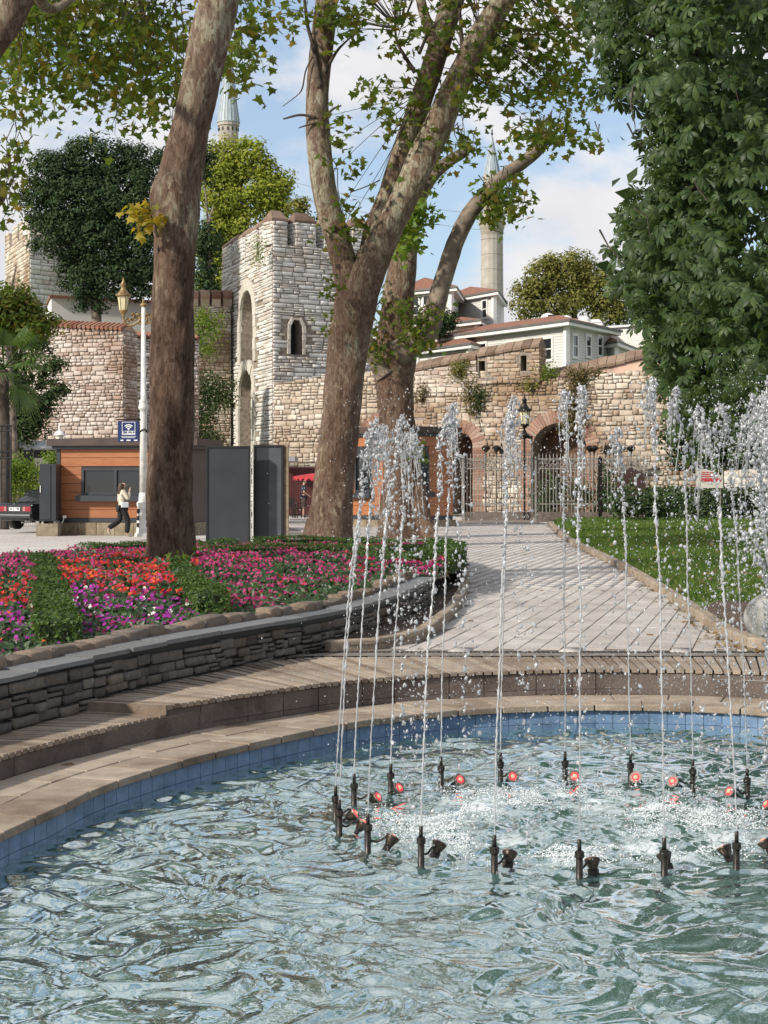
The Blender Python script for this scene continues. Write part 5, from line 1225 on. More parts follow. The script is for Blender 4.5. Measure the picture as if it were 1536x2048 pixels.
# ---- people
def skin_mesh(name, V, E, Rd, mat, parent, sub=2):
    me = bpy.data.meshes.new(name); me.from_pydata([tuple(v) for v in V], E, []); me.materials.append(mat)
    o = bpy.data.objects.new(name, me); put(o, parent, local=True)
    o.modifiers.new('skin', 'SKIN')
    for i, r in enumerate(Rd):
        r = r if hasattr(r, '__len__') else (r, r); me.skin_vertices[0].data[i].radius = r
    for i in range(len(Rd)): me.skin_vertices[0].data[i].use_root = (i == 0)
    s = o.modifiers.new('sub', 'SUBSURF'); s.levels = sub; s.render_levels = sub; return o
M['skin'] = plain('skin', (.46, .27, .19), .55, var=.05)
def person(label, loc, rz, H, J, top, trousers, shoes, hair, hair_len, shirt_sleeve='long', shorts=False, bag=False, group=None):
    """J: joint positions for a 1.7 m figure facing +y; keys per side l/r"""
    t = thing('person', label, 'person', loc, rz, group); s = H/1.70
    P = {k: Vector(v)*s for k, v in J.items()}; V, E, Rd, ix = [], [], [], {}
    def vert(k, p, r, to=None):
        ix[k] = len(V); V.append(p); Rd.append(r*s if not hasattr(r, '__len__') else tuple(q*s for q in r))
        if to is not None: E.append((ix[to], ix[k]))
    vert('pelvis', P['pelvis'], (.125, .095)); vert('waist', P['waist'], (.105, .08), 'pelvis'); vert('chest', P['chest'], (.13, .09), 'waist'); vert('neck', P['neck'], .05, 'chest')
    hd = P['head']; fw = P['face']
    vert('jaw', P['neck'].lerp(hd, .5)+fw*.012, .058, 'neck'); vert('head', hd, (.075, .09), 'jaw'); vert('crown', hd+Vector((0, 0, .075*s)), .06, 'head')
    vert('nose', hd+fw*.115+Vector((0, 0, -.02*s)), .012, 'head')
    for q in 'lr':
        vert('sh'+q, P['sh'+q], .055, 'chest'); vert('el'+q, P['el'+q], .04, 'sh'+q); vert('wr'+q, P['wr'+q], .027, 'el'+q)
        d = (P['wr'+q]-P['el'+q]).normalized(); pm = P['wr'+q]+d*.07*s; vert('pm'+q, pm, (.036, .016), 'wr'+q)
        sd = d.cross(fw).normalized() if d.cross(fw).length > .1 else Vector((1, 0, 0))
        for j, (o_, l) in enumerate(((-.028, .07), (-.010, .085), (.009, .08), (.026, .062))):
            a = pm+d*.03*s+sd*o_*s; vert(f'f{q}{j}', a+d*l*.5*s, .009, 'pm'+q); vert(f'g{q}{j}', a+d*l*s*.85+fw*.02, .008, f'f{q}{j}')
        vert('th'+q, P['wr'+q]+d*.06*s+fw*.045*s, .010, 'pm'+q)
        vert('hp'+q, P['hp'+q], .085, 'pelvis'); vert('kn'+q, P['kn'+q], .055, 'hp'+q); vert('an'+q, P['an'+q], .036, 'kn'+q); vert('to'+q, P['to'+q], .034, 'an'+q)
    skin_mesh('body', V, E, Rd, M['skin'], t)
    sub = lambda keys, edges, rad: ([P[k] if isinstance(k, str) else k for k in keys], edges, [r*s if not hasattr(r, '__len__') else tuple(q*s for q in r) for r in rad])
    # shirt
    ks = ['waist', 'chest', 'shl', 'ell', 'wrl', 'shr', 'elr', 'wrr']; hem = P['pelvis']+Vector((0, 0, .02)); nk = P['chest'].lerp(P['neck'], .62)
    ee = [(0, 1), (1, 2), (2, 3), (1, 5), (5, 6), (0, 8), (1, 9)]+([(3, 4), (6, 7)] if shirt_sleeve == 'long' else [])
    pp = [P[k] for k in ks]+[hem, nk]; rr2 = [(.13, .105), (.155, .115), .078, .062, .05, .078, .062, .05, (.14, .115), .075]
    if shirt_sleeve != 'long':
        pp[4] = pp[3]; pp[3] = P['shl'].lerp(P['ell'], .75); pp[6] = P['shr'].lerp(P['elr'], .75)
        pp = [pp[i] for i in (0, 1, 2, 3, 5, 6, 8, 9)]; rr2 = [rr2[i] for i in (0, 1, 2, 3, 5, 6, 8, 9)]; ee = [(0, 1), (1, 2), (2, 3), (1, 4), (4, 5), (0, 6), (1, 7)]
    skin_mesh('shirt', pp, ee, [r*s if not hasattr(r, '__len__') else tuple(q*s for q in r) for r in rr2], top, t)
    kp = [P['pelvis'], P['hpl'], P['knl'], P['anl']+Vector((0, 0, .03)), P['hpr'], P['knr'], P['anr']+Vector((0, 0, .03))]; kr_ = [(.15, .115), .105, .088, .082, .105, .088, .082]
    if shorts: kp[3] = P['knl'].lerp(P['anl'], .08); kp[6] = P['knr'].lerp(P['anr'], .08); kr_ = [(.15, .12), .11, .095, .09, .11, .095, .09]
    skin_mesh('trousers', kp, [(0, 1), (1, 2), (2, 3), (0, 4), (4, 5), (5, 6)], [r*s if not hasattr(r, '__len__') else tuple(q*s for q in r) for r in kr_], trousers, t)
    for q in 'lr': skin_mesh('shoe', [P['an'+q]+Vector((0, 0, -.01)), P['an'+q].lerp(P['to'+q], .5)+Vector((0, 0, .005)), P['to'+q]], [(0, 1), (1, 2)], [.05*s, .047*s, .042*s], shoes, t)
    # hair
    hv = [hd+Vector((0, 0, .055*s))-fw*.02, hd-fw*.045+Vector((0, 0, -.01*s))]; hr = [.098*s, .10*s]
    for k in range(hair_len): hv.append(hd-fw*(.07+.012*k)+Vector((0, 0, -.10*s*(k+1)))); hr.append((.10-.012*k)*s)
    skin_mesh('hair', hv, [(i, i+1) for i in range(len(hv)-1)], hr, hair, t)
    for q in (-1, 1):   # eyes
        sd = fw.cross(Vector((0, 0, 1))).normalized(); p = hd+fw*.083*s+sd*.032*s*q+Vector((0, 0, .005*s))
        v, f = ico(1); obj('eye', mesh_np('eye', v*.011*s+np.array(p), f, True), M['black'], t, local=True)
    sd = fw.cross(Vector((0, 0, 1))).normalized()
    obj('mouth', MB().box(tuple(hd+fw*.087*s+Vector((0, 0, -.06*s))), (.04*s, .02*s, .01*s), math.atan2(sd.y, sd.x)), plain('lips', (.35, .12, .10), .5) if 'lips' not in bpy.data.materials else bpy.data.materials['lips'], t, local=True)
    if bag:
        obj('shoulder_strap', MB().tube(crom([P['shr']+Vector((-.02, .06, .07)), P['chest']+Vector((.13, .08, -.1)), P['waist']+Vector((.17, .02, -.02))], 8), .014, 5), M['black'], t, local=True)
        obj('bag', MB().box(tuple(P['waist']+Vector((.19, .02, -.10))), (.08, .22, .16)), M['sign_white'], t, local=True, bevel=.02)
    return t
WALK = dict(pelvis=(0, 0, .92), waist=(0, .0, 1.08), chest=(0, .01, 1.28), neck=(0, .015, 1.44), head=(0, .03, 1.565), face=(.25, .97, -.05),
            shl=(-.17, .0, 1.36), ell=(-.21, -.02, 1.10), wrl=(-.18, .12, .92), shr=(.17, 0, 1.36), elr=(.24, .10, 1.14), wrr=(.12, .19, 1.36),
            hpl=(-.09, 0, .88), knl=(-.09, -.04, .50), anl=(-.10, -.42, .19), tol=(-.10, -.36, .05), hpr=(.09, 0, .88), knr=(.09, .16, .50), anr=(.09, .12, .09), tor=(.09, .30, .04))
WALK['anl'] = (-.10, -.40, .24); WALK['tol'] = (-.10, -.34, .08)
STAND = dict(WALK, face=(0, 1, -.05), ell=(-.23, -.02, 1.10), wrl=(-.22, .08, .86), shr=(.17, 0, 1.36), elr=(.22, -.03, 1.10), wrr=(.2, .16, .98),
             knl=(-.10, .03, .50), anl=(-.11, 0, .09), tol=(-.12, .16, .04), knr=(.10, .02, .50), anr=(.11, -.02, .09), tor=(.12, .14, .04))
M['cream_cloth'] = plain('cream_cloth', (.58, .52, .42), .9, var=.12, vs=9, bstr=.2, bscale=15); M['black_cloth'] = plain('black_cloth', (.012, .012, .014), .9, var=.15)
M['brown_hair'] = plain('brown_hair', (.06, .03, .018), .6, var=.3, vs=20); M['dark_hair'] = plain('dark_hair', (.012, .010, .009), .6); M['beige_shoe'] = plain('beige_shoe', (.42, .35, .26), .7)
person('person in cream blouse and black trousers walking past the kiosk window', (*xy(244, 50.3), 0), math.radians(-62), 1.68, WALK, M['cream_cloth'], M['black_cloth'], M['beige_shoe'], M['brown_hair'], 3, bag=True)
person('person in dark polo shirt and shorts standing by the red parasol', (*xy(607, 77), 0), math.radians(-75), 1.76, STAND, plain('navy_polo', (.02, .022, .035), .9), plain('dark_shorts', (.02, .02, .026), .9), M['black'], M['dark_hair'], 0, 'short', True)
person('person in grey shirt and black trousers behind the fountain beside the kiosk', (*xy(896, 68), 0), math.radians(150), 1.72, STAND, plain('grey_shirt', (.30, .30, .34), .9), M['black_cloth'], M['black'], M['dark_hair'], 1)

# ---- black saloon car
def car():
    t = thing('parked_car', 'old black boxy saloon car parked beside the dark cabinet', 'car', (*xy(30, 57.6), 0), math.radians(56))
    paint = plain('car_black', (.012, .012, .015), .12, var=.05, spec=.8); trim = plain('car_trim', (.025, .025, .027), .5); chrome = plain('chrome', (.6, .6, .62), .15, 1.0, var=.03)
    w = .80
    prof = [(0, .42), (0, .62), (.03, .86), (.10, .92), (.95, .95), (3.0, .93), (4.1, .84), (4.2, .70), (4.2, .32), (3.72, .30), (3.6, .42), (3.2, .42), (3.05, .30), (1.15, .30), (1.0, .42), (.55, .42), (.42, .30), (.08, .32)]
    mb = MB(); n = len(prof); yw = lambda z: w*(1 if z < .7 else 1-.12*(z-.7))
    mb.v = [(x, -yw(z), z) for x, z in prof]+[(x, yw(z), z) for x, z in prof]
    mb.f = [tuple(range(n)), tuple(range(2*n-1, n-1, -1))]+[(i, n+i, n+(i+1) % n, (i+1) % n) for i in range(n)]
    b = obj('body', mb, paint, t, local=True, bevel=.03)
    # greenhouse
    zb, zt = .935, 1.36; lo = [(.72, -.70), (3.05, -.70), (3.05, .70), (.72, .70)]; hi = [(1.22, -.56), (2.45, -.56), (2.45, .56), (1.22, .56)]
    cb_ = obj('cabin', MB().hexa([(x, y, zb) for x, y in lo]+[(x, y, zt) for x, y in hi]), paint, t, local=True, bevel=.03)
    def pane(nm, a, b_, c, d, o_):
        P = [Vector(p)+Vector(o_) for p in (a, b_, c, d)]; ctr = sum(P, Vector())/4; P = [p.lerp(ctr, .09) for p in P]
        obj(nm, MB().add([tuple(p) for p in P], [(0, 1, 2, 3)]), M['glass'], cb_, local=True)
    L = [Vector((x, y, zb)) for x, y in lo]; Hh = [Vector((x, y, zt)) for x, y in hi]
    pane('rear_window', L[3], L[0], Hh[0], Hh[3], (-.012, 0, .012)); pane('windscreen', L[1], L[2], Hh[2], Hh[1], (.012, 0, .012))
    for sgn, (a, b_, c, d) in ((-1, (L[0], L[1], Hh[1], Hh[0])), (1, (L[2], L[3], Hh[3], Hh[2]))):
        m1, m2 = a.lerp(b_, .5), d.lerp(c, .5)
        pane('side_window', a.lerp(m1, .1), m1, m2, d, (0, sgn*.014, .006)); pane('side_window', m1, b_.lerp(m1, .12), c, m2, (0, sgn*.014, .006))
    obj('bumper', MB().bb(-.10, .04, -.82, .82, .40, .56), trim, t, local=True, bevel=.03); obj('bumper', MB().bb(4.16, 4.30, -.82, .82, .38, .54), trim, t, local=True, bevel=.03)
    obj('bumper_strip', MB().bb(-.112, -.10, -.80, .80, .50, .53), chrome, t, local=True)
    red = plain('tail_red', (.30, .02, .03), .25)
    for s in (-1, 1):
        tl = obj('tail_light', MB().bb(-.022, .0, s*.56-.19, s*.56+.19, .64, .80), red, t, local=True)
        obj('reverse_lens', MB().bb(-.028, -.0225, s*.45-.05, s*.45+.05, .65, .79), plain('lens', (.35, .2, .2), .3), tl, local=True)
        obj('headlight', MB().bb(4.2, 4.22, s*.55-.2, s*.55+.2, .58, .76), chrome, t, local=True)
    obj('boot_trim', MB().bb(-.012, .0, -.78, .78, .60, .84), trim, t, local=True)
    npl = obj('number_plate', MB().bb(-.03, -.0125, -.26, .26, .655, .775), M['sign_white'], t, local=True)
    o = text(npl, '34 Z 190', (-.034, 0, .715), .125, M['black'], rz=-math.pi/2, local=True)
    obj('boot_badge', MB().bb(-.01, .02, .0, .05, .875, .90), chrome, t, local=True)
    for x in (.78, 3.4):
        for s in (-1, 1):
            R90 = Matrix.Rotation(math.pi/2, 3, 'X'); m1 = MB().lathe([(.17, -.09), (.27, -.09), (.30, -.06), (.30, .06), (.27, .09), (.17, .09)], n=20); m1.v = [tuple(R90 @ Vector(v)+Vector((x, s*.71, .30))) for v in m1.v]
            ty = obj('wheel', m1, M['black'], t, True, local=True)
            m2 = MB().lathe([(.02, -.05), (.16, -.06), (.175, -.08), (.175, .08), (.16, .06), (.02, .05)], n=16); m2.v = [tuple(R90 @ Vector(v)+Vector((x, s*.71, .30))) for v in m2.v]
            obj('rim', m2, chrome, ty, True, local=True)
    obj('exhaust', MB().tube([(-.12, -.45, .27), (.5, -.45, .28)], .025, 8), chrome, t, local=True)
    for s in (-1, 1): obj('mirror', MB().bb(2.85, 2.97, s*.82-.07, s*.82+.07, .98, 1.08), trim, t, local=True, bevel=.02)
car()
# pale boulder on the soil by the kerb
v, f = ico(3); v = v*np.array([.40, .30, .36]); nv = v*(1+.10*vnoise(v[:, 0]*4+5, v[:, 2]*4+v[:, 1]*3+5, 41, 1)[:, None]+.02*vnoise(v[:, 0]*12, v[:, 1]*12+v[:, 2]*9, 42, 1)[:, None])
bl = obj('boulder', mesh_np('boulder', nv+np.array([4.22, 18.0, .24]), f, True), plain('pale_rock', (.36, .36, .345), .7, var=.4, vs=5, bstr=.6, bscale=25))
tag(bl, 'pale grey boulder on the soil beside the long kerb', 'boulder')
# ================= trees =================
def bark_mat():
    m, nt, b, o = new_mat('plane_bark'); p = pos(nt, (1, 1, .42))
    nv = NN(nt, 'ShaderNodeTexNoise', inp={'Scale': 5, 'Detail': 5}); LK(nt, p, nv.inputs['Vector'])
    sc_ = NN(nt, 'ShaderNodeVectorMath', operation='SCALE', inp={'Scale': .22}); LK(nt, nv.outputs['Color'], sc_.inputs[0])
    mw = NN(nt, 'ShaderNodeVectorMath', operation='ADD'); LK(nt, p, mw.inputs[0]); LK(nt, sc_.outputs[0], mw.inputs[1])
    v = NN(nt, 'ShaderNodeTexVoronoi', inp={'Scale': 9.0}); LK(nt, mw.outputs[0], v.inputs['Vector'])
    v2 = NN(nt, 'ShaderNodeTexVoronoi', inp={'Scale': 24.0}); LK(nt, mw.outputs[0], v2.inputs['Vector'])
    sx = NN(nt, 'ShaderNodeSeparateXYZ'); LK(nt, pos(nt), sx.inputs[0])
    zf = MATH(nt, 'MULTIPLY', MATH(nt, 'MINIMUM', MATH(nt, 'MAXIMUM', MATH(nt, 'SUBTRACT', sx.outputs[2], 4.2), 0.0), 5.0), .032)
    s1 = NN(nt, 'ShaderNodeSeparateColor'); LK(nt, v.outputs['Color'], s1.inputs[0]); s2 = NN(nt, 'ShaderNodeSeparateColor'); LK(nt, v2.outputs['Color'], s2.inputs[0])
    big = noise(nt, p, 1.1, 4, .6)
    val = MATH(nt, 'ADD', MATH(nt, 'ADD', MATH(nt, 'MULTIPLY', s1.outputs[0], .17), MATH(nt, 'MULTIPLY', s2.outputs[0], .17)), MATH(nt, 'ADD', MATH(nt, 'MULTIPLY', big, .60), MATH(nt, 'ADD', zf, .105)))
    c = ramp(nt, val, [(.36, (.060, .037, .027)), (.50, (.112, .071, .051)), (.64, (.165, .112, .082)), (.73, (.215, .162, .118)), (.80, (.30, .265, .19)), (.93, (.36, .34, .26))]).outputs[0]
    f = noise(nt, pos(nt, (1, 1, .20)), 22, 7, .78)
    c = mixc(nt, .6, c, ramp(nt, f, [(.38, (.30, .25, .22)), (.52, (1, 1, 1))]).outputs[0], 'MULTIPLY')
    pit = ramp(nt, noise(nt, pos(nt, (1, 1, .5)), 30, 3, .6), [(.30, (.15, .12, .1)), (.40, (1, 1, 1))]).outputs[0]
    c = mixc(nt, .6, c, pit, 'MULTIPLY')
    LK(nt, c, b.inputs['Base Color']); b.inputs['Roughness'].default_value = .9; b.inputs['Specular IOR Level'].default_value = .15
    hgt = MATH(nt, 'ADD', MATH(nt, 'MULTIPLY', f, .9), MATH(nt, 'ADD', MATH(nt, 'MULTIPLY', s1.outputs[0], .35), MATH(nt, 'MULTIPLY', s2.outputs[0], .25))); bump(nt, b, hgt, .9, .05); return m
M['plane_bark'] = bark_mat(); M['pale_bark'] = M['plane_bark']
M['dark_bark'] = plain('dark_bark', (.07, .052, .04), .9, var=.35, vs=5, bstr=.8, bscale=14)
M['grey_bark'] = plain('grey_bark', (.19, .15, .115), .9, var=.4, vs=3, bstr=.6, bscale=10)
def limb_mesh(mb, P, Rr, n=36, step=.06, lump=.05, seed=0, flare=0.0):
    """tapered, knobbly limb through 3-D points"""
    C = crom([(*p, r) for p, r in zip(P, Rr)], 24*len(P)); C = resample(C, step=step)
    T = np.gradient(C[:, :3], axis=0); T /= np.linalg.norm(T, axis=1, keepdims=True)
    x = np.cross(T[0], [0, 1, 0.3]); x /= np.linalg.norm(x); b0 = len(mb.v); ang_ = np.linspace(0, 2*math.pi, n, endpoint=False)
    s_ = 0.0
    for i in range(len(C)):
        x = x-T[i]*x.dot(T[i]); x /= np.linalg.norm(x); y = np.cross(T[i], x); r = C[i, 3]; s_ = i*step
        rr = r*(1+lump*vnoise(np.cos(ang_)*1.3+seed, np.full(n, s_*1.1)+np.sin(ang_)*1.3, 50+seed, 1.0)+lump*.45*vnoise(np.cos(ang_)*3+seed*2, s_*3.2+np.sin(ang_)*3, 51+seed, 1.0)+lump*.22*vnoise(np.cos(ang_)*8+seed*2, s_*5+np.sin(ang_)*8, 52+seed, 1.0))
        if flare:
            rr = rr+flare*math.exp(-s_/.28)*(.6+.5*np.cos(ang_*5+seed))
        pts = C[i, :3]+x*(np.cos(ang_)*rr)[:, None]+y*(np.sin(ang_)*rr)[:, None]; mb.v += [tuple(p) for p in pts]
    for i in range(len(C)-1):
        for k in range(n): mb.f.append((b0+i*n+k, b0+i*n+(k+1) % n, b0+(i+1)*n+(k+1) % n, b0+(i+1)*n+k))
    mb.f.append(tuple(b0+k for k in reversed(range(n)))); mb.f.append(tuple(b0+(len(C)-1)*n+k for k in range(n)))
def limb(name, par, pts, d, mat, n=32, step=.07, lump=.05, seed=0, flare=0.0, dd=None):
    """pts: (px, py, width px[, depth offset])"""
    mb = MB(); P = [S(q[0], q[1], d+(q[3] if len(q) > 3 else 0)) for q in pts]; Rr = [q[2]/2*(d+(q[3] if len(q) > 3 else 0))/F for q in pts]
    limb_mesh(mb, P, Rr, n, step, lump, seed, flare); return obj(name, mb, mat, par, True)
# leaf shapes
def plane_leaf():
    o = [(0, -.05), (.22, -.02), (.50, -.12), (.40, .18), (.56, .42), (.26, .46), (.14, .62), (0, 1.0), (-.14, .62), (-.26, .46), (-.56, .42), (-.40, .18), (-.50, -.12), (-.22, -.02)]
    v = [(0, .3, .06)]+[(x, y, -.10*abs(x)-.12*max(0, y-.5)) for x, y in o]; return np.array(v), np.array([(0, i, i % len(o)+1) for i in range(1, len(o)+1)])
PL_V, PL_F = plane_leaf()
def palmate(k=6):
    V, Fc = [], []
    for i in range(k):
        a = math.radians(-105+210*i/(k-1)); L = 1.0-.28*abs(i-(k-1)/2)/((k-1)/2); c, s = math.cos(a), math.sin(a)
        pts = [(0, .06, 0), (.13, .40, -.03), (.20, .70, -.14), (0, 1.0, -.36), (-.20, .70, -.14), (-.13, .40, -.03), (0, .6, -.02)]
        b = len(V); V += [((x*c+y*s)*L, (-x*s+y*c)*L, z*L) for x, y, z in pts]
        for t in ((6, 0, 1), (6, 1, 2), (6, 2, 3), (6, 3, 4), (6, 4, 5), (6, 5, 0)): Fc.append(tuple(b+q for q in t))
    return np.array(V), np.array(Fc)
CH_V, CH_F = palmate()
LF_V = np.array([(0, 0, 0), (.28, .45, .06), (0, 1, -.08), (-.28, .45, .06)]); LF_F = np.array([(0, 1, 2), (0, 2, 3)])
M['plane_leaf'] = leafmat('plane_leaf', [(.055, .095, .018), (.09, .14, .024), (.125, .165, .028), (.075, .115, .021), (.165, .165, .032), (.065, .10, .019), (.21, .15, .035)], .55, .55, 1.75, .15)
M['bright_leaf'] = leafmat('bright_leaf', [(.09, .17, .015), (.14, .22, .02), (.19, .23, .025)], .45, .5, 1.5)
M['gold_leaf'] = leafmat('gold_leaf', [(.40, .28, .02), (.46, .34, .03), (.25, .24, .03)], .45, .5, 1.3)
M['chestnut_leaf'] = leafmat('chestnut_leaf', [(.032, .056, .022), (.05, .082, .03), (.072, .115, .038), (.04, .066, .027), (.10, .15, .045)], .38, .45, 2.1, .25)
M['evergreen_leaf'] = leafmat('evergreen_leaf', [(.026, .046, .022), (.042, .07, .03), (.062, .095, .04), (.032, .054, .026)], .2, .6, 1.4, .08)
M['yellow_leaf'] = leafmat('yellow_leaf', [(.22, .28, .045), (.31, .36, .055), (.40, .42, .065), (.15, .20, .035)], .4, .6, 1.3, .1)
M['olive_leaf'] = leafmat('olive_leaf', [(.14, .155, .045), (.21, .215, .06), (.28, .26, .07), (.11, .125, .04)], .35, .6, 1.4, .1)
M['ivy_leaf'] = leafmat('ivy_leaf', [(.03, .05, .02), (.05, .08, .03), (.075, .11, .036)], .2, .6, 1.4, .12)
M['dry_leaf'] = leafmat('dry_leaf', [(.12, .085, .03), (.16, .12, .04), (.08, .085, .025)], .2, .7, 1.2)
def sprays(regions, cl_n, cl_r, drop=.6, seed=1, far=0.0):
    """regions: (px, py, rx, ry, d, dd, clusters). returns leaf positions and cluster centres"""
    r = np.random.default_rng(seed); P, Cn = [], []
    for px, py, rx, ry, d, dd, nc in regions:
        for _ in range(nc):
            a = r.uniform(0, 2*math.pi); q = math.sqrt(r.uniform(0, 1)); D = d+far+r.uniform(-dd, dd)
            c = np.array(S(px+math.cos(a)*rx*q, py+math.sin(a)*ry*q, D)); Cn.append(c)
            n = r.integers(*cl_n); off_ = r.normal(0, 1, (n, 3))*cl_r*np.array([1, 1, .75]); off_[:, 2] -= drop*np.abs(r.normal(0, cl_r*.5, n)); P.append(c+off_)
    return np.vstack(P), np.array(Cn)
def leaves(name, par, P, size, mat, tv=None, tf=None, up_=.55, seed=0, toward=None):
    tv = PL_V if tv is None else tv; tf = PL_F if tf is None else tf
    n = len(P); nr = rng.normal(0, 1, (n, 3))*.6+np.array([0, -.35, up_]); 
    o = scatter(name, tv, tf, P, rot_basis(nr, rng.uniform(0, 2*math.pi, n)), rng.uniform(size*.6, size*1.15, n), mat, par); o['kind'] = 'stuff'; return o
def twigs(name, par, Cn, mat, r=.008, L=.7, seed=0, src=None):
    mb = MB(); rr_ = random.Random(seed)
    for c in Cn:
        c = Vector(c)
        up_ = Vector((rr_.uniform(-.5, .5), rr_.uniform(-.3, .3), rr_.uniform(.5, 1.0)))*L
        if src is not None:
            s_ = min(src, key=lambda q: (Vector(q)-c).length); v = Vector(s_)-c
            if v.length < L*5: up_ = v*.9
        mid = c+up_*.5+Vector((rr_.uniform(-.12, .12), rr_.uniform(-.1, .1), rr_.uniform(-.02, .12)))*L
        mb.tube([c-up_*.12, c, mid, c+up_], [r*.4, r*.7, r, r*1.5], 4, cap=False)
    o = obj(name, mb, mat, par); o['kind'] = 'stuff'; return o
PT = 'plane trees round the flower bed'
# --- tree 1: big leaning trunk in the bed
t1 = thing('plane_tree', 'big plane tree with flaking bark and swollen burl standing in the flower bed', 'tree', tuple(S(338, 1150, 27.5)), group=PT)
D1 = 27.5
limb('trunk', t1, [(336, 1168, 112), (337, 1140, 104), (338, 1110, 100), (339, 1050, 95), (340, 980, 91), (343, 900, 87), (344, 820, 86), (345, 740, 86), (346, 660, 84), (348, 580, 82), (350, 500, 87), (352, 440, 92), (352, 400, 92), (358, 360, 88), (370, 310, 82), (384, 250, 77), (397, 190, 76), (412, 120, 77), (428, 50, 78), (445, -20, 78), (462, -110, 72), (480, -220, 66)], D1, M['plane_bark'], 48, .045, .05, 3, .10)
limb('burl', t1, [(352, 470, 62), (338, 425, 66), (326, 392, 52), (332, 362, 44), (345, 340, 30)], D1-.02, M['plane_bark'], 24, .04, .10, 5)
limb('limb', t1, [(470, -180, 55), (420, -300, 48, 2), (300, -420, 40, 5), (120, -500, 30, 9)], D1, M['pale_bark'], 16, .15, .05, 6)
limb('limb', t1, [(478, -200, 55), (560, -330, 46, 2), (660, -480, 36, 4)], D1, M['pale_bark'], 16, .15, .05, 7)
src1 = [S(q[0], q[1], D1+q[2]) for q in ((420, -150, 2), (300, -200, 5), (200, -160, 6), (100, -140, 6), (30, -120, 6), (260, -80, 6), (150, -60, 7), (350, -90, 5), (60, -40, 6))]
reg = [(60, 30, 70, 45, 34, 3, 30), (180, 30, 80, 50, 35, 3, 36), (300, 40, 70, 60, 35, 3, 34), (50, 110, 60, 50, 34, 3, 26), (150, 110, 70, 55, 35, 3, 24), (260, 120, 70, 60, 35, 3, 24), (340, 130, 45, 60, 35, 3, 15),
       (25, 190, 35, 45, 33, 2, 12), (75, 215, 20, 18, 33, 2, 4), (150, 165, 40, 25, 35, 2, 8), (235, 215, 16, 38, 34, 1.5, 9), (205, 165, 30, 30, 35, 2, 6), (300, 195, 30, 30, 35, 2, 9), (340, 225, 14, 28, 34, 1.5, 6), (462, 105, 18, 55, 31, 2, 10), (490, 70, 22, 60, 31, 2, 7), (500, 10, 30, 30, 31, 2, 6),
       (60, -90, 120, 80, 33, 4, 40), (220, -90, 140, 80, 34, 4, 44), (380, -120, 120, 80, 33, 4, 36), (500, -160, 120, 90, 31, 4, 22)]
P, Cn = sprays([(*q_[:6], int(q_[6]*.8+.5)) if q_[1] < 150 else (*q_[:6], int(q_[6]*.62+.5)) for q_ in reg], (9, 20), .33, .8, 11)
cr1 = obj('crown', MB().add([], []), None, t1) if False else leaves('crown', t1, P, .20, M['plane_leaf'])
twigs('twig', t1, Cn[::2], M['dark_bark'], .010, .8, 3, src1)
P, Cn = sprays([(285, 432, 22, 20, D1-.6, .2, 3), (300, 445, 14, 14, D1-.5, .15, 2)], (14, 22), .12, .5, 12); leaves('golden_shoot', t1, P, .14, M['gold_leaf'])
P, Cn = sprays([(360, 1122, 20, 8, D1-.7, .15, 2), (600, 1000, 3, 3, 33, .1, 0)], (8, 12), .10, .2, 13); leaves('basal_shoot', t1, P, .11, M['bright_leaf'])

# --- tree 2: forked trunk
t2 = thing('plane_tree', 'forked plane tree with two pale limbs behind the hedged flower bed', 'tree', (*xy(658, 42.5), 0), group=PT); D2 = 42.5
limb('trunk', t2, [(652, 1150, 118), (656, 1085, 100), (661, 1010, 86), (670, 930, 78), (680, 850, 76), (688, 770, 76), (696, 690, 78), (706, 630, 84), (715, 590, 84), (724, 555, 72), (736, 515, 50), (748, 475, 18)], D2, M['plane_bark'], 44, .05, .05, 8, .08)
limb('limb', t2, [(700, 690, 20, .3), (704, 635, 46, .1), (698, 570, 54, -.05), (682, 505, 50, -.1), (664, 440, 49), (650, 380, 49), (640, 310, 47), (635, 240, 46), (637, 160, 46), (645, 70, 46), (652, 0, 44), (660, -90, 42), (668, -220, 36)], D2, M['pale_bark'], 28, .05, .05, 9)
limb('limb', t2, [(702, 680, 20, .35), (710, 635, 52, .2), (724, 585, 68, .1), (744, 528, 66), (772, 465, 60), (808, 395, 57), (845, 315, 56), (880, 240, 54), (917, 160, 52), (955, 85, 50), (1000, 10, 48), (1050, -70, 44), (1110, -180, 38)], D2-.35, M['pale_bark'], 28, .05, .05, 10)
limb('limb', t2, [(738, 530, 50), (756, 460, 48), (778, 395, 46), (800, 320, 46), (830, 235, 46), (860, 150, 46), (885, 70, 46), (905, 0, 44), (930, -100, 40)], D2+.45, M['plane_bark'], 24, .05, .05, 14)
limb('limb', t2, [(878, 120, 26), (862, 70, 22), (846, 20, 20), (835, -30, 18)], D2+.3, M['pale_bark'], 16, .06, .05, 15)
bw = [[(640, 175, 12), (628, 100, 9), (615, 50, 7), (608, -10, 6)], [(650, 145, 8), (672, 105, 6), (690, 85, 4), (712, 66, 2)], [(632, 235, 6), (600, 230, 5), (566, 238, 3)], [(633, 245, 5), (615, 250, 4), (597, 256, 2)], [(630, 105, 4), (612, 140, 3), (605, 175, 3), (595, 190, 2), (565, 213, 1.5)], [(650, 235, 6), (666, 218, 5), (683, 211, 3)],
      [(830, 145, 9), (808, 110, 7), (792, 75, 5), (790, 0, 5)], [(760, 360, 3), (735, 372, 2.5), (700, 385, 1.8)], [(925, 95, 10), (922, 60, 8), (918, 0, 6)], [(838, 108, 7), (860, 60, 5), (884, 35, 3)], [(640, 290, 3), (672, 330, 2), (676, 380, 2), (690, 440, 1.5)]]
for i, b in enumerate(bw): limb('branch', t2, b, D2-.3, M['dark_bark'], 8, .06, .05, 16+i)
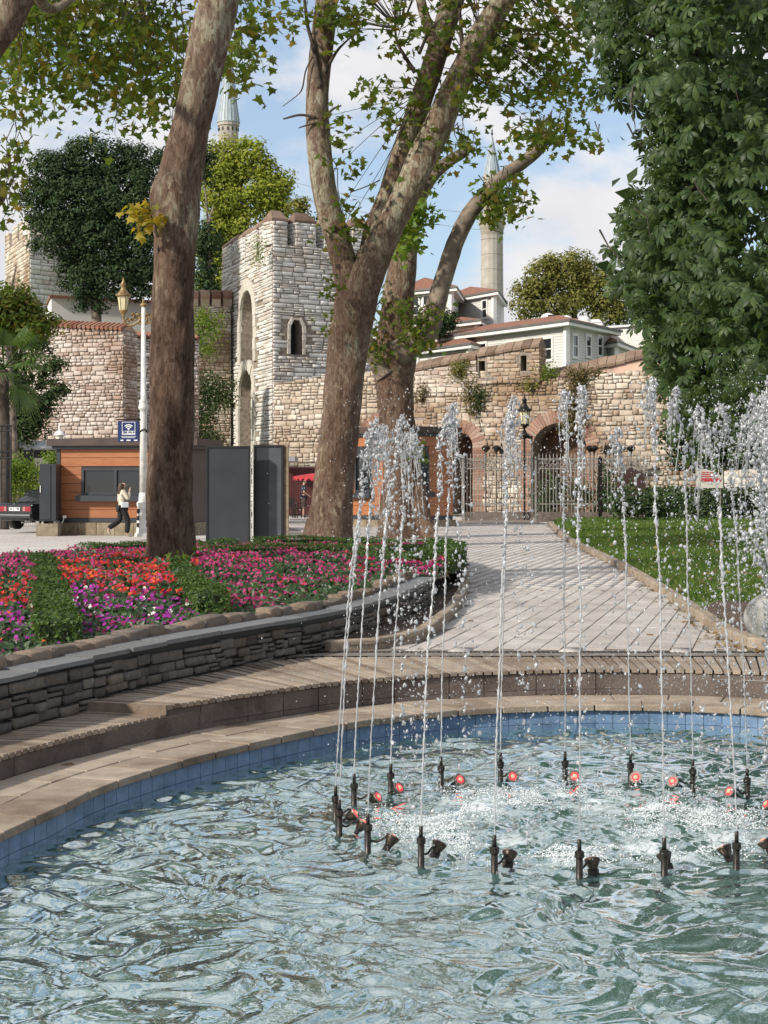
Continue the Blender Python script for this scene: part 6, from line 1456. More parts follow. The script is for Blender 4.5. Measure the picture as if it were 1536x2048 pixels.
src2 = [S(q[0], q[1], D2+q[2]) for q in ((960, 60, 0), (900, 60, 1), (1040, -40, 0), (870, 100, .5), (800, 60, 0), (1100, -120, 1), (1000, -60, 2), (920, 140, 0), (850, 180, .5))]
reg = [(960, 60, 60, 60, 33, 2, 20), (1050, 60, 60, 60, 34, 2, 26), (1120, 70, 50, 70, 34, 2, 24), (1020, 140, 70, 50, 34, 2, 22), (1100, 160, 60, 50, 34, 2, 20), (1150, 40, 40, 60, 34, 2, 14), (940, 180, 45, 40, 33, 2, 10), (880, 60, 50, 50, 34, 2, 6), (820, 30, 40, 35, 33, 2, 5), (790, 100, 30, 40, 33, 1.5, 4), (775, 170, 22, 22, 33, 1, 6), (800, 205, 20, 20, 33, 1, 3), (780, 225, 10, 15, 33, .6, 2),
       (850, 150, 30, 30, 33, 2, 3), (985, 195, 45, 18, 34, 1.5, 5), (930, 262, 16, 14, 34, 1, 3), (1060, 245, 20, 30, 34, 1, 3), (1130, 240, 30, 25, 34, 1.2, 4), (1165, 190, 30, 40, 34, 1.5, 5), (680, 25, 25, 14, 32.5, .8, 5), (700, 20, 10, 10, 32.5, .6, 3), (735, 35, 12, 16, 32.5, .6, 3), (690, 60, 14, 16, 32.5, .6, 3), (575, 12, 22, 12, 32.5, .8, 4), (600, 30, 10, 10, 32.5, .5, 2),
       (670, 240, 10, 14, 32.8, .4, 2), (672, 300, 8, 20, 32.8, .4, 2), (680, 340, 8, 25, 32.8, .4, 2), (690, 400, 12, 14, 32.8, .4, 2), (705, 440, 16, 14, 33, .4, 4), (680, 470, 10, 30, 33.4, .3, 5), (758, 352, 6, 8, 32.6, .2, 1), (850, 245, 10, 30, 33, .6, 3), (810, 240, 8, 8, 33, .5, 1), (782, 265, 8, 10, 33, .5, 2),
       (900, -80, 120, 70, 33, 3, 36), (1060, -80, 120, 70, 33, 3, 36), (760, -80, 100, 60, 32, 3, 24), (620, -100, 90, 60, 32, 3, 18), (1180, -60, 60, 60, 33, 3, 16)]
P, Cn = sprays(reg, (7, 14), .30, .9, 21, 9); leaves('crown', t2, P, .22, M['plane_leaf']); twigs('twig', t2, Cn[::2], M['dark_bark'], .009, .8, 5, src2)
P, Cn = sprays([(672, 560, 10, 10, 32.4, .2, 2), (765, 690, 12, 14, 34, .3, 0), (655, 640, 8, 16, 32.4, .2, 2), (655, 575, 10, 10, 32.5, .2, 2)], (7, 12), .15, .6, 22, 9); leaves('side_shoot', t2, P, .15, M['plane_leaf'])

# unseen upper crown leaves, added for the dark reflections in the pool
def high_crown(par, spots, n, seed):
    r = np.random.default_rng(seed); P = []
    for px, py, rx, ry, d, dd in spots:
        for _ in range(n): c = np.array(S(px+r.normal(0, rx*.5), py+r.normal(0, ry*.5), d+r.uniform(-dd, dd))); P.append(c+r.normal(0, .5, (40, 3)))
    P = np.vstack(P); k = len(P); o = scatter('high_crown', LF_V, LF_F, P, rot_basis(r.normal(0, .6, (k, 3))+np.array([0, 0, .5]), r.uniform(0, 6.28, k)), r.uniform(.2, .36, k), M['plane_leaf'], par); o['kind'] = 'stuff'
high_crown(t1, [(60, -380, 260, 160, 31, 4), (300, -520, 260, 200, 30, 4), (560, -600, 220, 180, 30, 3), (200, -820, 260, 160, 31, 4), (500, -900, 260, 160, 30, 4), (60, -620, 200, 160, 30, 4)], 4, 81)
high_crown(t2, [(760, -330, 220, 130, 33, 4), (1000, -430, 260, 180, 33, 4), (1200, -600, 240, 180, 33, 4), (850, -750, 260, 180, 33, 4), (1080, -950, 260, 160, 33, 4)], 4, 82)
# --- tree 3: pollarded plane behind
t3 = thing('plane_tree', 'pollarded plane tree with a long bare limb bending toward the slim minaret', 'tree', (*xy(806, 50), 0), group=PT); D3 = 50.0
limb('trunk', t3, [(812, 1085, 108), (810, 1050, 96), (807, 1000, 84), (803, 930, 74), (799, 870, 71), (794, 810, 72), (790, 760, 78), (788, 710, 86), (790, 670, 76), (794, 620, 66), (800, 560, 60), (806, 500, 55), (816, 430, 50), (826, 380, 44), (832, 350, 34)], D3, M['plane_bark'], 40, .07, .06, 31, .16)
limb('root_flare', t3, [(838, 960, 22, -.1), (842, 1010, 32, -.3), (850, 1050, 34, -.5), (862, 1074, 30, -.8), (878, 1086, 16, -1.0)], D3-.2, M['pale_bark'], 16, .06, .06, 32)
limb('limb', t3, [(790, 710, 60), (822, 690, 54), (852, 665, 48), (868, 625, 42), (880, 580, 38), (895, 530, 36), (915, 475, 34), (942, 425, 32), (972, 388, 30), (1008, 352, 27), (1045, 325, 26), (1075, 300, 26), (1088, 278, 24), (1090, 262, 16)], D3-.4, M['grey_bark'], 22, .07, .06, 33)
limb('limb', t3, [(826, 420, 30), (848, 380, 26), (872, 345, 24), (900, 322, 22), (925, 306, 21), (938, 292, 16)], D3+.5, M['grey_bark'], 18, .07, .06, 34)
limb('limb', t3, [(775, 750, 50), (752, 715, 40), (738, 690, 30), (735, 676, 18)], D3-.2, M['grey_bark'], 18, .06, .06, 35)
reg = [(1075, 270, 30, 25, 49, 1, 9), (1120, 265, 30, 18, 49, 1, 6), (1035, 280, 20, 20, 49, 1, 3), (1190, 275, 25, 10, 49, .6, 3), (992, 372, 34, 22, 49, .8, 7), (1015, 395, 30, 18, 49, .8, 7), (990, 430, 12, 22, 49, .5, 4), (1045, 415, 10, 8, 49, .4, 2), (930, 300, 30, 18, 50, 1, 5), (870, 330, 30, 22, 50, 1, 5), (895, 285, 20, 20, 50, 1, 4)]
P, Cn = sprays(reg, (9, 16), .27, .7, 31); leaves('crown', t3, P, .24, M['plane_leaf']); twigs('twig', t3, Cn, M['dark_bark'], .012, .6, 6)
P, Cn = sprays([(825, 425, 26, 28, 48.8, .5, 14), (815, 470, 18, 28, 48.8, .4, 8)], (14, 22), .24, .5, 32); leaves('green_shoot', t3, P, .22, M['bright_leaf'])
P, Cn = sprays([(745, 590, 12, 60, 49, .5, 7), (748, 660, 16, 40, 49, .5, 8), (755, 700, 14, 20, 49, .4, 4), (825, 660, 28, 26, 48.6, .5, 12), (850, 640, 30, 20, 48.6, .5, 9), (835, 700, 16, 30, 48.7, .5, 5), (810, 600, 18, 26, 48.8, .5, 4), (842, 905, 8, 14, 48.8, .2, 3)], (9, 15), .22, .6, 33); leaves('epicormic_shoot', t3, P, .17, M['plane_leaf'])
twigs('twig', t3, Cn, M['dark_bark'], .010, .5, 8)

# --- tree 4: limb crossing the corner of the view from a trunk standing outside it
t4 = thing('plane_tree', 'plane tree whose dark leaning limb and pollard stub reach in over the palm', 'tree', (*xy(-330, 24), 0), group=PT); D4 = 24.0
limb('trunk', t4, [(-330, 1220, 120), (-325, 1000, 105), (-320, 700, 98), (-290, 500, 92), (-230, 380, 84), (-150, 260, 76), (-70, 150, 70), (0, 55, 66), (45, -30, 62), (100, -150, 56)], D4, M['plane_bark'], 32, .07, .06, 41, .1)
limb('limb', t4, [(-250, 520, 50), (-150, 460, 42, .5), (-70, 425, 36, .6), (-15, 405, 32, .6), (4, 385, 26, .6), (4, 368, 18, .6)], D4, M['grey_bark'], 16, .07, .08, 42)
limb('limb', t4, [(60, -60, 30), (88, 10, 22, 3), (118, 14, 17, 3.5), (150, -10, 14, 4)], D4, M['pale_bark'], 12, .07, .06, 43)
reg = [(20, 310, 28, 16, 24.5, .5, 4), (30, 345, 26, 22, 24.5, .5, 5), (10, 375, 16, 18, 24.5, .5, 3), (15, 425, 14, 18, 24.5, .5, 3), (-80, 340, 70, 60, 24.5, 1, 10), (-80, 60, 80, 100, 25, 1.5, 14)]
P, Cn = sprays(reg, (6, 11), .15, .6, 41); leaves('crown', t4, P, .13, M['plane_leaf']); twigs('twig', t4, Cn, M['dark_bark'], .006, .5, 9)

# --- horse chestnut over the lawn
t5 = thing('horse_chestnut', 'dense dark horse chestnut with drooping palmate leaves above the lawn', 'tree', (6.9, 21.0, .04))
mb = MB(); limb_mesh(mb, [Vector((6.9, 21, -.1)), Vector((6.9, 21, 1)), Vector((6.8, 21, 2.6)), Vector((6.5, 21, 4.5)), Vector((6.2, 20.8, 7)), Vector((5.9, 20.6, 9.5))], [.36, .30, .27, .24, .17, .08], 24, .12, .06, 44, .15); obj('trunk', mb, M['dark_bark'], t5, True)
for i, pts in enumerate(([(6.6, 21, 3.2), (5.6, 20.2, 4.4), (4.4, 19.6, 5.0), (3.4, 19.2, 5.0)], [(6.5, 21, 4.4), (5.2, 20, 5.8), (3.6, 19.5, 6.6), (2.6, 19.3, 6.9)], [(6.6, 21, 2.8), (5.4, 19.6, 3.4), (4.2, 18.9, 3.3)], [(6.4, 21, 5.4), (7.6, 20, 6.6), (8.4, 19, 7.2)])):
    mb = MB(); limb_mesh(mb, [Vector(p) for p in pts], [.10, .07, .045, .02][:len(pts)], 10, .12, .06, 45+i); obj('limb', mb, M['dark_bark'], t5, True)
EDGE = [(-160, 1150), (0, 1165), (60, 1172), (110, 1190), (160, 1200), (205, 1215), (222, 1300), (300, 1292), (360, 1292), (400, 1275), (440, 1255), (500, 1235), (560, 1240), (600, 1268), (640, 1275), (680, 1300), (730, 1300), (770, 1300), (800, 1335), (835, 1360)]
ey = [e[0] for e in EDGE]; ex = [e[1] for e in EDGE]
P = []; rr_ = np.random.default_rng(55)
# clumps of leaves: hanging shoots, outer shell first
while len(P) < 520:
    py = rr_.uniform(-220, 850); e = np.interp(py, ey, ex); px = e+12+abs(rr_.normal(0, 1))*170 if rr_.uniform() < .6 else rr_.uniform(e+20, 1760)
    if py < 225 and px < 1310 and rr_.uniform() < .55: continue
    if px > 1780 or (py > 790 and rr_.uniform() < .4): continue
    fr = min(1, (px-e)/220); d = 20.0-3.2*fr*rr_.uniform(.2, 1)+rr_.uniform(-.4, .8) if rr_.uniform() < .72 else rr_.uniform(19, 22.5); P.append((px, py, d))
pts = []
for px, py, d in P:
    c = np.array(S(px, py, d)); n = rr_.integers(9, 17); o_ = rr_.normal(0, 1, (n, 3))*np.array([.17, .2, .17]); pts.append(c+o_)
pts = np.vstack(pts); q = np.array([PX(p) for p in pts]); lim = np.interp(q[:, 1], ey, ex); pts = pts[q[:, 0] > lim-14+rr_.normal(0, 10, len(q))]
n = len(pts); nr = rr_.normal(0, .55, (n, 3))+np.array([-.2, -.5, .62])
scatter('crown', CH_V, CH_F, pts, rot_basis(nr, math.pi+rr_.normal(0, .6, n)), rr_.uniform(.095, .20, n), M['chestnut_leaf'], t5)
print('chestnut', n)
inner = []
for _ in range(150):
    py = rr_.uniform(-220, 830); e = np.interp(py, ey, ex)+(130 if py < 230 else 65); c = np.array(S(rr_.uniform(e, 1800), py, rr_.uniform(21.2, 23.5))); inner.append(c+rr_.normal(0, .3, (16, 3)))
inner = np.vstack(inner); n = len(inner); scatter('inner_crown', LF_V, LF_F, inner, rot_basis(rr_.normal(0, .6, (n, 3))+np.array([0, -.6, .4]), rr_.uniform(0, 6.28, n)), rr_.uniform(.22, .36, n), M['chestnut_leaf'], t5)
twigs('twig', t5, [np.array(S(a, b, 18.2)) for a, b in ((1270, 250), (1480, 215), (1300, 470), (1240, 520), (1430, 420), (1290, 300))], M['dark_bark'], .008, .5, 12)

# --- trees beyond the walls
def far_tree(name, label, trunk_px, d, base_z, blobs, mat, leaf, n, bark='grey_bark', seed=0, group='trees beyond the walls', trunk_w=14, shell=.75):
    r = np.random.default_rng(seed); x, y = xy(trunk_px, d); t = thing(name, label, 'tree', (x, y, base_z), group=group)
    cz = np.mean([zc(b[1], d) for b in blobs]); tw_ = trunk_w/2*d/F
    mb = MB(); limb_mesh(mb, [Vector((x, y, base_z-.3)), Vector((x+.1, y, base_z+(cz-base_z)*.4)), Vector((x-.1, y, cz)), Vector((x+.2, y, cz+2))], [tw_*1.2, tw_, tw_*.7, tw_*.2], 12, .3, .06, seed % 13); obj('trunk', mb, M[bark], t, True)
    mb = MB()
    A = sum(b[2]*b[3] for b in blobs); pts, nrm = [], []
    for (px, py, rx, ry) in blobs:
        c = np.array(S(px, py, d)); ra = np.array([rx*d/F, rx*d/F*.85, ry*d/F]); m_ = int(n*rx*ry/A)
        CN = 60; nc = max(5, int(m_/CN)); u_ = r.normal(size=(nc, 3)); u_ /= np.linalg.norm(u_, axis=1, keepdims=True); u_[:, 1] = -np.abs(u_[:, 1])*np.where(r.uniform(size=nc) < .85, 1, -1)
        cc_ = c+u_*ra*(shell+(1-shell)*1.3*r.uniform(size=(nc, 1)))*r.uniform(.84, 1.04, (nc, 1)); cs = leaf*r.uniform(1.9, 3.3, (nc, 1, 1))
        od = r.normal(size=(nc, CN, 3)); od /= np.linalg.norm(od, axis=2, keepdims=True); o_ = od*r.uniform(.55, 1.25, (nc, CN, 1))*cs*np.array([1, 1, .75])
        pts.append((cc_[:, None]+o_).reshape(-1, 3)); nrm.append((od*.8+u_[:, None]*.35+np.array([0, 0, .4])+r.normal(0, .25, od.shape)).reshape(-1, 3))
        mb.tube([(x, y, cz-1.0), tuple((np.array([x, y, cz])+c)/2), tuple(c)], [tw_*.5, tw_*.3, tw_*.12], 6)
        i_ = int(m_*.25); v = r.normal(size=(i_, 3)); v /= np.linalg.norm(v, axis=1, keepdims=True); pts.append(c+v*ra*r.uniform(.2, .8, (i_, 1))); nrm.append(v+r.normal(0, .4, (i_, 3)))
    obj('branch', mb, M[bark], t, True)
    pts = np.vstack(pts); nrm = np.vstack(nrm); k = len(pts)
    scatter('crown', LF_V, LF_F, pts, rot_basis(nrm, r.uniform(0, 6.28, k)), r.uniform(leaf*.7, leaf*1.5, k), mat, t); return t
far_tree('evergreen_tree', 'broad dark evergreen tree behind the tiled garden wall', 190, 93, 6, [(115, 345, 58, 46), (200, 322, 72, 50), (288, 335, 52, 48), (95, 400, 50, 60), (170, 400, 80, 70), (260, 400, 80, 75), (130, 470, 65, 55), (210, 480, 70, 60), (290, 480, 60, 70), (170, 550, 50, 45), (240, 550, 55, 50), (185, 600, 36, 24), (285, 550, 36, 50)], M['evergreen_leaf'], .17, 48000, seed=61, trunk_w=20, shell=.9)
far_tree('broadleaf_tree', 'tall sunlit yellow green tree between the leaning trunk and the tower', 470, 118, 6, [(455, 330, 45, 50), (500, 320, 45, 45), (545, 370, 40, 45), (440, 400, 55, 60), (505, 390, 55, 55), (430, 480, 45, 60), (560, 410, 30, 35), (425, 550, 38, 50), (480, 460, 40, 50)], M['yellow_leaf'], .24, 16000, seed=62, trunk_w=16)
far_tree('broadleaf_tree', 'dark green tree in shade behind the leaning trunk and battlement wall', 420, 112, 6, [(405, 330, 20, 40), (410, 500, 25, 70), (415, 590, 30, 40)], M['evergreen_leaf'], .22, 4000, seed=63, trunk_w=12)
far_tree('broadleaf_tree', 'olive green tree behind the flat roofed building and the white domes', 1150, 135, 8, [(1080, 560, 45, 42), (1140, 540, 55, 45), (1200, 570, 45, 45), (1060, 600, 40, 40), (1130, 600, 60, 45), (1210, 620, 45, 40), (1160, 560, 40, 40), (1240, 625, 30, 34)], M['olive_leaf'], .25, 13000, seed=64, trunk_w=14)
far_tree('broadleaf_tree', 'small leafy tree top peering over the tower battlements', 640, 100, 6, [(600, 415, 18, 14), (655, 440, 18, 16), (690, 470, 20, 18)], M['olive_leaf'], .22, 1600, seed=65, trunk_w=8)
far_tree('shrub', 'grey green shrub in front of the paired white windows', 880, 104, 6, [(880, 640, 26, 24), (870, 660, 30, 18), (905, 640, 14, 18)], M['evergreen_leaf'], .14, 3000, seed=66, trunk_w=6, group='shrubs by the houses')
# plane-like tree at the palm, and the palm itself
far_tree('broadleaf_tree', 'leafy tree with golden leaves growing over the palm', 22, 66, 0, [(20, 590, 45, 30), (60, 620, 35, 34), (15, 640, 50, 40), (70, 660, 32, 30), (95, 650, 18, 18), (-30, 640, 60, 60)], M['plane_leaf'], .19, 4200, 'grey_bark', 67, trunk_w=14)
far_tree('broadleaf_tree', 'shaded dark leafy tree trailing down the pinkish wall behind the palm', 30, 70, 0, [(30, 660, 55, 45), (80, 690, 28, 26), (30, 760, 45, 60), (85, 760, 22, 24), (60, 820, 40, 50), (35, 850, 40, 40), (110, 730, 18, 20), (118, 780, 12, 16), (95, 800, 12, 18), (70, 850, 22, 22)], M['ivy_leaf'], .15, 8000, 'grey_bark', 68, trunk_w=12, shell=.5)
pm = thing('fan_palm', 'fan palm with drooping green fronds at the garden wall', 'palm', (*xy(8, 62), 0)); x, y = xy(8, 62)
mb = MB(); limb_mesh(mb, [Vector((x, y, -.1)), Vector((x+.05, y, 2)), Vector((x, y, zc(740, 62)))], [.22, .18, .17], 14, .12, .12, 3); obj('trunk', mb, M['dark_bark'], pm, True)
M['palm_leaf'] = leafmat('palm_leaf', [(.05, .10, .02), (.08, .14, .03), (.11, .17, .04)], .3, .5, 1.4)
for k in range(34):
    az = random.uniform(0, 2*math.pi); el = random.uniform(-1.0, 1.25); L = random.uniform(1.0, 1.45); o = Vector((x, y, zc(735, 62)))
    dr_ = Vector((math.cos(az)*math.cos(el), math.sin(az)*math.cos(el), math.sin(el))); hub = o+dr_*L*.8-Vector((0, 0, .12)); mb = MB(); mb.tube([o, hub], [.022, .014], 4)
    sd = dr_.cross(Vector((0, 0, 1))).normalized() if abs(dr_.z) < .97 else Vector((1, 0, 0)); upv = sd.cross(dr_)
    for j in range(17):
        a = math.radians(-80+160*j/16); dj = (dr_*math.cos(a)+sd*math.sin(a)); wv = (sd*math.cos(a)-dr_*math.sin(a))*.035; l = L*.85*(1-.25*abs(j-8)/8)
        p0 = hub; p1 = hub+dj*l*.6; p2 = hub+dj*l-Vector((0, 0, .28*l+.1*random.random()))
        b0 = len(mb.v); mb.v += [tuple(p0), tuple(p1+wv), tuple(p1-wv), tuple(p2)]; mb.f += [(b0, b0+1, b0+2), (b0+1, b0+3, b0+2)]
    obj('frond', mb, M['palm_leaf'], pm)

# --- climbers and shrubs on walls
def shrub(name, label, d, blobs, mat, leaf, n, cat='shrub', seed=0, group=None, dy=.5):
    r = np.random.default_rng(seed); px0, py0 = blobs[0][:2]; p0 = S(px0, blobs[0][1]+blobs[0][3], d); t = thing(name, label, cat, tuple(p0), group=group); A = sum(b[2]*b[3] for b in blobs); pts = []; mb = MB()
    for px, py, rx, ry in blobs:
        c = np.array(S(px, py, d)); m_ = max(20, int(n*rx*ry/A)); nc = max(3, m_//12); a = r.normal(size=(nc, 3)); a /= np.linalg.norm(a, axis=1, keepdims=True)
        cc_ = c+a*np.array([rx*d/F, dy, ry*d/F])*r.uniform(.4, 1, (nc, 1)); pts.append((cc_[:, None, :]+r.normal(0, leaf*1.6, (nc, 12, 3))).reshape(-1, 3))
        mb.tube([tuple(p0), tuple((np.array(p0)+c)/2+[0, 0, .1]), tuple(c)], [.03, .02, .012], 5)
    obj('stem', mb, M['dark_bark'], t); pts = np.vstack(pts); k = len(pts)
    scatter('foliage', LF_V, LF_F, pts, rot_basis(r.normal(0, .55, (k, 3))+np.array([0, -.6, .5]), r.uniform(0, 6.28, k)), r.uniform(leaf*.7, leaf*1.4, k), mat, t); return t
shrub('climbing_vine', 'bushy flowering vine mounded over the railing behind the car', 64.5, [(40, 935, 40, 22), (20, 945, 34, 24), (70, 950, 20, 22), (35, 975, 34, 20), (80, 975, 14, 18), (-20, 950, 40, 30), (6, 1000, 20, 18)], M['bright_leaf'], .10, 5000, 'vine', 71)
shrub('climbing_vine', 'little green shrub showing between the kiosk and the dark cabinet', 57.5, [(102, 917, 12, 12), (100, 925, 10, 8)], M['bright_leaf'], .08, 500, 'vine', 72)
shrub('ivy_mass', 'dark ivy hanging on the old wall beside the tower foot', 90.5, [(415, 770, 30, 26), (440, 800, 30, 26), (405, 820, 26, 30), (455, 770, 14, 16), (400, 870, 30, 26), (425, 880, 20, 18)], M['ivy_leaf'], .14, 3600, 'ivy', 73)
shrub('ivy_mass', 'bright ivy climbing the ruined wall between trunk and tower', 92, [(405, 640, 22, 22), (425, 660, 18, 16), (395, 680, 20, 24), (415, 700, 16, 12), (438, 640, 8, 12)], M['bright_leaf'], .14, 1600, 'ivy', 74)
shrub('ivy_mass', 'small fig growing out of the tower battlement', 87.6, [(515, 492, 7, 14), (517, 515, 6, 16)], M['bright_leaf'], .12, 260, 'ivy', 75, dy=.2)
wl_ = [('dry plant tuft hanging from the rampart below the parapet', 1155, 790, 26, 40, 'dry_leaf'), ('reddish dry creeper near the wide brick arch', 1150, 845, 30, 22, 'dry_leaf'), ('brown tuft of weeds on the rampart above the narrow arch', 940, 785, 10, 24, 'dry_leaf'), ('dark weeds trailing from the rampart between the two arches', 958, 800, 12, 30, 'ivy_leaf'), ('green weeds on top of the rampart under the gabled parapet', 1098, 742, 14, 12, 'bright_leaf'),
       ('olive weeds rooted in the upper rampart courses', 1065, 770, 16, 14, 'olive_leaf'), ('thin dry grass fringe on the parapet ledge', 1165, 750, 40, 12, 'dry_leaf'), ('small weed clump by the brick patched parapet', 922, 740, 22, 20, 'olive_leaf'), ('weed tuft beside the plane trunk on the rampart', 845, 790, 10, 18, 'dry_leaf'), ('low weed clump under the narrow brick arch crown', 945, 818, 12, 10, 'dry_leaf')]
for i, (lb, px, py, rx, ry, mt) in enumerate(wl_):
    d = A0[1]+ua[1]*u_at(px)-.12; shrub('wall_weed', lb, d, [(px, py, rx, ry), (px+rx*.4, py-ry*.4, rx*.6, ry*.6), (px-rx*.4, py+ry*.3, rx*.5, ry*.7)], M[mt], .11, int(rx*ry*1.9), 'weed', 80+i, 'weeds on the rampart', .12)
# hedge and dark shrubs beyond the lawn
def hedge_np(name, label, poly3, w, h, mat, leaf, dens, cat='hedge', group=None, z0=0.0, seed=0, core=None, zf=None):
    """clipped hedge along a plan polyline"""
    r = np.random.default_rng(seed); C = resample(crom(poly3, 60), step=.1); t = thing(name, label, cat, (*C[0], z0), group=group)
    T = np.gradient(C, axis=0); T /= np.linalg.norm(T, axis=1, keepdims=True); N2 = np.stack([-T[:, 1], T[:, 0]], 1); L_ = .1*len(C)
    zb0 = np.full(len(C), z0) if zf is None else zf(C[:, 0], C[:, 1])
    mb = MB(); wi, hi = w*.40, h*.86
    for c, nn_, q_ in zip(C[3:-3:3], N2[3:-3:3], zb0[3:-3:3]): mb.v += [(*(c+nn_*wi), q_), (*(c+nn_*wi), q_+hi), (*(c-nn_*wi), q_+hi), (*(c-nn_*wi), q_)]
    m_ = len(C[3:-3:3])
    for i in range(m_-1):
        for a in range(3): mb.f.append((4*i+a, 4*i+4+a, 4*i+5+a, 4*i+1+a))
    mb.f += [(0, 1, 2, 3), tuple(4*m_-4+i for i in (3, 2, 1, 0))]
    obj('hedge_core', mb, core or M['hedge_core'], t)
    n = int(dens*L_*(w+2*h)); i = r.integers(0, len(C), n); s = r.uniform(0, w+2*h, n)
    side = np.where(s < h, -1, np.where(s > h+w, 1, 0)); lat = np.where(side == 0, s-h-w/2, side*w/2*r.uniform(.85, 1.06, n)); z = np.where(side == 0, h*r.uniform(.9, 1.08, n), np.where(side < 0, s, s-h-w))
    bump_ = .04*vnoise(C[i][:, 0], C[i][:, 1], 90+seed % 5, 2.2); z = np.clip(z+bump_*(side == 0), .02, None)
    P = np.c_[C[i]+N2[i]*lat[:, None]+r.normal(0, .02, (n, 2))+T[i]*r.uniform(-.06, .06, (n, 1)), zb0[i]+z]
    nr = np.c_[N2[i]*side[:, None], (side == 0)*1.0+.35]+r.normal(0, .5, (n, 3))
    ne = int(dens*w*h*2.2); ei = r.integers(0, 2, ne)*(len(C)-1); E = np.c_[C[ei]+N2[ei]*r.uniform(-w/2, w/2, (ne, 1))+T[ei]*r.normal(0, .03, (ne, 1)), zb0[ei]+r.uniform(.02, h, ne)]; P = np.vstack([P, E]); nr = np.vstack([nr, np.c_[T[ei]*np.where(ei > 0, 1, -1)[:, None], np.full(ne, .4)]+r.normal(0, .4, (ne, 3))]); n += ne
    scatter('foliage', LF_V, LF_F, P, rot_basis(nr, r.uniform(0, 6.28, n)), r.uniform(leaf*.7, leaf*1.4, n), mat, t); return t
M['hedge_core'] = plain('hedge_core', (.012, .022, .008), .9); M['box_leaf'] = leafmat('box_leaf', [(.035, .075, .012), (.06, .115, .018), (.09, .155, .025), (.045, .09, .015)], .25, .5, 1.4)
hedge_np('clipped_hedge', 'clipped dark green hedge between the lawn and the notice sign', [xy(1212, 75), xy(1330, 73), xy(1450, 72), xy(1620, 72)], 1.6, 1.25, M['ivy_leaf'], .12, 260, seed=1, z0=.04)
shrub('laurel_bush', 'glossy dark laurel bush in front of the hedge by the gabled board', 68.5, [(1265, 1005, 26, 24), (1300, 1010, 26, 20), (1235, 1008, 18, 18), (1340, 1005, 26, 18)], M['ivy_leaf'], .16, 1500, 'bush', 77)
shrub('laurel_bush', 'leafy bushes growing behind the iron gate leaf', 77, [(1110, 985, 30, 30), (1160, 995, 30, 26), (1220, 970, 22, 40), (1085, 1000, 20, 24), (1240, 1000, 20, 24)], M['ivy_leaf'], .15, 2200, 'bush', 78)
far_tree('broadleaf_tree', 'dense shaded tree filling the space below the chestnut beyond the hedge', 1430, 78, 0, [(1380, 820, 50, 60), (1450, 840, 60, 70), (1530, 830, 60, 70), (1350, 890, 30, 50), (1400, 900, 40, 40), (1480, 900, 40, 40), (1600, 850, 60, 80)], M['evergreen_leaf'], .22, 7000, 'dark_bark', 79, trunk_w=16)
# ================= flower bed planting =================
HED = [('broad box hedge strip dividing the flower patches below the kiosk', [(-6.4, 31.3), (-5.2, 26), (-4.0, 20.3), (-2.75, 14.3)], .36, .22),
       ('box hedge strip running from the leaning trunk toward the dry stone wall', [(-3.05, 25.4), (-2.45, 21), (-1.70, 16.9)], .34, .22),
       ('box hedge row behind the hot pink flowers between the two big trunks', [(-3.2, 30.3), (-1.5, 31.6), (0, 31.1), (.95, 29)], .5, .30),
       ('box hedge along the far rim of the bed beside the kiosk lamp post', [(-6.0, 34.4), (-4.9, 36.8), (-3.4, 38.2)], .5, .30),
       ('box hedge along the far rim of the bed below the dark panels', [(-2.9, 38.5), (-1.4, 39.2), (0, 38.0), (.9, 35.8)], .5, .32),
       ('box hedge rounding the narrow end of the bed by the curved kerb', [(1.05, 34.8), (1.22, 31.5), (1.08, 28.2), (.78, 25.2)], .46, .36),
       ('short box hedge tip above the end of the dry stone wall', [(-.5, 27.6), (.1, 26.6), (.55, 25.0)], .4, .26)]
hedge_pts = []
for i, (lb, C, w_, h_) in enumerate(HED):
    hedge_np('box_hedge', lb, C, w_, h_, M['box_leaf'], .042, 1500, 'hedge', 'box hedges in the flower bed', .3, i+3, None, bedz)
    hedge_pts.append((resample(crom(C, 60), step=.15), w_))
def near_hedge(x, y, m=.0):
    bad = np.zeros(len(x), bool)
    for C, w_ in hedge_pts:
        for c in C: bad |= np.hypot(x-c[0], y-c[1]) < w_/2+m
    return bad
n = 145000
d = np.sqrt(rng.uniform(8**2, 39.9**2, n)); x = (rng.uniform(-450, 960, n)-768)/F*d
ok = inside(x, d, bed_poly); x, d = x[ok], d[ok]
# distance from the wall edge
dn = np.min(np.hypot(x[:, None]-NEAR[None, ::3, 0], d[:, None]-NEAR[None, ::3, 1]), 1); ok = (dn > .16) & ~near_hedge(x, d, -.02) & (np.hypot(x+3.47, d-27.5) > .5); x, d, dn = x[ok], d[ok], dn[ok]
hgt = np.clip((dn-.1)*.5, .08, 1)*(.16+.045*vnoise(x, d, 71, 1.6)+.035*vnoise(x, d, 72, 5)); hgt = np.clip(hgt, .04, .26)
zb = bedz(x, d)
M['impatiens_leaf'] = leafmat('impatiens_leaf', [(.018, .045, .014), (.03, .07, .02), (.05, .10, .025), (.035, .05, .025)], .2, .45, 1.3)
m = rng.uniform(size=len(x)) < .95
P = np.c_[x, d, zb+hgt*np.where(rng.uniform(size=len(x)) < .65, rng.uniform(.75, 1.0, len(x)), rng.uniform(.1, .8, len(x)))]
k = len(P); o = scatter('bedding_foliage', LF_V, LF_F, P, rot_basis(rng.normal(0, .45, (k, 3))+np.array([0, -.5, .8]), rng.uniform(0, 6.28, k)), rng.uniform(.05, .10, k), M['impatiens_leaf'])
tag(o, 'dark green leaves of the bedding plants under the flowers', 'foliage', kind='stuff')
FLW = []
for j in range(5):
    a = 2*math.pi*j/5; FLW.append(a)
fv = [(0, 0, 0)]; ff = []
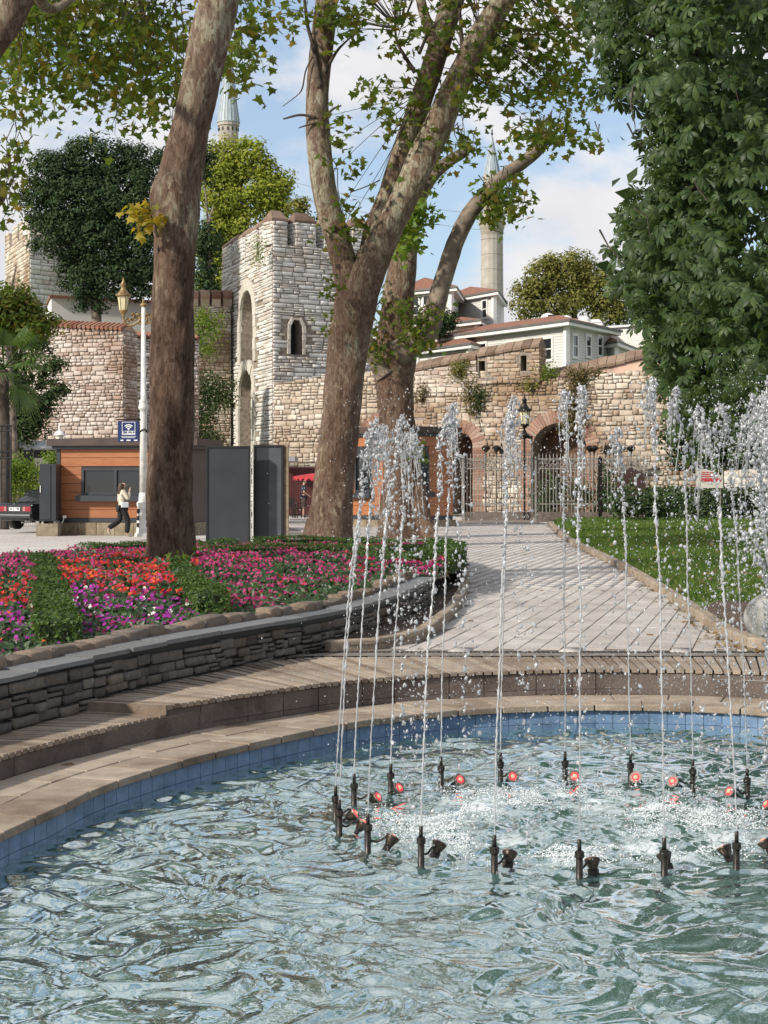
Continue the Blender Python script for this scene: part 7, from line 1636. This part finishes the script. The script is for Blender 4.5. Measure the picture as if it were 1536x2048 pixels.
for a in FLW:
    for (r, da, z) in ((.75, -.55, .10), (1.0, 0, .0), (.75, .55, .10)): fv.append((math.cos(a+da)*r, math.sin(a+da)*r, z))
for j in range(5): b = 1+3*j; ff += [(0, b, b+1), (0, b+1, b+2)]
fv = np.array(fv); ff = np.array(ff)
def petal(name, cols): return leafmat(name, cols, .25, .6, 1.1, .2)
MP = {'magenta': petal('petal_magenta', [(.30, .012, .11), (.42, .03, .18), (.20, .010, .08)]), 'pink': petal('petal_pink', [(.42, .03, .14), (.58, .10, .25), (.32, .018, .09)]),
      'red': petal('petal_red', [(.50, .018, .025), (.60, .05, .03), (.38, .012, .025)]), 'violet': petal('petal_violet', [(.36, .03, .34), (.46, .06, .42), (.30, .02, .30)]),
      'white': petal('petal_white', [(.75, .72, .70), (.8, .78, .75)]), 'orange': petal('petal_orange', [(.75, .12, .03), (.8, .20, .08)])}
LAB = {'magenta': 'deep magenta impatiens flowers across the bed', 'pink': 'hot pink impatiens flowers massed beside the trunk', 'red': 'bright red impatiens flowers in the middle patch', 'violet': 'violet impatiens flowers nearer the dry stone wall', 'white': 'scattered white impatiens flowers among the violet ones', 'orange': 'few orange red impatiens flowers among the red ones'}
q = np.array([PX(p) for p in P]); px, py = q[:, 0], q[:, 1]
wn_ = vnoise(x, d, 75, 1.2)*.6+vnoise(x, d, 76, 3.5)*.5
u_r = rng.uniform(size=k); col = np.full(k, 'none     ', dtype='<U9')
dens = np.clip(.22+.15*vnoise(x, d, 77, 1.5)+.15*vnoise(x, d, 78, 4), .03, .52)*np.clip((dn-.35)/.5, 0, 1)
top = (P[:, 2]-zb > hgt*.7) & (rng.uniform(size=k) < dens*1.5)
hot = (px > 395) & (px < 690); far_r = px >= 690; mid = (px >= 110) & (px <= 395); left = px < 110
row = py+18*wn_
col[hot] = np.where(u_r[hot] < .72, 'pink', np.where(u_r[hot] < .90, 'magenta', np.where(wn_[hot] > .2, 'red', 'magenta')))
col[far_r] = np.where(u_r[far_r] < .55, 'magenta', np.where(u_r[far_r] < .8, 'pink', 'red'))
def pick(mask, rules):
    idx_ = np.where(mask)[0]; r_ = rng.uniform(size=len(idx_)); acc = 0.0
    for c_, p_ in rules: s_ = (r_ >= acc) & (r_ < acc+p_); col[idx_[s_]] = c_; acc += p_
pick(mid & (row < 1118), [('magenta', .45), ('pink', .45), ('red', .1)])
pick(mid & (row >= 1118) & (row < 1182), [('red', .68), ('orange', .12), ('pink', .15), ('magenta', .05)])
pick(mid & (row >= 1182), [('violet', .55), ('magenta', .28), ('pink', .09), ('white', .08)])
pick(left & (row < 1160), [('magenta', .5), ('pink', .5)]); pick(left & (row >= 1160) & (row < 1218), [('red', .62), ('orange', .2), ('pink', .18)]); pick(left & (row >= 1218), [('violet', .6), ('magenta', .25), ('white', .05), ('orange', .1)])
for c_, mt in MP.items():
    s_ = top & (np.char.strip(col) == c_); pp = P[s_].copy(); kk = len(pp)
    if kk == 0: continue
    pp[:, 2] = zb[s_]+hgt[s_]*rng.uniform(.95, 1.15, kk)+.012
    o = scatter(c_+'_flowers', fv, ff, pp, rot_basis(rng.normal(0, .45, (kk, 3))+np.array([0, -.6, .75]), rng.uniform(0, 6.28, kk)), rng.uniform(.017, .030, kk), mt)
    tag(o, LAB[c_], 'flowers', kind='stuff')
    print(c_, kk)
# fallen leaves on the path, bench and rim
M['fallen'] = leafmat('fallen', [(.20, .11, .04), (.28, .17, .05), (.13, .07, .03), (.34, .24, .06)], .1, .7, 1.0)
M['fallen_dark'] = plain('fallen_dark', (.03, .022, .016), .9)
fl = [(985, 1158, 0), (1020, 1160, 0), (1175, 1155, 0), (1128, 1178, 0), (1210, 1182, 0), (1147, 1243, 0), (1095, 1097, 0), (1050, 1110, 0), (1130, 1113, 0), (940, 1240, 0), (1005, 1235, 0), (1180, 1140, 0), (1030, 1205, 0), (1300, 1268, 0), (880, 1290, 0), (840, 1296, 0), (745, 1299, 0), (960, 1085, 0), (1000, 1072, 0), (1240, 1215, 0), (1085, 1180, 0)]
pl_me = mesh_np('fallen_leaf', PL_V*.09, PL_F); pl_me.materials.append(M['fallen'])
def drop_leaf(p, s, lb, grp, me=pl_me):
    o = bpy.data.objects.new('fallen_leaf', me); put(o); o.matrix_basis = Matrix.Translation(p) @ Matrix.Rotation(random.uniform(0, 6.28), 4, 'Z') @ Matrix.Rotation(random.uniform(-.3, .3), 4, 'X') @ Matrix.Scale(s, 4)
    tag(o, lb, 'leaf', grp, 'thing')
for a, b, z in fl: drop_leaf(G(a, b, .012), random.uniform(.6, 1.0), 'dry brown plane leaf lying on the pale paved path', 'leaves fallen on the path')
drop_leaf(G(122, 1415, -.07), 1.1, 'orange brown leaf lying at the foot of the dry stone wall', 'leaves fallen on the bench'); drop_leaf(G(134, 1526, -.24), 1.2, 'yellow leaf lying on the pool coping', 'leaves fallen on the rim')
r_ = np.random.default_rng(9); tt = r_.uniform(.02, .9, 420); ii_ = (tt*259).astype(int); pp = np.c_[KRc[ii_]-np.abs(r_.normal(0, .16, (420, 1)))*np.array([[1, 0]]), np.full(420, .012)]
o = scatter('leaf_litter', PL_V, PL_F, pp, rot_basis(r_.normal(0, .25, (420, 3))+np.array([0, 0, 1.]), r_.uniform(0, 6.28, 420)), r_.uniform(.02, .06, 420), M['fallen']); tag(o, 'brown leaf litter gathered along the long lawn kerb', 'litter', kind='stuff')
gq = [(r_.uniform(4.6, 9)*1.0, r_.uniform(24, 60)) for _ in range(260)]; pp = np.array([(a*b/35, b, .10) for a, b in gq]); pp = pp[inside(pp[:, 0], pp[:, 1], lawn_poly)]
o = scatter('leaf_litter', PL_V, PL_F, pp, rot_basis(r_.normal(0, .3, (len(pp), 3))+np.array([0, -.3, 1.]), r_.uniform(0, 6.28, len(pp))), r_.uniform(.06, .13, len(pp)), M['fallen']); tag(o, 'yellow and brown leaves scattered over the lawn', 'litter', kind='stuff')
# ================= fountain =================
def jet_mat():
    m, nt, b, o = new_mat('jet_water')
    gl = NN(nt, 'ShaderNodeBsdfRefraction', inp={'IOR': 1.2, 'Roughness': .0, 'Color': (1, 1, 1, 1)}); df = NN(nt, 'ShaderNodeBsdfDiffuse', inp={'Color': (.96, .97, .98, 1)}); tr = NN(nt, 'ShaderNodeBsdfTranslucent', inp={'Color': (.96, .97, .98, 1)})
    gs = NN(nt, 'ShaderNodeBsdfGlossy', inp={'Roughness': .08, 'Color': (1, 1, 1, 1)}); tp = NN(nt, 'ShaderNodeBsdfTransparent')
    m0 = NN(nt, 'ShaderNodeMixShader', inp={0: .72}); LK(nt, gl.outputs[0], m0.inputs[1]); LK(nt, tp.outputs[0], m0.inputs[2])
    m1 = NN(nt, 'ShaderNodeMixShader', inp={0: .5}); LK(nt, df.outputs[0], m1.inputs[1]); LK(nt, tr.outputs[0], m1.inputs[2])
    lw_ = NN(nt, 'ShaderNodeFresnel', inp={'IOR': 1.5})
    m2 = NN(nt, 'ShaderNodeMixShader'); LK(nt, ramp(nt, rnd(nt), [(0, (.32, .32, .32)), (1, (.9, .9, .9))]).outputs[0], m2.inputs[0]); LK(nt, m0.outputs[0], m2.inputs[1]); LK(nt, m1.outputs[0], m2.inputs[2])
    m3 = NN(nt, 'ShaderNodeMixShader'); LK(nt, MATH(nt, 'ADD', MATH(nt, 'MULTIPLY', lw_.outputs[0], 1.0), .16), m3.inputs[0]); LK(nt, m2.outputs[0], m3.inputs[1]); LK(nt, gs.outputs[0], m3.inputs[2])
    LK(nt, m3.outputs[0], o.inputs[0]); return m
M['jet'] = jet_mat()
def foam_mat():
    m, nt, b, o = new_mat('foam'); b.inputs['Base Color'].default_value = (.82, .86, .87, 1); b.inputs['Roughness'].default_value = .35; return m
M['foam'] = foam_mat()
M['pipe'] = plain('pipe_bronze', (.035, .030, .026), .4, .6, var=.3, vs=40, bstr=.2); M['lamp_cup'] = plain('lamp_cup', (.07, .055, .042), .35, .8, var=.3, vs=40)
M['red_lens'] = plain('red_lens', (.6, .03, .03), .2, emit=((1, .025, .03), 1.0)); M['red_core'] = plain('red_core', (1, .3, .2), .2, emit=((1, .10, .06), 1.3))
M['lens_rim'] = plain('lens_rim', (.20, .15, .13), .4, .5)
I0, F0 = ico(0); I1, F1 = ico(1); I2, F2 = ico(2)
NJ = 20; JR = np.random.default_rng(123)
def frame_n(k):
    a = math.radians(-94.6+18*k); return np.array([RC[0]+RR*math.cos(a), RC[1]+RR*math.sin(a)]), np.array([-math.cos(a), -math.sin(a)])
for k in range(NJ):
    p, inn = frame_n(k); rear = p[1] > RC[1]+.1
    yaw = math.atan2(inn[1], inn[0])
    t = thing('fountain_nozzle', 'bronze fountain nozzle whose red lamp glows toward the camera' .replace('toward the camera', 'across the churning water') if rear else 'bronze fountain nozzle with its lamp turned away over the foam', 'nozzle', (*p, ZW), yaw, 'nozzles of the fountain ring')
    lean = JR.uniform(-.03, .03)
    obj('pipe', MB().tube([(0, 0, -.4), (lean*.1, 0, .14)], .019, 12), M['pipe'], t, True, True)
    obj('collar', MB().lathe([(.019, .118), (.026, .12), (.026, .150), (.020, .156)], n=12), M['pipe'], t, local=True)
    obj('tip', MB().lathe([(.012, .15), (.011, .215), (.008, .217)], n=10), M['pipe'], t, True, True)
    sw = JR.uniform(-.7, .7)
    hx_, hy_ = .13*math.cos(sw), .13*math.sin(sw); zl = JR.uniform(.045, .075)
    obj('arm', MB().tube(crom([(.015, 0, .06), (.05, hy_*.3, .055), (.09, hy_*.7, .085), (hx_, hy_, zl+.02)], 9), .007, 6), M['pipe'], t, True, True)
    ax = Vector((.55, -.1*sw, .72)).normalized() if not rear else Vector((.75, 0, .45)).normalized()
    Mq = Vector((0, 0, 1)).rotation_difference(ax).to_matrix(); c = Vector((hx_, hy_, zl))
    def mv(mb): mb.v = [tuple(Mq @ Vector(v)+c) for v in mb.v]; return mb
    cup = obj('lamp_cup', mv(MB().lathe([(.010, -.030), (.020, -.026), (.030, .0), (.040, .022), (.043, .032), (.038, .033)], n=16)), M['lamp_cup'], t, True, True)
    obj('lens_rim', mv(MB().lathe([(.036, .030), (.044, .031), (.044, .037), (.034, .037)], n=16)), M['lens_rim'], cup, local=True)
    obj('lens', mv(MB().lathe([(.035, .034), (.02, .04), (.002, .042)], n=14)), M['red_lens'], cup, local=True)
    obj('led', mv(MB().lathe([(.016, .041), (.012, .046), (.003, .047)], n=10)), M['red_core'], cup, local=True)
    obj('lamp_fin', mv(MB().bb(-.006, .006, -.03, .03, -.055, -.02)), M['pipe'], cup, local=True)
def blobs(name, par, C, r, elong, mat, tv, tf, axis=None, seed=0):
    """irregular drops: randomly squashed and dented balls"""
    n = len(C); R = rot_basis(JR.normal(0, .35, (n, 3))+np.array([0, 0, 1.]) if axis is None else axis+JR.normal(0, .3, (n, 3)), JR.uniform(0, 6.28, n))
    scl = np.c_[r*JR.uniform(.7, 1.25, n), r*JR.uniform(.7, 1.25, n), r*elong]
    V = np.einsum('nij,nkj->nki', R, tv[None]*scl[:, None, :]*(1+.42*JR.normal(0, 1, (n, len(tv), 1)).clip(-1.3, 1.3)))+C[:, None, :]
    Fc = (tf[None]+(np.arange(n)*len(tv))[:, None, None]).reshape(-1, 3)
    o = obj(name, mesh_np(name, V.reshape(-1, 3), Fc, True), mat, par); o['kind'] = 'stuff'; return o
for k in range(NJ):
    p, inn = frame_n(k); t = thing('water_jet', 'thin clear fountain jet breaking into drops at its crest', 'water jet', (*p, ZW), group='jets of the fountain ring')
    tan = np.array([-inn[1], inn[0]])
    z0 = ZW+.205; zA = ZW+JR.uniform(2.50, 2.80); 
    if p[0] < RC[0]-.9: zA = ZW+JR.uniform(2.42, 2.62)
    ap = JR.uniform(.22, .30); side = JR.normal(0, .02); ph = JR.uniform(0, 6.28, 4)
    def up_path(tt):      # tt 0..1 ascending
        tt = np.asarray(tt); wob = .012*tt*np.sin(9*tt+ph[0])+.010*tt*np.sin(23*tt+ph[1]); wob2 = .012*tt*np.sin(11*tt+ph[2])
        xy_ = p[None]+inn[None]*(ap*tt**1.15+wob2)[:, None]+tan[None]*(side*tt+wob)[:, None]; return np.c_[xy_, z0+(zA-z0)*(1-(1-tt)**1.6)]
    def dn_path(tt):
        tt = np.asarray(tt); xy_ = p[None]+inn[None]*(ap+ap*.9*tt**.75)[:, None]+tan[None]*(side*(1+tt))[:, None]; return np.c_[xy_, zA-(zA-ZW)*tt**1.25]
    tt = np.linspace(0, .60, 110); C = up_path(tt); rad = .0032+.0008*tt+(.0018+.0048*tt)*np.abs(JR.normal(0, .8, len(tt)))+.0012*np.sin(tt*160+ph[3])
    C[:, :2] += JR.normal(0, .0022, (len(tt), 2))*(.3+tt[:, None]*1.6)
    st = obj('stream', MB().tube([tuple(c) for c in C], list(rad), 8), M['jet'], t, True)
    nb = 120; tb = .40+.60*JR.uniform(0, 1, nb)**.8; C = up_path(tb); C += JR.normal(0, .007, C.shape)*(tb[:, None]*1.5)
    blobs('bead', t, C, JR.uniform(.0022, .0085, nb), JR.uniform(1.0, 2.6, nb), M['jet'], I1, F1)
    # crest: twisting strands that arc over and tear into drops
    mb = MB(); CB = []
    for j in range(JR.integers(5, 9)):
        t0 = JR.uniform(.80, .99); st0 = up_path(np.array([t0]))[0]+np.r_[JR.normal(0, .016, 2), 0]; vz = JR.uniform(.0, .55)*(1-t0)*8; out = inn*JR.uniform(.03, .26)+tan*JR.normal(0, .06); T_ = JR.uniform(.16, .36); tq = np.linspace(0, T_, 16)
        C = np.c_[st0[:2]+out[None]*tq[:, None], st0[2]+vz*tq-4.9*tq**2]; C[1:, :2] += np.cumsum(JR.normal(0, .0028, (15, 2)), 0); C[:, 2] += JR.normal(0, .006, 16)
        rd = (.0012+.0055*JR.uniform(0, 1, 16)**2)*np.linspace(1.25, .45, 16); mb.tube([tuple(c) for c in C], list(rd), 6); CB.append(C[JR.integers(0, 16, 12)]+JR.normal(0, .012, (12, 3)))
    so = obj('crest_strand', mb, M['jet'], t, True); so['kind'] = 'stuff'
    nc = 46; s = JR.uniform(0, 1, nc)**1.3; C = np.zeros((nc, 3)); top_ = up_path(np.array([.97]))[0]
    C[:, :2] = top_[:2]+inn[None]*(.05*s[:, None])+JR.normal(0, 1, (nc, 2))*(.010+.022*np.sin(np.clip(s*3, 0, 3.14)))[:, None]; C[:, 2] = zA+.015-s*.20+JR.normal(0, .01, nc)
    C = np.vstack([C]+CB); nc = len(C)
    blobs('crest', t, C, (.0018+.0085*JR.uniform(0, 1, nc)**2.2), JR.uniform(.9, 2.2, nc), M['jet'], I1, F1)
    # falling strands and drops
    nd = 150; td = JR.uniform(.0, 1.0, nd); lane = JR.integers(0, 3, nd); C = dn_path(td); lo_ = JR.normal(0, .045, (3, 2)); C[:, :2] += lo_[lane]*(1-.3*td[:, None])+JR.normal(0, .014, (nd, 2))
    blobs('falling_drop', t, C, .0022+.0075*JR.uniform(0, 1, nd)**2, JR.uniform(.9, 2.2, nd), M['jet'], I1, F1)
# loose spray between the jets
nS = 6500; a = JR.uniform(0, 2*math.pi, nS); r = np.abs(JR.normal(1.1, .35, nS)); zz_ = ZW+2.7*JR.uniform(0, 1, nS)**.9
C = np.c_[RC[0]+r*np.cos(a), RC[1]+r*np.sin(a), zz_]
ex_ = 2600; C2 = np.c_[2.35+JR.normal(0, .22, ex_), 10.6+JR.normal(0, .5, ex_), 1.55+JR.normal(0, .55, ex_)]; C2 = C2[C2[:, 2] < 2.5]
C = np.vstack([C, C2]); o = blobs('spray', None, C, JR.uniform(.0012, .0040, len(C)), JR.uniform(.8, 1.8, len(C)), M['jet'], I0, F0); tag(o, 'fine loose spray of drops flying among the fountain jets', 'spray', kind='stuff')
# white plume at the jet beside the boulder
pl_ = thing('water_plume', 'tall frothy white plume rising on the boulder side of the fountain', 'water jet', (2.42, 10.7, ZW)); nP = 900; s = JR.uniform(0, 1, nP); zP = 2.25-s*1.1
C = np.c_[2.42+JR.normal(0, 1, nP)*(.02+.07*s), 10.7+JR.normal(0, .06, nP), zP]; blobs('froth', pl_, C, JR.uniform(.005, .016, nP), JR.uniform(.8, 2, nP), M['jet'], I0, F0)
blobs('stem', pl_, np.c_[2.42+JR.normal(0, .02, 300), 10.7+JR.normal(0, .02, 300), JR.uniform(ZW, 1.2, 300)], JR.uniform(.006, .014, 300), JR.uniform(1, 2.5, 300), M['jet'], I0, F0)
# foam where the water falls back
nF = 26000; a = JR.uniform(0, 2*math.pi, nF); r = np.abs(JR.normal(.88, .20, nF)); X_ = RC[0]+r*np.cos(a); Y_ = RC[1]+r*np.sin(a)
f_ = vnoise(X_, Y_, 91, 3.2)+.6*vnoise(X_, Y_, 92, 9); kp = f_ > .25+.25*JR.normal(0, 1, nF)*.5; X_, Y_, f_ = X_[kp], Y_[kp], f_[kp]; nF = len(X_)
zF = ZW+.012+np.clip(f_-.2, 0, 1.6)*.030*np.abs(JR.normal(0, 1, nF))+.01*vnoise(X_, Y_, 6, 15)
o = blobs('foam', None, np.c_[X_, Y_, zF], JR.uniform(.0015, .0055, nF), JR.uniform(.5, 1.0, nF), M['foam'], I0, F0); tag(o, 'white churned foam where the jets fall inside the nozzle ring', 'foam', kind='stuff')
